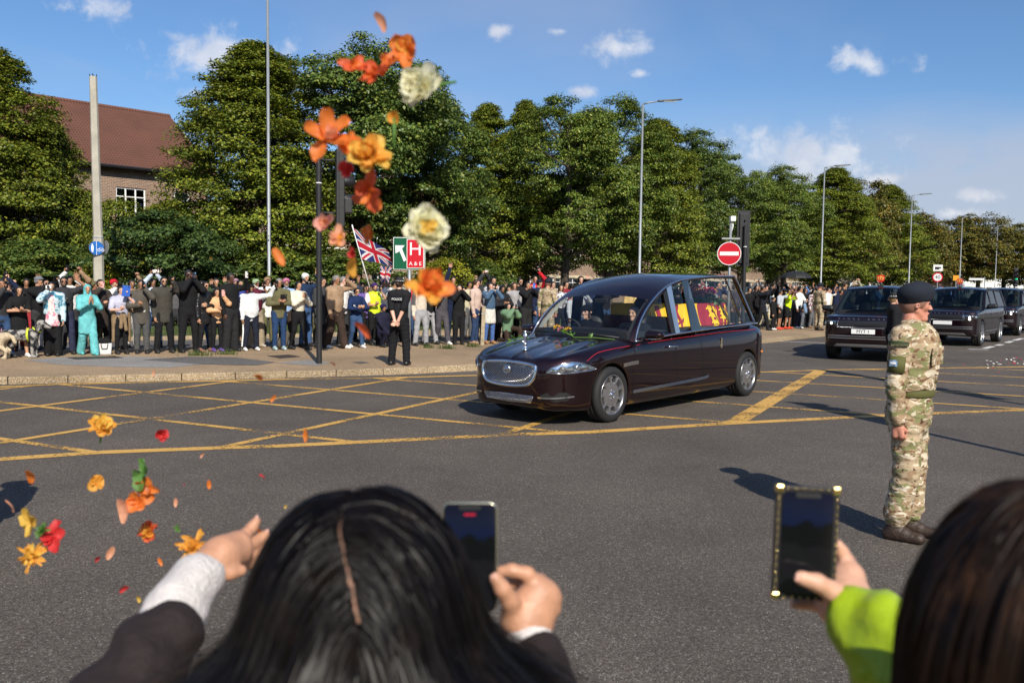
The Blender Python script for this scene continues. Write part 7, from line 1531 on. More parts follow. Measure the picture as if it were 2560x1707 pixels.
# ---- two men in the front of the hearse (only the seated upper body shows above the doors)
def seated(x, y, cap, label):
 e = empty('person', (0, 0, 0), 0, label, 'person', 'people riding in the hearse'); M0 = Matrix.Translation(HEARSE.location) @ Matrix.Rotation(HEARSE.rotation_euler.z, 4, 'Z'); e.matrix_world = M0 @ Matrix.Translation((x, y, -.205)) @ Matrix.Rotation(R(90), 4, 'Z')
 p = Person(1.70, 1.0, 'chest', 'chest'); keep = lambda V, F: F[(V[F][:, :, 2].min(1) > 1.28)]
 V, F = p.body(.014, True); mesh('body', V, keep(V, F), SKIN[0], e, True); V, F = p.top(.02, 1.0, .6, .02, collar=True); mesh('jacket', V, keep(V, F), cloth((.008, .009, .014)), e, True)
 q = MB(); q.lathe([(.062, 0), (.060, .035)], 20, Rm(tuple(p.neck + np.array([0, .0, .0])))); q.build('shirt_collar', whitep, e, True)
 V, F = p.hair('cap' if cap else 'short', .012); mesh('peaked_cap' if cap else 'hair', V, F, cloth((.008, .008, .010)) if cap else HAIR['grey'], e, True); p.eyes().build('eyes', eyem, e)
seated(.74, -.38, True, 'hearse driver in dark uniform and peaked cap'); seated(.62, .38, False, 'passenger in dark suit beside the hearse driver')
# ---- dogs
def dog(pos, yaw, s, col, label, collar):
 e = empty('dog', pos, R(yaw), label, 'dog', 'dogs at the left edge'); q = SDF(.03 * s); v = lambda x, y, z: np.array([x, y, z]) * s      # faces +x
 q.cone(v(.16, 0, .44), v(-.16, 0, .43), .12 * s, .10 * s, (0, 1, 0), 1.2); q.cone(v(-.16, 0, .43), v(-.27, 0, .45), .10 * s, .10 * s, (0, 1, 0), 1.15); q.cone(v(.20, 0, .46), v(.29, 0, .60), .085 * s, .07 * s)
 q.ball(v(.33, 0, .65), .085 * s); q.cone(v(.37, 0, .64), v(.48, 0, .60), .055 * s, .038 * s)
 for sg in (1, -1):
  q.cone(v(.31, sg * .075, .69), v(.29, sg * .10, .55), .035 * s, .045 * s, (0, 1, 0), 1.8, .02 * s)
  q.chain([v(.20, sg * .07, .40), v(.18, sg * .075, .22), v(.19, sg * .075, .03)], [.055 * s, .038 * s, .03 * s]); q.cone(v(.19, sg * .075, .025), v(.235, sg * .075, .02), .03 * s, .025 * s)
  q.chain([v(-.24, sg * .07, .42), v(-.20, sg * .08, .26), v(-.32, sg * .08, .17), v(-.29, sg * .08, .03)], [.085 * s, .055 * s, .032 * s, .028 * s]); q.cone(v(-.29, sg * .08, .025), v(-.245, sg * .08, .02), .03 * s, .025 * s)
 q.chain([v(-.34, 0, .50), v(-.42, 0, .44), v(-.46, 0, .34)], [.035 * s, .035 * s, .04 * s]); fur = lambda D, X, Y, Z: D + .010 * s * np.sin(X * 95 / s) * np.sin(Y * 90 / s + X * 30) * np.sin(Z * 85 / s)
 V, F = q.mesh(.016 * s, fur); mesh('body', V, F, col, e, True); q = MB(); q.lathe([(0, .02), (.018, .012), (.02, 0)], 10, Rm(tuple(v(.515, 0, .61)), (0, R(90), 0))); [q.lathe([(0, .012), (.012, .006), (.013, 0)], 8, Rm(tuple(v(.395, sg * .05, .685)), (0, R(70), sg * .5))) for sg in (1, -1)]; q.build('nose_and_eyes', eyem, e, True)
 q = MB(); q.lathe([(.092 * s, -.014), (.092 * s, .014)], 18, Rm(tuple(v(.25, 0, .55)), (0, R(35), 0))); c = q.build('collar', collar, e, True); q = MB(); q.lathe([(.128 * s, -.02), (.128 * s, .02)], 20, Rm(tuple(v(.10, 0, .45)), (0, R(90), 0)) @ Matrix.Diagonal((1, .85, 1, 1))); q.build('harness', collar, e, True); return e
merle = mat('merle_fur', (.02, .02, .022), .9, col2=(.34, .32, .29), vscale=9, thr=(.46, .56), bump=1., bscale=60); creamf = mat('cream_fur', (.52, .42, .28), .9, var=.25, vscale=12, bump=1., bscale=60)
dg = G(60, 894, PZ); dog(tuple(dg), 8, 1.08, merle, 'black and white speckled dog standing on a yellow lead', mat('lime_harness', (.55, .65, .03), .7))
dg = G(-22, 897, PZ); dog(tuple(dg), 190, 1.0, creamf, 'cream dog with red collar cut by the left edge', mat('red_harness', (.6, .06, .04), .7))
a0, a1 = P(62, 838, 20.2), P(31, 800, 20.2); q = MB(); q.tube([a0, (a0 + a1) / 2 + Vector((0, 0, -.02)), a1], .012, 6); tag(q.build('dog_lead', mat('lime_lead', (.62, .70, .03), .6)), 'bright yellow dog lead stretched up from the speckled dog', 'lead')
# ================================================================== street furniture
greym = mat('grey_lamp_post', (.26, .28, .29), .5, .4, var=.12, vscale=2); concm = mat('concrete_column', (.40, .37, .30), .85, var=.15, vscale=3, bump=.3, bscale=20); sigm = mat('signal_black', (.014, .014, .015), .55, bump=.15, bscale=30); signback = mat('sign_back_grey', (.3, .31, .31), .5, .4)
def lamp_post(px, depth, top_py, label, arm=1.0, sc=1.0, base_z=PZ, head=True):
 c = P(px, 700, depth); top = P(px, top_py, depth).z; e = empty('street_lamp', (c.x, c.y, base_z), 0, label, 'street lamp', 'street lamps along the road'); H_ = top - base_z
 q = MB(); q.tube([(0, 0, -.1), (0, 0, 1.3), (0, 0, 1.35), (0, 0, H_)], [.10, .10, .07, .042], 14); q.build('post', greym, e, True); q = MB(); q.box((0, -.105, .75), (.12, .02, .5)); q.build('access_door', greym, e)
 if head:
  q = MB(); q.tube([(0, 0, H_ - .02), (.25, 0, H_ + .06), (arm * .75, 0, H_ + .13)], [.04, .035, .03], 8); q.build('bracket', greym, e, True)
  q = SDF(.03); q.cone((arm * .75, 0, H_ + .14), (arm * 1.75, 0, H_ + .22), .10, .07, (0, 0, 1), 1.9); V, F = q.mesh(.035); h_ = mesh('lantern', V, F, mat('lantern_grey', (.09, .10, .11), .5), e, True); q = MB(); q.box((arm * 1.25, 0, H_ + .115), (.6, .12, .02)); q.build('lamp_glass', mat('lamp_glass', (.5, .52, .5), .2), h_)
 return e
lamp_post(673, 32.5, -160, 'tall grey lamp post running out of the top of the picture', head=True)
for px, d, t, l in [(1598, 41, 266, 'street lamp above the hearse roof'), (2052, 62, 422, 'street lamp above the umbrella and crowd'), (2272, 82, 491, 'street lamp above the officer in bowler hat'), (2399, 106, 545, 'thin street lamp right of the 40 sign'), (2488, 135, 566, 'farthest street lamp near the right edge'), (2566, 90, 622, 'street lamp reaching in from the right edge')]: lamp_post(px, d, t, l)
# concrete column with the round blue sign
c = P(247, 700, 26); e = empty('concrete_column', (c.x, c.y, PZ), .3, 'tapering pale concrete column with open top at left', 'column'); tz = P(240, 200, 26).z - PZ; q = MB()
q.tube([(0, 0, -.1), (0, 0, 2.9), (0, 0, 2.92), (-.05, 0, tz)], [.155, .145, .130, .105], 8); q.build('shaft', concm, e, auto=30); q = MB(); q.lathe([(.152, 0), (.152, .03)], 8, Rm((0, 0, 2.86))); q.build('strap', steel, e)
for k in range(4): a_ = k * 1.57; q = MB(); q.tube([(-.05 + .08 * math.cos(a_), .08 * math.sin(a_), tz - .02), (-.05 + .10 * math.cos(a_), .10 * math.sin(a_), tz + .07)], .012, 5); q.build('top_prong', blackp, e)
def disc_sign(name, loc, r_, rz, face, label, rim=None, par=None, grp='road signs'):
 e = empty(name, loc, rz, label, 'sign', grp); q = MB(); q.lathe([(0, 0), (r_, 0), (r_, .012), (0, .012)], 40, Rm((0, 0, 0), (R(90), 0, 0))); q.build('plate', signback, e, auto=40); q = MB(); q.lathe([(0, .0145), (r_ * .985, .0145)], 40, Rm((0, 0, 0), (R(90), 0, 0))); q.build('face', face, e)
 if rim: q = MB(); q.lathe([(r_ * .80, .017), (r_ * .99, .017)], 40, Rm((0, 0, 0), (R(90), 0, 0))); q.build('rim', rim, e)
 return e
bluem = mat('sign_blue', (.01, .12, .42), .4); redm = mat('sign_red', (.50, .008, .02), .35); greenm = mat('sign_green', (.0, .085, .035), .4); sw_ = mat('sign_white', (.75, .75, .73), .4)
s = disc_sign('shared_path_sign', P(241, 620, 25.75), .20, .62, bluem, 'round blue walking and cycling sign on the concrete column'); q = MB(); q.box((0, -.018, 0), (.012, .003, .42)); q.build('divider', sw_, s)
q = MB(); q.lathe([(0, .018), (.022, .018)], 10, Rm((-.11, 0, .10), (R(90), 0, 0))); q.prism([(-.14, .07), (-.08, .07), (-.075, -.03), (-.09, -.12), (-.13, -.12), (-.145, -.03)], .003, Rm((0, -.016, 0), (R(90), 0, 0))); q.build('walker_symbol', sw_, s)
q = MB(); [q.lathe([(.030, .018), (.044, .018)], 16, Rm((x, 0, -.06), (R(90), 0, 0))) for x in (.065, .165)]; q.tube([(.065, -.018, -.06), (.10, -.018, .02), (.15, -.018, .01), (.165, -.018, -.06)], .006, 4); q.build('cycle_symbol', sw_, s)
s = disc_sign('round_sign_back', P(264, 618, 26.3), .2, 2.4, signback, 'grey back of a round sign behind the concrete column')
# traffic signals
def signal(loc, rz, hgt, head_z, head_dx, label, faces=True):
 e = empty('traffic_signal', loc, rz, label, 'traffic signal', 'traffic signals'); q = MB(); q.tube([(0, 0, -.1), (0, 0, hgt)], .057, 16); q.lathe([(0, 0), (.06, 0), (.06, .04), (0, .06)], 16, Rm((0, 0, hgt))); q.build('pole', sigm, e, auto=40); q = MB(); q.lathe([(.0605, 0), (.0605, .02)], 16, Rm((0, 0, hgt - .62))); q.build('band', whitep, e)
 h = MB(); h.box((head_dx, 0, head_z), (.17, .30, 1.55)); h.box((head_dx + .16, 0, head_z - .35), (.16, .26, .3)); ho = h.build('signal_head', sigm, e, bevel=.02)
 q = MB(); q.box((head_dx - .02, 0, head_z), (.012, .42, 1.72)); q.build('backing_board', sigm, ho)
 for k, cc in enumerate((mat('red_lens', (.10, .005, .005), .2), mat('amber_lens_off', (.10, .05, .005), .2), mat('green_lens', (.0, .06, .03), .2))):
  z = head_z + .50 - k * .36; q = MB(); q.lathe([(.105, -.02), (.11, .20), (.10, .20), (.098, 0)], 18, Rm((head_dx + .085, 0, z), (0, R(90), 0))); v = q.build('visor', sigm, ho, True); q = MB(); q.lathe([(0, .02), (.07, .012), (.1, 0)], 18, Rm((head_dx + .086, 0, z), (0, R(90), 0))); q.build('lens', cc, v, True)
 q = MB(); q.tube([(0, 0, head_z + .55), (head_dx, 0, head_z + .55)], .025, 8); q.tube([(0, 0, head_z - .5), (head_dx, 0, head_z - .5)], .025, 8); q.tube([(.05, .03, head_z + .7), (.12, .05, head_z + .5), (.07, .03, head_z + .3)], .012, 6); q.build('bracket', sigm, e, True)
 for z in (.33, -.03, -.4): q = MB(); q.box((head_dx, -.002, head_z + z), (.176, .306, .006)); q.build('seam', blackp, ho)
 return e
t1 = G(798, 909, PZ); signal(tuple(t1), R(14), 4.25, 3.55, .42, 'black traffic signal on a pole left of the police officer')
t2 = P(1860, 700, 27.2); signal((t2.x, t2.y, PZ), R(100), 3.5, 3.15, .16, 'black traffic signal behind the no entry sign')
signal((5.95, 8.35, 0), R(60), 3.75, 3.2, .2, 'traffic signal just outside the right edge casting a long shadow'); signal((8.7, 11.6, 0), R(60), 3.3, 2.9, .2, 'second traffic signal outside the right edge casting a shadow')
# no entry sign on its post
b = P(1823, 700, 27.0); e = empty('sign_post', (b.x, b.y, PZ), 0, 'slim grey post carrying the no entry sign and a small camera', 'post'); q = MB(); q.tube([(0, 0, -.1), (0, 0, 3.6)], .04, 12); q.build('post', greym, e, True); q = MB(); q.box((0, -.02, 3.12), (.55, .14, .05)); q.build('sign_light', signback, e); q = MB(); q.box((.05, 0, 3.72), (.16, .22, .16)); q.build('camera', whitep, e, bevel=.02); q = MB(); q.tube([(.05, 0, 3.65), (.07, 0, 3.5), (.02, 0, 3.3)], .02, 6); q.build('camera_bracket', whitep, e, True)
s = disc_sign('no_entry_sign', P(1823, 634, 26.85), .355, -.25, redm, 'round red no entry sign with white bar', mat('sign_rim', (.75, .74, .72), .4)); q = MB(); q.lathe([(.90 * .355, .018), (.935 * .355, .018)], 4, None) if 0 else None; q = MB(); q.box((0, -.0185, 0), (.56, .003, .115)); q.build('white_bar', sw_, s)
for o in s.children:
 if o.name.startswith('rim'): o.scale = (1, 1, 1); bpy.data.objects.remove(o); break
q = MB(); q.lathe([(.335, .0165), (.355, .0165)], 40, Rm((0, 0, 0), (R(90), 0, 0))); q.build('rim', MATS['sign_rim'], s)
# A&E direction sign
b = G(1022, 873, PZ); e = empty('hospital_sign', tuple(b), -.05, 'green and red hospital sign with white arrow, H and A & E', 'sign', 'road signs'); zc = P(1022, 634, b.y / ray(1022, 634).y).z - PZ; q = MB(); q.tube([(.0, .04, -.1), (.0, .04, zc + .1)], .045, 12); q.build('post', greym, e, True)
W2, H2 = .40, .40; cx = 0.0; q = MB(); q.box((cx, 0, zc), (2 * W2, .02, 2 * H2)); q.build('plate', sw_, e, bevel=.004); q = MB(); q.box((cx, -.012, zc), (2 * W2 - .03, .006, 2 * H2 - .03)); q.build('green_panel', greenm, e); q = MB(); q.box((cx + .155, -.0155, zc), (.43, .003, .72)); q.build('red_border', sw_, e); q = MB(); q.box((cx + .155, -.018, zc), (.40, .004, .69)); q.build('red_panel', redm, e)
q = MB(); q.prism([(x, z) for x, z in [(-.36, .20), (-.12, .20), (-.19, .12), (-.075, -.16), (-.14, -.20), (-.25, .055), (-.35, .0)]][::1], .004, Rm((cx + .01, -.016, zc), (R(90), 0, 0))); q.build('arrow', sw_, e)
text('letter_h', 'H', .46, Rm((cx + .155, -.0205, zc + .10), (R(90), 0, 0)), sw_, e, .001); text('letters_a_and_e', 'A & E', .135, Rm((cx + .155, -.0205, zc - .25), (R(90), 0, 0)), sw_, e, .001)
# small signs up the road
def pole_sign(px, py, dep, label, kind):
 c = P(px, py, dep); e = empty('far_sign', (c.x, c.y, 0), -.4, label, 'sign', 'road signs'); q = MB(); q.tube([(0, .03, 0), (0, .03, c.z + .2)], .04, 8); q.build('post', greym, e)
 if kind == '40':
  q = MB(); q.lathe([(0, 0), (.34, 0), (.34, .02), (0, .02)], 28, Rm((0, 0, c.z), (R(90), 0, 0))); q.build('plate', sw_, e); q = MB(); q.lathe([(.26, .024), (.34, .024)], 28, Rm((0, 0, c.z), (R(90), 0, 0))); q.build('red_ring', redm, e); text('digits', '40', .36, Rm((0, -.026, c.z), (R(90), 0, 0)), blackp, e)
  q = MB(); q.box((0, -.01, c.z + .65), (.6, .02, .45)); q.build('camera_plate', sw_, e); q = MB(); q.box((-.05, -.023, c.z + .63), (.28, .006, .18)); q.box((.14, -.023, c.z + .66), (.1, .006, .1)); q.build('camera_symbol', blackp, e)
 elif kind == 'bar': q = MB(); q.box((-.7, -.01, c.z), (1.3, .03, .2)); q.build('plate', sw_, e)
 else: q = MB(); q.box((0, -.01, c.z), (.5, .03, .5)); q.build('plate', mat('sign_orange', (.75, .33, .02), .5), e)
pole_sign(2344, 693, 62, 'round 40 speed limit sign under a camera sign', '40'); pole_sign(2462, 698, 85, 'long white direction sign far up the road', 'bar'); pole_sign(2390, 695, 84, 'small orange sign on the thin lamp post', 'orange')
t3 = P(2537, 697, 80); q = signal((t3.x, t3.y, 0), R(-90), 3.6, 2.9, .16, 'far traffic signal showing green at the right edge')
gl = MB(); gl.lathe([(0, .03), (.1, .02), (.11, 0)], 14, Rm((.26, 0, 2.68), (0, R(90), 0))); gl.build('green_light', mat('green_lit', (0, .5, .2), .4, emit=((0, 1, .4), 3.)), q)
# timber post by the kneeling spectator
b = G(1205, 862, PZ); e = empty('timber_post', tuple(b), .2, 'weathered square timber post on the pavement edge left of the hearse', 'post'); q = MB(); q.box((0, 0, .50), (.10, .10, 1.10), Matrix.Rotation(R(2), 4, 'Y')); q.build('post', mat('weathered_wood', (.33, .27, .18), .9, var=.3, vscale=9, bump=.5, bscale=30), e, bevel=.006); q = MB(); q.box((0.02, 0, .85), (.104, .104, .02)); q.build('strap', steel, e)
# union flag and a second, smaller one below
fw, fr_, fb = mat('flag_white', (.75, .74, .72), .8, trans=.25), mat('flag_red', (.55, .012, .03), .8, trans=.25), mat('flag_blue', (.02, .03, .16), .8, trans=.25)
def union(u, v):   # u 0..2 (fly), v 0..1 (down)
 x, y = u - 1.0, v - .5
 if abs(x) < .1 or abs(y) < .1: return 1
 if abs(x) < .167 or abs(y) < .167: return 0
 for sgn in (1, -1):
  d = (y - sgn * x * .5) / math.sqrt(1.25)
  if abs(d) < .033 + .0 and True: return 1 if (d * (1 if x * sgn > 0 else -1)) > -.034 else 0
  if abs(d) < .1: return 0
 return 2
def flag(name, A, B, C, D, label, nx=96, ny=48, amp=.05, pole=None):
 e = empty(name, tuple(A), 0, label, 'flag', 'union flags in the crowd'); A0 = Vector(A); V = [];
 for i in range(nx + 1):
  for j in range(ny + 1):
   u, v = i / nx, j / ny; p = A0.lerp(B, v).lerp(C.lerp(D, v), u); k = amp * math.sin(u * 9 + v * 3) * u ** .5; p = p + Vector((.12 * k, -k, .35 * k)); V.append(p - A0)
 F = [(i * (ny + 1) + j, i * (ny + 1) + j + 1, (i + 1) * (ny + 1) + j + 1, (i + 1) * (ny + 1) + j) for i in range(nx) for j in range(ny)]
 mesh('cloth', V, F, [fw, fr_, fb], e, True, [union(2 * (i + .5) / nx, (j + .5) / ny) for i in range(nx) for j in range(ny)])
 if pole: q = MB(); q.tube([pole[0] - A0, pole[1] - A0], .016, 8); q.build('pole', whitep, e, True)
dF = 22.8; flag('union_flag', P(883, 570, dF), P(906, 648, dF), P(972, 630, dF - .3), P(984, 668, dF - .2), 'large union flag waving on a white pole above the crowd', pole=(P(880, 562, dF), P(924, 718, dF + .1)))
flag('union_flag', P(950, 664, dF + .6), P(951, 704, dF + .6), P(980, 668, dF + .5), P(972, 708, dF + .5), 'second union flag hanging below the large one by the officer', 40, 24, .06)
# umbrella
u0 = P(1990, 678, 35.5); e = empty('umbrella', (u0.x, u0.y, 0), 0, 'open black umbrella above the crowd', 'umbrella'); q = MB(); n = 10; V = []; F = []
for k in range(n):
 for j in range(7): a_ = 2 * math.pi * k / n; t = j / 6; V.append((.66 * math.sin(t * 1.45) / math.sin(1.45) * math.cos(a_), .66 * math.sin(t * 1.45) / math.sin(1.45) * math.sin(a_), u0.z - .32 + .32 * math.cos(t * 1.45)))
for k in range(n):
 for j in range(6): k2 = (k + 1) % n; F.append((k * 7 + j, k * 7 + j + 1, k2 * 7 + j + 1, k2 * 7 + j))
mesh('canopy', V, F, mat('umbrella_black', (.012, .012, .013), .7), e); q.tube([(0, 0, u0.z - .9), (0, 0, u0.z + .06)], .01, 6); q.build('shaft', steel, e)
for k in range(n): a_ = 2 * math.pi * k / n; q = MB(); q.tube([(.0, 0, u0.z - .03), (.45 * math.cos(a_), .45 * math.sin(a_), u0.z - .12), (.655 * math.cos(a_), .655 * math.sin(a_), u0.z - .285)], .005, 4); q.build('rib', steel, e)
# bags on the ground
b = G(262, 886, PZ); e = empty('handbag', tuple(b), .4, 'white shopping bag with dark print and black handles on the ground', 'bag'); q = MB(); q.prism([(-.13, 0), (.13, 0), (.15, .25), (-.15, .25)], .12, Rm((0, .06, 0), (R(90), 0, 0))); q.build('body', cloth((.6, .6, .58), 'pattern'), e, bevel=.02); q = MB(); q.tube([(-.07, -.05, .24), (-.05, -.07, .13), (.05, -.07, .13), (.07, -.05, .24)], .012, 6); q.build('handle', blackp, e, True)
s_ = SDF(.03); s_.cone((-.06, 0, .30), (.06, 0, .29), .08, .07); V, F = s_.mesh(.025); mesh('folded_coat', V, F, cloth(BLK), e, True)
b = G(709, 873, PZ); e = empty('backpack', tuple(b), .5, 'grey-brown backpack leaning on the ground by the olive jacket', 'bag'); s_ = SDF(.04); s_.cone((-.04, 0, .12), (.06, 0, .36), .13, .10, (0, 1, 0), 1.3); s_.cone((-.02, -.09, .12), (.02, -.10, .22), .08, .07); V, F = s_.mesh(.022); mesh('body', V, F, cloth((.10, .085, .06)), e, True); q = MB(); q.tube([(.0, .1, .40), (.08, .16, .3), (.02, .14, .1)], .015, 6); q.build('strap', cloth(NAV), e)
# pale petals scattered on the far road
r = random.Random(3); q = MB()
for i in range(70):
 p_ = G(r.gauss(2520, 40), r.gauss(908, 9)); s = r.uniform(.02, .05); a_ = r.uniform(0, 6); q.cur = int(r.random() < .3); q.add([(p_.x + s * math.cos(a_ + k * 1.6) * r.uniform(.6, 1.2), p_.y + s * math.sin(a_ + k * 1.6) * r.uniform(.6, 1.2), .012 + r.uniform(0, .03)) for k in range(4)], [(0, 1, 2, 3)])
tag(q.build('scattered_petals', [mat('petal_fallen_white', (.7, .66, .6), .7), mat('petal_fallen_red', (.5, .03, .05), .7)]), 'white and red petals scattered on the road at the right edge', 'petals', kind='stuff')
# the other side of the junction, behind the photographer: seen only in reflections
near_pav = sheet('near_pavement', [(-30, -14), (30, -14), (30, 1.9), (3, 2.3), (-3, 2.3), (-30, 1.2)], .006, buff)
for i, (x, y) in enumerate([(-34, -26), (-24, -29), (-14, -27), (-4, -30), (7, -28), (18, -30), (29, -27), (40, -25), (46, -12), (50, 0), (52, 12)]):
 (tm, cm), h0 = PROT['broadB' if i % 2 else 'farA']; e = empty('broad_tree', (x, y, 0), i * 1.3, ORD[i] + ' street tree from the left on the pavement behind the photographer', 'tree', 'trees behind the photographer'); e.scale = (1.15, 1.15, .95); obj('trunk', tm, None, e); obj('crown', cm, None, e)
# ================================================================== the two spectators in front of the camera
def hair_strands(name, c, rad, part, mt, parent, n, seed, flare, w=.0008, side_bias=0.0, drop=.32, K=26, nl=420):
 """fine ribbons combed from a parting over the skull, bending down under gravity; part: list of directions"""
 r = np.random.default_rng(seed); c = np.array(c); rad = np.array(rad); part = np.array([nrm(p) for p in part]); m = len(part) - 1.001
 lk = r.integers(0, nl, n); u = np.clip((r.random(nl) * m)[lk] + r.normal(0, .10, n), 0, m); i = u.astype(int); f = (u - i)[:, None]; root = part[i] * (1 - f) + part[i + 1] * f
 tang = nrm(part[-1] - part[0]); lat = np.cross(tang, root); lat *= np.sign(lat[:, :1] + 1e-6); lat /= np.linalg.norm(lat, axis=1)[:, None]
 sg = np.where(r.random(nl) < .5 + side_bias, 1., -1.)[lk]; late = np.clip((u / m - .86) / .14, 0, 1); root = root + lat * (sg * (.002 + .026 * (u / m) ** 2 + r.uniform(0, .09, n) + r.normal(0, .008, n)) * (1 - late) + r.uniform(-.12, .12, n) * late)[:, None]; root /= np.linalg.norm(root, axis=1)[:, None]
 lay_ = 1.0 + r.uniform(-.035, .035, nl)[lk] + r.uniform(-.012, .012, n); p = c + root * rad * lay_[:, None]; L_ = drop + rad[2]; st = (L_ * r.uniform(.8, 1.15, n) / K)[:, None]
 d = lat * (sg * (1 - .8 * late) + .1 * r.normal(size=n))[:, None] + tang * (r.normal(0, .22, nl)[lk] + r.normal(0, .08, n) + .25)[:, None] + np.array([0, 0, -1]) * (.2 + late)[:, None]; ph = r.uniform(0, 6.28, nl)[lk] + r.normal(0, .25, n); fl = (flare * r.uniform(.3, 1.3, nl))[lk] * r.uniform(.8, 1.2, n); Ps = [p]
 for k in range(K - 1):
  q = (p - c) / rad; v = np.linalg.norm(q, axis=1); nn = q / rad; nn /= np.linalg.norm(nn, axis=1)[:, None]; g = np.zeros_like(p); g[:, 2] = -1; low = np.clip(-(p[:, 2] - c[2]) / .06 + .3, 0, 1)
  o = nn * np.array([1, 1, 0]); g = g + o * (fl * low)[:, None] + np.stack([np.sin(k * .45 + ph), np.cos(k * .4 + ph), 0 * ph], 1) * .10
  gn = (g * nn).sum(1); on = (v < lay_ + .02); g = np.where((on & (gn < 0))[:, None], g - nn * gn[:, None], g); d = .80 * d + .20 * g * 1.3; dn = (d * nn).sum(1); d = np.where((on & (dn < 0))[:, None], d - nn * dn[:, None], d); d[:, :2] *= (1 - .22 * low * (fl < .2))[:, None]; d /= np.linalg.norm(d, axis=1)[:, None]
  p = p + d * st; q = (p - c) / rad; v = np.linalg.norm(q, axis=1); p = np.where((v < lay_)[:, None], c + q / v[:, None] * lay_[:, None] * rad, p); Ps.append(p)
 Pp = np.stack(Ps, 1); nv = Pp - c; nv /= np.linalg.norm(nv, axis=2)[..., None]; tn = np.gradient(Pp, axis=1); s = np.cross(tn, nv); s /= np.linalg.norm(s, axis=2)[..., None] + 1e-9
 tw = (r.uniform(-.5, .5, nl)[lk] + r.uniform(-.5, .5, n))[:, None, None]; s = s * np.cos(tw) + nv * np.sin(tw); ww = (w * r.uniform(.5, 1.3, n))[:, None, None] * np.interp(np.arange(K), [0, 2, K - 5, K - 1], [.4, 1, 1, .2])[None, :, None]
 V = np.stack([Pp - s * ww, Pp + s * ww], 2).reshape(-1, 3); base = (np.arange(n) * K * 2)[:, None] + (np.arange(K - 1) * 2)[None]; F = np.stack([base, base + 1, base + 3, base + 2], -1).reshape(-1, 4)
 return mesh(name, V, F, mt, parent, True)
def hair_mat(name, col, hi, spec):
 m = mat(name, col, .42, 0, spec, col2=hi, vscale=22, thr=(.5, .8), isl=.55); b = m.node_tree.nodes['Principled BSDF']; b.inputs['Anisotropic'].default_value = .6; return m
hblk = hair_mat('hair_glossy_black', (.004, .003, .003), (.012, .008, .006), .16); hbrn = hair_mat('hair_dark_brown', (.016, .008, .0045), (.06, .027, .012), .18)
handm = mat('hand_skin', (.46, .235, .14), .48, var=.16, vscale=30, bump=.15, bscale=140); nailm = mat('finger_nail', (.62, .36, .29), .25, 0, .5)
def chain_px(s, pts, rad, k=.006): s.chain([np.array(P(*p)) for p in pts], rad, k)
def nail(par, tip, prev, up, r_):
 a = np.array(P(*tip)); d = nrm(a - np.array(P(*prev))); n = nrm(np.asarray(up) - d * np.dot(up, d)); x = np.cross(d, n); c = a + n * r_ * .80 + d * r_ * .25; V = [c + x * r_ * .62 * sx * (1 - .25 * abs(t)) + d * r_ * .85 * t - n * r_ * .22 * abs(sx) for t in (-1, 0, 1) for sx in (-1, 0, 1)]
 mesh('finger_nail', V, [(0, 1, 4, 3), (1, 2, 5, 4), (3, 4, 7, 6), (4, 5, 8, 7)], nailm, par, True)
cream_knit = mat('cream_knit', (.60, .56, .54), .9, var=.08, vscale=20, bump=.5, bscale=160); darkj = mat('dark_brown_jacket', (.018, .012, .012), .8, spec=.3, bump=.5, bscale=30); limej = bpy.data.materials.new('lime_puffer_nylon')
limej = mat('lime_puffer_nylon', (.30, .42, .010), .38, 0, .45, var=.18, vscale=8, bump=.45, bscale=16)
cam_dir = np.array([0, -1.0, .15])
def lower_body(e, c, ground_y, mt, tr, w=1.0):
 q = SDF(.05); x, y, z = c; q.cone((x, y + .02, z - .34), (x, y, z - .75), .15 * w, .13 * w, (0, 1, 0), 1.4); q.cone((x - .14 * w, y + .01, z - .29), (x + .14 * w, y + .01, z - .29), .065, .065); return q
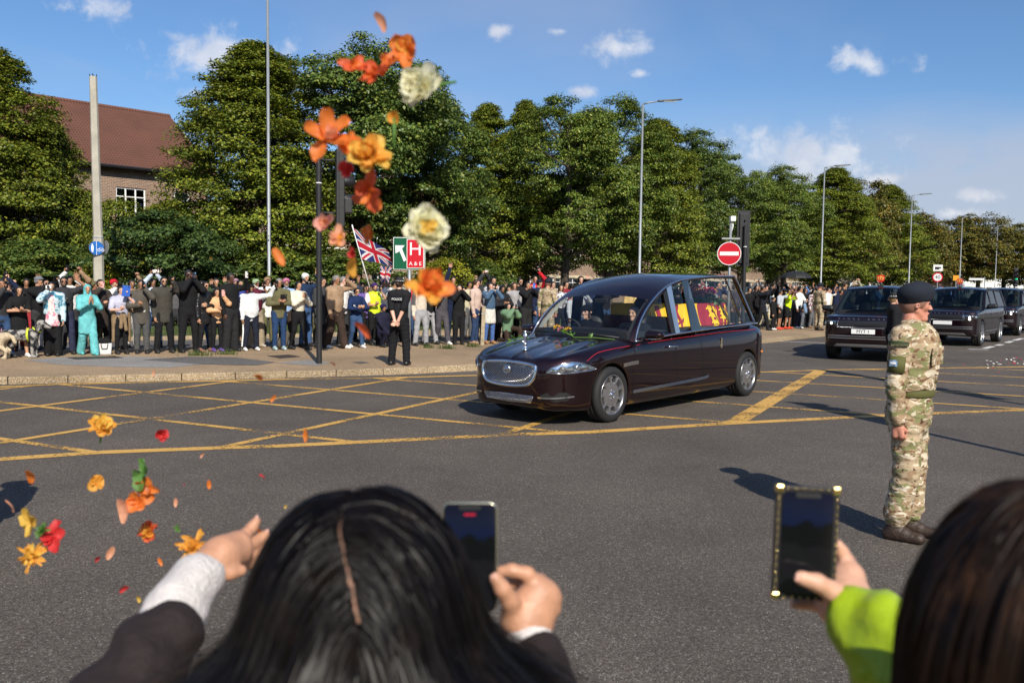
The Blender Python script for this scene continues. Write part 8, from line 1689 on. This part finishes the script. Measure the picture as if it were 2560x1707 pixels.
def build_front():
 # ---- centre: dark-haired spectator throwing flowers with one hand and filming with the other
 e = empty('person', (0, 0, 0), 0, 'dark-haired person in brown jacket and cream cuffs, throwing flowers and filming', 'person', 'spectators right before the camera')
 c = np.array(P(905, 1492, .97)); hr = np.array([.111, .112, .113])
 q = SDF(.02); k = .205; m_ = SDF(.02); head_sdf(m_, (0, 0, 0), k, True)
 for (a, b, ra, rb, fl, am, kk, sb) in m_.p: q.p.append((c + a * np.array([1, -1, 1]) + [0, 0, -.01], c + b * np.array([1, -1, 1]) + [0, 0, -.01], ra, rb, None if fl is None else fl * np.array([1, -1, 1]), am, kk, sb))
 x, y, z = c; q.cone((x, y - .02, z - .08), (x, y - .01, z - .22), .055, .06); q.cone((x - .14, y, z - .28), (x + .14, y, z - .28), .05, .05); q.cone((x, y, z - .28), (x, y, z - .72), .13, .12, (0, 1, 0), 1.45)
 for sg in (1, -1): q.cone((x + sg * .08, y, z - .74), (x + sg * .08, y - .02, z - 1.13), .075, .05); q.cone((x + sg * .08, y - .02, z - 1.13), (x + sg * .08, y, -.0 + .05), .05, .035); q.cone((x + sg * .08, y, .04), (x + sg * .08, y + .14, .03), .035, .03)
 V, F = q.mesh(.014)
 # raised hands: every finger jointed
 s = SDF(.012); wl = (505, 1432, 1.46); chain_px(s, [(455, 1500, 1.40), wl, (545, 1398, 1.49)], [.029, .026, .030], .02); chain_px(s, [(545, 1398, 1.49), (592, 1376, 1.53)], [.030, .027], .02); chain_px(s, [(560, 1375, 1.50), (595, 1352, 1.53)], [.022, .016], .02)
 chain_px(s, [(588, 1357, 1.53), (612, 1337, 1.56), (630, 1318, 1.575), (641, 1302, 1.58)], [.0125, .0108, .0095, .0082]); chain_px(s, [(602, 1372, 1.545), (632, 1358, 1.575), (652, 1345, 1.59), (663, 1336, 1.595)], [.0125, .0108, .0095, .0082]); chain_px(s, [(604, 1392, 1.55), (636, 1384, 1.58), (656, 1374, 1.59), (668, 1368, 1.595)], [.012, .0102, .0092, .008]); chain_px(s, [(596, 1410, 1.54), (622, 1408, 1.57), (640, 1402, 1.58)], [.0108, .0092, .0078]); chain_px(s, [(540, 1420, 1.47), (575, 1430, 1.475), (602, 1425, 1.485)], [.0165, .0125, .0098])
 hv, hf = s.mesh(.0035); F = np.concatenate([F, hf + len(V)]); V = np.concatenate([V, hv])
 s = SDF(.010); chain_px(s, [(1318, 1668, 1.22), (1313, 1590, 1.235), (1318, 1545, 1.245)], [.027, .025, .030], .02); chain_px(s, [(1300, 1540, 1.24), (1340, 1478, 1.25)], [.026, .022], .02); chain_px(s, [(1340, 1550, 1.25), (1368, 1492, 1.255)], [.024, .020], .02)
 chain_px(s, [(1342, 1462, 1.25), (1318, 1434, 1.245), (1280, 1425, 1.243), (1252, 1428, 1.243)], [.0118, .0102, .0092, .0080]); chain_px(s, [(1366, 1474, 1.256), (1348, 1452, 1.268), (1305, 1450, 1.272), (1275, 1458, 1.27)], [.0122, .0106, .0096, .0084]); chain_px(s, [(1382, 1495, 1.258), (1372, 1474, 1.282), (1325, 1478, 1.29), (1296, 1486, 1.285)], [.0118, .0102, .0092, .0080]); chain_px(s, [(1384, 1520, 1.256), (1378, 1505, 1.282), (1340, 1512, 1.29), (1318, 1518, 1.283)], [.0105, .0090, .0080, .0072]); chain_px(s, [(1288, 1545, 1.235), (1276, 1502, 1.215), (1256, 1472, 1.205), (1240, 1446, 1.203)], [.0175, .0128, .0108, .0092])
 hv, hf = s.mesh(.0032); F = np.concatenate([F, hf + len(V)]); V = np.concatenate([V, hv]); body = mesh('body', V, F, handm, e, True)
 nail(body, (1240, 1446, 1.203), (1256, 1472, 1.205), cam_dir, .0092); nail(body, (641, 1302, 1.58), (630, 1318, 1.575), (-.5, -.6, .6), .0082); nail(body, (663, 1336, 1.595), (652, 1345, 1.59), (-.5, -.6, .6), .0082)
 # clothing
 knit = lambda D, X, Y, Z: D + .0012 * np.sin(Z * 260 + X * 160) + .003 * np.sin(Z * 50 - X * 45 + Y * 30)
 s = SDF(.02); chain_px(s, [(412, 1578, 1.34), (445, 1520, 1.39), (490, 1447, 1.45)], [.046, .047, .0455]); v, f = s.mesh(.008, knit); mesh('inner_sleeve', v, f, cream_knit, e, True); s = SDF(.02); chain_px(s, [(1322, 1690, 1.21), (1314, 1600, 1.232)], [.040, .036]); v, f = s.mesh(.008, knit); mesh('inner_sleeve', v, f, cream_knit, e, True)
 s = SDF(.04); sh = c + np.array([-.15, .0, -.28]); el = np.array(P(225, 1850, 1.20)); wr = np.array(P(402, 1606, 1.325)); s.cone(sh, el, .072, .062); s.cone(el, wr, .064, .060)
 sh2 = c + np.array([.15, .0, -.28]); el2 = np.array(P(1400, 1990, 1.10)); wr2 = np.array(P(1325, 1662, 1.212)); s.cone(sh2, el2, .070, .060); s.cone(el2, wr2, .060, .050); s.cone(sh, sh2, .07, .07); s.cone((x, y, z - .30), (x, y, z - .80), .165, .15, (0, 1, 0), 1.4); s.cone((x, y + .0, z - .20), (x, y, z - .26), .07, .09)
 v, f = s.mesh(.012, lambda D, X, Y, Z: D + .006 * np.sin(Z * 45 + X * 50 + 2 * np.sin(Y * 25))); mesh('jacket', v, f, darkj, e, True)
 s = SDF(.03); s.cone((x, y, z - .74), (x, y, z - .80), .145, .15, (0, 1, 0), 1.35)
 for sg in (1, -1): s.cone((x + sg * .08, y, z - .80), (x + sg * .08, y - .02, z - 1.13), .085, .062); s.cone((x + sg * .08, y - .02, z - 1.13), (x + sg * .08, y, .10), .062, .055)
 v, f = s.mesh(.02); mesh('trousers', v, f, cloth(BLK), e, True)
 # hair
 s = SDF(.04); s.cone(c + [0, .0, 0], c + [0, .012, -.01], .098, .098); s.cone(c + [-.04, -.02, -.04], c + [-.12, -.03, -.30], .05, .04); s.cone(c + [.04, -.02, -.04], c + [.13, -.03, -.30], .05, .04); s.cone(c + [0, -.03, -.02], c + [.0, -.06, -.32], .06, .06); s.cone(c + [0, .11, -.02], c + [0, .12, -.2], .075, .08, None, 1, .01, True); v, f = s.mesh(.010); h_ = mesh('hair', v, f, mat('hair_under', (.004, .0035, .003), .95, spec=.05), e, True)
 part = [(-.12, .5, .85), (-.12, .1, 1), (-.12, -.3, .95), (-.11, -.55, .83), (-.03, -.75, .65), (.07, -.9, .42), (.14, -.97, .12), (.16, -.96, -.15)]
 o = hair_strands('hair_strands', c, hr * 1.0, part, hblk, h_, 13000, 1, 1.25, .0012); tag(o, kind='stuff'); o = hair_strands('hair_strands', c, hr * 1.025, part, hblk, h_, 1400, 2, 1.7, .0005, 0, .32, 26, 900); tag(o, kind='stuff')
 pc = spl([np.array(nrm(p)) for p in part[2:-1]], 6, False); pc = np.array([nrm(p) for p in pc]); V = []; nP = len(pc)
 for i_, d in enumerate(pc):
  jit = .0016 * math.sin(i_ * .9) + .0009 * math.sin(i_ * 2.3); wd = .0062 * math.sin(math.pi * min(.97, (i_ + 1) / nP) ** 1.6) ** .7 + .0008; V += [c + d * hr * .972 + np.array([jit - wd, 0, 0]), c + d * hr * .972 + np.array([jit + wd, 0, 0])]
 mesh('hair_parting', V, [(2 * i_, 2 * i_ + 1, 2 * i_ + 3, 2 * i_ + 2) for i_ in range(nP - 1)], mat('scalp_skin', (.36, .20, .14), .8, var=.35, vscale=140), h_, True)
 # ---- right: brown-haired spectator in lime puffer jacket
 e2 = empty('person', (0, 0, 0), 0, 'brown-haired person in lime green puffer jacket filming at the right edge', 'person', 'spectators right before the camera')
 c = np.array(P(2645, 1530, .745)); x, y, z = c; hr = np.array([.098, .102, .100]); q = SDF(.02)
 for (a, b, ra, rb, fl, am, kk, sb) in m_.p: q.p.append((c + a * np.array([1, -1, 1]) + [0, 0, -.01], c + b * np.array([1, -1, 1]) + [0, 0, -.01], ra, rb, None if fl is None else fl * np.array([1, -1, 1]), am, kk, sb))
 q.cone((x, y - .02, z - .08), (x, y - .01, z - .22), .055, .06); q.cone((x - .14, y, z - .28), (x + .14, y, z - .28), .05, .05); q.cone((x, y, z - .28), (x, y, z - .72), .13, .12, (0, 1, 0), 1.45)
 for sg in (1, -1): q.cone((x + sg * .08, y, z - .74), (x + sg * .08, y - .02, z - 1.13), .075, .05); q.cone((x + sg * .08, y - .02, z - 1.13), (x + sg * .08, y, .05), .05, .035); q.cone((x + sg * .08, y, .04), (x + sg * .08, y + .14, .03), .035, .03)
 V, F = q.mesh(.014); s = SDF(.010); chain_px(s, [(2190, 1560, 1.16), (2130, 1508, 1.215), (2105, 1490, 1.235)], [.028, .026, .030], .02); chain_px(s, [(2112, 1500, 1.23), (2122, 1440, 1.25)], [.027, .022], .02); chain_px(s, [(2090, 1520, 1.245), (2100, 1470, 1.255)], [.024, .022], .02)
 chain_px(s, [(2126, 1432, 1.25), (2116, 1402, 1.262), (2104, 1380, 1.262), (2094, 1362, 1.258)], [.0122, .0106, .0094, .0080]); chain_px(s, [(2105, 1455, 1.262), (2065, 1440, 1.285), (2015, 1438, 1.287)], [.0118, .0100, .0085]); chain_px(s, [(2092, 1480, 1.262), (2050, 1470, 1.287), (2000, 1470, 1.287)], [.0118, .0100, .0085]); chain_px(s, [(2080, 1520, 1.255), (2045, 1510, 1.262), (2012, 1507, 1.258), (1988, 1508, 1.252)], [.0115, .0098, .0090, .0080]); chain_px(s, [(2105, 1508, 1.22), (2080, 1478, 1.20), (2043, 1456, 1.192), (2003, 1444, 1.190)], [.0185, .0140, .0118, .0098])
 hv, hf = s.mesh(.0032); F = np.concatenate([F, hf + len(V)]); V = np.concatenate([V, hv]); body = mesh('body', V, F, mat('hand_skin_fair', (.56, .31, .21), .48, var=.16, vscale=30, bump=.15, bscale=140), e2, True); nail(body, (2003, 1444, 1.190), (2043, 1456, 1.192), cam_dir, .0100)
 s = SDF(.03); sh = c + np.array([-.15, .02, -.28]); el = np.array(P(2500, 1930, 1.0)); wr = np.array(P(2160, 1556, 1.19)); el_ = el; nseg = 9
 pts = [wr + (el - wr) * t for t in np.linspace(0, 1, nseg)]
 for i_ in range(nseg): s.ball(pts[i_], (.050 if i_ == 0 else .058 + .014 * i_ / nseg), .010)
 for i_ in range(nseg - 1): s.cone(pts[i_], pts[i_ + 1], .044 + .012 * i_ / nseg, .044 + .012 * (i_ + 1) / nseg, None, 1, .012)
 s.cone(el, sh, .066, .078); s.cone(sh, c + np.array([.15, .02, -.28]), .08, .08); s.cone((x, y, z - .30), (x, y, z - .80), .18, .16, (0, 1, 0), 1.3); el3 = c + np.array([.22, .05, -.6]); s.cone(c + np.array([.15, .02, -.28]), el3, .078, .066); s.cone(el3, el3 + np.array([-.05, .2, .12]), .064, .05)
 v, f = s.mesh(.010, lambda D, X, Y, Z: D + .0055 * np.sin(X * 75 + Z * 60 + 3 * np.sin(Y * 28 + Z * 20)) * np.sin(Z * 42 - X * 20)); mesh('puffer_jacket', v, f, limej, e2, True)
 s = SDF(.03); s.cone((x, y, z - .74), (x, y, z - .80), .145, .15, (0, 1, 0), 1.35)
 for sg in (1, -1): s.cone((x + sg * .08, y, z - .80), (x + sg * .08, y - .02, z - 1.13), .085, .062); s.cone((x + sg * .08, y - .02, z - 1.13), (x + sg * .08, y, .10), .062, .055)
 v, f = s.mesh(.02); mesh('trousers', v, f, cloth(JEAN), e2, True)
 s = SDF(.04); s.cone(c, c + [0, .012, -.01], .088, .088); s.cone(c + [-.04, -.02, -.04], c + [-.03, -.03, -.32], .05, .04); s.cone(c + [.04, -.02, -.04], c + [.08, -.03, -.32], .05, .045); s.cone(c + [0, -.03, -.02], c + [.0, -.05, -.34], .06, .065); s.cone(c + [0, .115, -.02], c + [0, .125, -.2], .075, .08, None, 1, .01, True); v, f = s.mesh(.010); h_ = mesh('hair', v, f, MATS['hair_under'], e2, True)
 part = [(.35, .55, .8), (.30, .2, .95), (.25, -.1, .97), (.22, -.35, .9)]; o = hair_strands('hair_strands', c, hr, part, hbrn, h_, 12000, 5, -.12, .0012, -.15); tag(o, kind='stuff'); o = hair_strands('hair_strands', c, hr * 1.03, part, hbrn, h_, 700, 6, .12, .0005, -.25, .34, 26, 700); tag(o, kind='stuff')
build_front()
# ---- their phones
def scr_mat():
 m = bpy.data.materials.new('phone_live_view'); m.use_nodes = True; nt = m.node_tree; N = nt.nodes; L = nt.links; b = N['Principled BSDF']; tc = N.new('ShaderNodeTexCoord'); sp_ = N.new('ShaderNodeSeparateXYZ'); L.new(tc.outputs['Object'], sp_.inputs[0])
 n = N.new('ShaderNodeTexNoise'); n.inputs['Scale'].default_value = 45; n.inputs['Detail'].default_value = 4; L.new(tc.outputs['Object'], n.inputs[0]); ma = N.new('ShaderNodeMath'); ma.operation = 'MULTIPLY_ADD'; L.new(n.outputs[0], ma.inputs[0]); ma.inputs[1].default_value = .03; L.new(sp_.outputs[2], ma.inputs[2])
 mr = N.new('ShaderNodeMapRange'); L.new(ma.outputs[0], mr.inputs[0]); mr.inputs[1].default_value = -.06; mr.inputs[2].default_value = .09; cr = N.new('ShaderNodeValToRGB'); L.new(mr.outputs[0], cr.inputs[0]); e = cr.color_ramp.elements; e[0].position = 0; e[0].color = (.010, .010, .011, 1); e[1].position = 1; e[1].color = (.008, .012, .035, 1)
 for p_, col in ((.47, (.012, .012, .013)), (.50, (.003, .004, .003)), (.66, (.003, .005, .003)), (.70, (.006, .018, .07)), (.85, (.012, .020, .055))): x = e.new(p_); x.color = (*col, 1)
 L.new(cr.outputs[0], b.inputs['Emission Color']); b.inputs['Emission Strength'].default_value = .45; b.inputs['Base Color'].default_value = (.004, .004, .005, 1); b.inputs['Roughness'].default_value = .12; b.inputs['Specular IOR Level'].default_value = .35; return m
scrm = scr_mat()
def big_phone(tl, tr, bl, dep, label, case, frame_m, tilt=0.0):
 a, b, d = P(*tl, dep), P(*tr, dep), P(*bl, dep - tilt); w = (b - a).length; h = (d - a).length; xx = (b - a).normalized(); zz = (a - d).normalized(); zz = (zz - xx * zz.dot(xx)).normalized(); yy = zz.cross(xx); M_ = Matrix.Identity(4)
 for i_, v in enumerate((xx, yy, zz)): M_.col[i_][:3] = v
 M_.translation = (b + d) / 2; e = empty('mobile_phone', (0, 0, 0), 0, label, 'phone', 'phones held by the spectators before the camera'); e.matrix_world = M_; t = .009; n = 6
 def rr(w_, h_, r_): return [(sx * (w_ / 2 - r_) + r_ * math.cos(a_), sz * (h_ / 2 - r_) + r_ * math.sin(a_)) for sx, sz, a0 in ((1, 1, 0), (-1, 1, 90), (-1, -1, 180), (1, -1, 270)) for a_ in [R(a0 + 90 * k / n) for k in range(n + 1)]]
 rc = .004 if case else .011
 q = MB(); q.prism(rr(w, h, rc), t, Rm((0, t / 2, 0), (R(90), 0, 0))); q.build('body', frame_m, e, bevel=.0012, auto=40); m = .009 if case else .0035
 q = MB(); q.prism(rr(w - 2 * m + .003, h - 2 * m + .003, .009), .0006, Rm((0, -t / 2 + .0001, 0), (R(90), 0, 0))); q.build('bezel', phone_b, e); q = MB(); q.prism(rr(w - 2 * m, h - 2 * m, .008), .0004, Rm((0, -t / 2 - .0007, 0), (R(90), 0, 0))); q.build('screen', scrm, e)
 q = MB(); q.prism(rr(w * .40, .0065, .003), .0004, Rm((0, -t / 2 - .0012, h / 2 - m - .0032), (R(90), 0, 0))); q.build('notch', blackp, e)
 if case:
  gold = mat('gold_stud', (.75, .56, .22), .25, 1.); studs = [(sx * (w / 2 - .0032), z) for sx in (-1, 1) for z in np.linspace(-h / 2 + .016, h / 2 - .016, 13)] + [(x, sz * (h / 2 - .0032)) for sz in (-1, 1) for x in np.linspace(-w / 2 + .016, w / 2 - .016, 6)]; me = None
  for x, z in studs:
   if me is None: q = MB(); q.lathe([(0, .0014), (.0012, .0010), (.0017, 0)], 8, Rm((0, 0, 0), (R(90), 0, 0))); o = q.build('stud', gold, e, True); me = o.data
   else: o = obj('stud', me, None, e)
   o.location = (x, -t / 2 - .0002, z)
  for sx in (-1, 1):
   for sz in (-1, 1): q = MB(); q.box((sx * (w / 2 - .0045), 0, sz * (h / 2 - .0045)), (.0105, t + .003, .0105)); q.build('corner_guard', gold, e, bevel=.002)
 else: q = MB(); q.box((0, -t / 2 - .0012, h / 2 - .0165), (.016, .0004, .0035)); q.build('record_badge', mat('rec_red', (.2, .0, .01), .4, emit=((.5, .02, .05), .3)), e)
big_phone((1108, 1254), (1246, 1254), (1104, 1528), 1.222, 'slim phone with pale gold frame held up beside the dark-haired head', False, mat('pale_gold_frame', (.55, .53, .42), .25, .9)); big_phone((1936, 1211), (2094, 1218), (1932, 1494), 1.225, 'phone in black case with gold studs held up at right', True, mat('case_black', (.008, .008, .009), .45))
# ================================================================== thrown flowers in the air
def petal_mesh(name, L_, W_, cup, ruff, seed, nx=5, ny=6):
 g_ = random.Random(seed); V = []
 for j in range(ny + 1):
  t = j / ny; w_ = W_ * (math.sin(math.pi * min(t * .82 + .09, 1)) ** .8)
  for i_ in range(nx + 1):
   s = i_ / nx * 2 - 1; V.append((s * w_ / 2, L_ * t * math.cos(cup * t) + .0, L_ * math.sin(cup * t) * t + abs(s) ** 2 * w_ * .25 + ruff * math.sin(s * 5 + t * 7 + seed) * t))
 return V, [(j * (nx + 1) + i_, j * (nx + 1) + i_ + 1, (j + 1) * (nx + 1) + i_ + 1, (j + 1) * (nx + 1) + i_) for j in range(ny) for i_ in range(nx)]
FC = {'orange': (.82, .20, .012), 'deep': (.72, .10, .012), 'amber': (.86, .38, .03), 'yellow': (.85, .52, .07), 'peach': (.82, .36, .20), 'pink': (.80, .36, .28), 'red': (.66, .015, .015), 'white': (1.0, .93, .60), 'green': (.10, .26, .03)}
def pm(c): return mat('petal_' + c, tuple(v * .82 for v in FC[c]), .55, col2=tuple(min(.9, v * 1.1 + .05) for v in FC[c]), vscale=55, trans=.48, isl=.2)
FG = random.Random(21)
def flower(px, py, r_px, depth, kind, col, label, stem=None, tilt=None):
 r_ = r_px * depth / FPX; e = empty('flower' if kind != 'petal' else 'loose_petal', P(px, py, depth), 0, label, 'flower' if kind != 'petal' else 'petal', 'flowers thrown in the air' if kind != 'petal' else 'petals in the air'); e.rotation_euler = tilt if tilt else (FG.uniform(.8, 1.9), FG.uniform(-.6, .6), FG.uniform(-.8, .8))
 cols_ = col if isinstance(col, tuple) else (col,)
 if kind == 'petal':
  V, F = petal_mesh('petal', r_ * 2, r_ * .95, FG.uniform(.3, .9), r_ * .08, FG.randrange(99)); o = mesh('petal', [(x, y - r_, z) for x, y, z in V], F, pm(cols_[0]), e, True); return e
 rings = {'begonia': [(5, 1.05, .80, .25), (3, .62, .55, .7)], 'full': [(7, 1.0, .70, .2), (7, .9, .65, .5), (6, .7, .6, .85), (4, .45, .5, 1.2)], 'rose': [(9, 1.0, 1.0, .30), (8, .92, .95, .45), (8, .78, .85, .62), (7, .60, .75, .8), (5, .42, .6, 1.0)], 'spiky': [(12, 1.0, .30, .2), (10, .8, .28, .6), (7, .55, .28, 1.0)], 'four': [(5, 1.0, 1.05, .25)], 'leaf': [(4, 1.0, .75, .3)]}[kind]
 for ri, (n_, L_, W_, cup) in enumerate(rings):
  for k_ in range(n_):
   V, F = petal_mesh('petal', r_ * L_ * FG.uniform(.65, 1.2), r_ * W_ * FG.uniform(.7, 1.15), cup * FG.uniform(.2, 1.7), r_ * .11, FG.randrange(99)); o = mesh('petal' if kind != 'leaf' else 'leaf', V, F, pm(cols_[min(ri, len(cols_) - 1)] if FG.random() > .15 else cols_[0]), e, True); o.rotation_euler = (FG.uniform(-.4, .4), FG.uniform(-.4, .4), 2 * math.pi * (k_ + .5 * ri) / n_ + FG.uniform(-.2, .2)); o.location = (0, 0, r_ * .06 * ri)
 if kind != 'leaf': q = MB(); q.lathe([(0, -.14 * r_), (.16 * r_, -.08 * r_), (.10 * r_, .05 * r_)], 8); q.build('calyx', pm('green'), e, True)
 if stem:
  t = e.rotation_euler.to_matrix().inverted() @ (P(*stem, depth) - P(px, py, depth)); q = MB(); q.tube([(0, 0, 0), t * .5 + Vector((0, 0, r_ * .05)), t], [.0032, .0028, .0024], 6); q.build('stem', pm('green'), e, True)
 return e
S_ = 1.0884
fl = [(815, 155, 34, 1.55, 'begonia', ('deep', 'orange'), 'ragged deep orange flower at the left of the top orange string'), (862, 172, 42, 1.55, 'begonia', ('deep', 'orange'), 'deep orange flower in the middle of the top string'), (892, 150, 36, 1.56, 'begonia', 'orange', 'orange flower right of the middle in the top string'), (932, 118, 44, 1.57, 'begonia', ('orange', 'amber'), 'topmost bright orange flower against the sky'), (752, 318, 62, 1.45, 'begonia', ('orange', 'peach'), 'large orange-red flower left of the yellow one'), (800, 338, 34, 1.47, 'begonia', 'orange', 'small orange flower between the red-orange and yellow ones'), (850, 358, 52, 1.46, 'full', ('yellow', 'amber'), 'yellow ruffled flower above the red one'), (800, 390, 27, 1.5, 'four', 'red', 'pure red flower by the signal head'), (848, 440, 42, 1.5, 'begonia', ('deep', 'orange'), 'cup-shaped deep orange flower by the signal head'), (748, 515, 32, 1.5, 'begonia', ('pink', 'peach'), 'pale pink flower in front of the signal pole'), (775, 548, 27, 1.52, 'begonia', ('peach', 'amber'), 'peach flower just right of the pink one'), (848, 538, 27, 1.6, 'four', ('orange', 'amber'), 'orange-red flower before the union flag'), (812, 582, 17, 1.6, 'four', 'red', 'small red flower left of the union flag'), (985, 660, 56, 1.25, 'full', ('amber', 'orange'), 'big blurred orange flower beside the police officer'), (235, 975, 31, 2.3, 'full', ('amber', 'yellow'), 'yellow-orange flower over the yellow lines at left'), (370, 997, 18, 2.4, 'four', ('red', 'deep'), 'small red and orange flower over the box lines'), (222, 1106, 24, 2.3, 'four', 'amber', 'ragged amber flower left of the green leaves'), (338, 1118, 27, 2.1, 'begonia', ('orange', 'peach'), 'orange flower just under the green leaves'), (316, 1152, 33, 2.1, 'begonia', 'orange', 'orange flower below the leafy one'), (72, 1196, 34, 2.1, 'four', 'yellow', 'yellow four-petalled flower at lower left'), (118, 1230, 38, 2.1, 'begonia', 'red', 'bright red cluster beside the yellow flower'), (72, 1276, 34, 2.1, 'spiky', ('amber', 'yellow'), 'spiky amber flower below the red cluster'), (342, 1222, 29, 2.2, 'full', ('deep', 'amber'), 'rust orange flower over the road'), (446, 1254, 36, 2.0, 'spiky', 'amber', 'spiky orange flower by the throwing hand')]
for (x, y, r_, d, k, c_, l) in fl: flower(x * S_, y * S_, r_ * S_, d, k, c_, l, (x * S_ - 6, (y + 42) * S_) if 'over the yellow lines' in l else None)
flower(968 * S_, 206 * S_, 54 * S_, 1.45, 'rose', ('white',), 'cream double blossom with green stem against the tree top', (1048 * S_, 188 * S_), (1.2, .5, -.9)); flower(980 * S_, 527 * S_, 55 * S_, 1.45, 'rose', ('white',), 'cream double blossom showing its yellow centre above the A and E sign', (1015 * S_, 545 * S_), (1.45, .1, .2))
flower(984 * S_, 518 * S_, 20 * S_, 1.37, 'four', ('yellow',), 'yellow heart lying on the cream blossom', None, (1.4, .1, .2)); flower(330 * S_, 1088 * S_, 42 * S_, 2.1, 'leaf', ('green',), 'bunch of bright green leaves above orange flowers'); flower(98 * S_, 1218 * S_, 20 * S_, 2.08, 'spiky', ('green',), 'green sepals between the yellow and red flowers'); flower(408 * S_, 1214 * S_, 11 * S_, 2.2, 'leaf', ('green',), 'small green leaf above the spiky orange flower'); flower(905 * S_, 272 * S_, 17 * S_, 1.6, 'four', ('amber', 'green'), 'wilted amber bud on a thin stem above the yellow flower', (905 * S_, 340 * S_))
for i_, (x, y, r_, d, c_, l) in enumerate([(893, 62, 27, 1.5, 'peach', 'thin curved peach petal highest in the sky'), (640, 594, 23, 1.6, 'orange', 'orange petal beside the tall lamp post'), (880, 473, 14, 1.6, 'orange', 'small orange petal right of the cup-shaped flower'), (800, 612, 28, 1.6, 'amber', 'amber petals left of the flag pole'), (845, 755, 24, 1.6, 'deep', 'long deep orange petal before the crouching person'), (771, 832, 11, 2.0, 'orange', 'orange petal near the foot of the signal pole'), (596, 858, 17, 2.0, 'orange', 'orange petal over the kerb'), (355, 857, 8, 2.4, 'peach', 'tiny peach petal over the kerb at left'), (625, 915, 10, 2.3, 'orange', 'round orange petal over the crossing lines'), (706, 1000, 16, 2.2, 'orange', 'upright orange petal over the near border line'), (462, 1044, 8, 2.4, 'peach', 'tiny pale petal under the border line'), (78, 1087, 25, 2.2, 'orange', 'orange petal at the left edge below the lines'), (480, 1112, 11, 2.4, 'orange', 'small orange petal right of the leaves'), (610, 1090, 12, 2.3, 'red', 'dark red petal above the dark-haired head'), (35, 1158, 21, 2.2, 'peach', 'pale orange petal above the yellow flower'), (293, 1175, 29, 2.1, 'peach', 'pale peach petal below the orange flowers'), (405, 1155, 10, 2.3, 'peach', 'thin peach petal right of the orange flowers'), (253, 1268, 17, 2.2, 'peach', 'brownish peach petal over the road'), (222, 1280, 11, 2.2, 'red', 'small red petal beside the peach one'), (283, 1347, 15, 2.0, 'red', 'red petal near the cream sleeve'), (322, 1372, 11, 2.0, 'yellow', 'small yellow petal near the cream sleeve'), (360, 1361, 13, 2.0, 'amber', 'amber petal beside the cream sleeve'), (370, 1290, 10, 2.2, 'orange', 'thin orange petal below the rust flower'), (602, 1223, 16, 1.6, 'orange', 'orange petal at the fingertips'), (488, 593, 7, 2.2, 'amber', 'tiny amber petal before the dark shrub'), (425, 1110, 6, 2.4, 'red', 'tiny red petal above the road'), (655, 1162, 6, 2.2, 'yellow', 'tiny yellow petal above the hair')]): flower(x * S_, y * S_, r_ * S_, d, 'petal', c_, l)
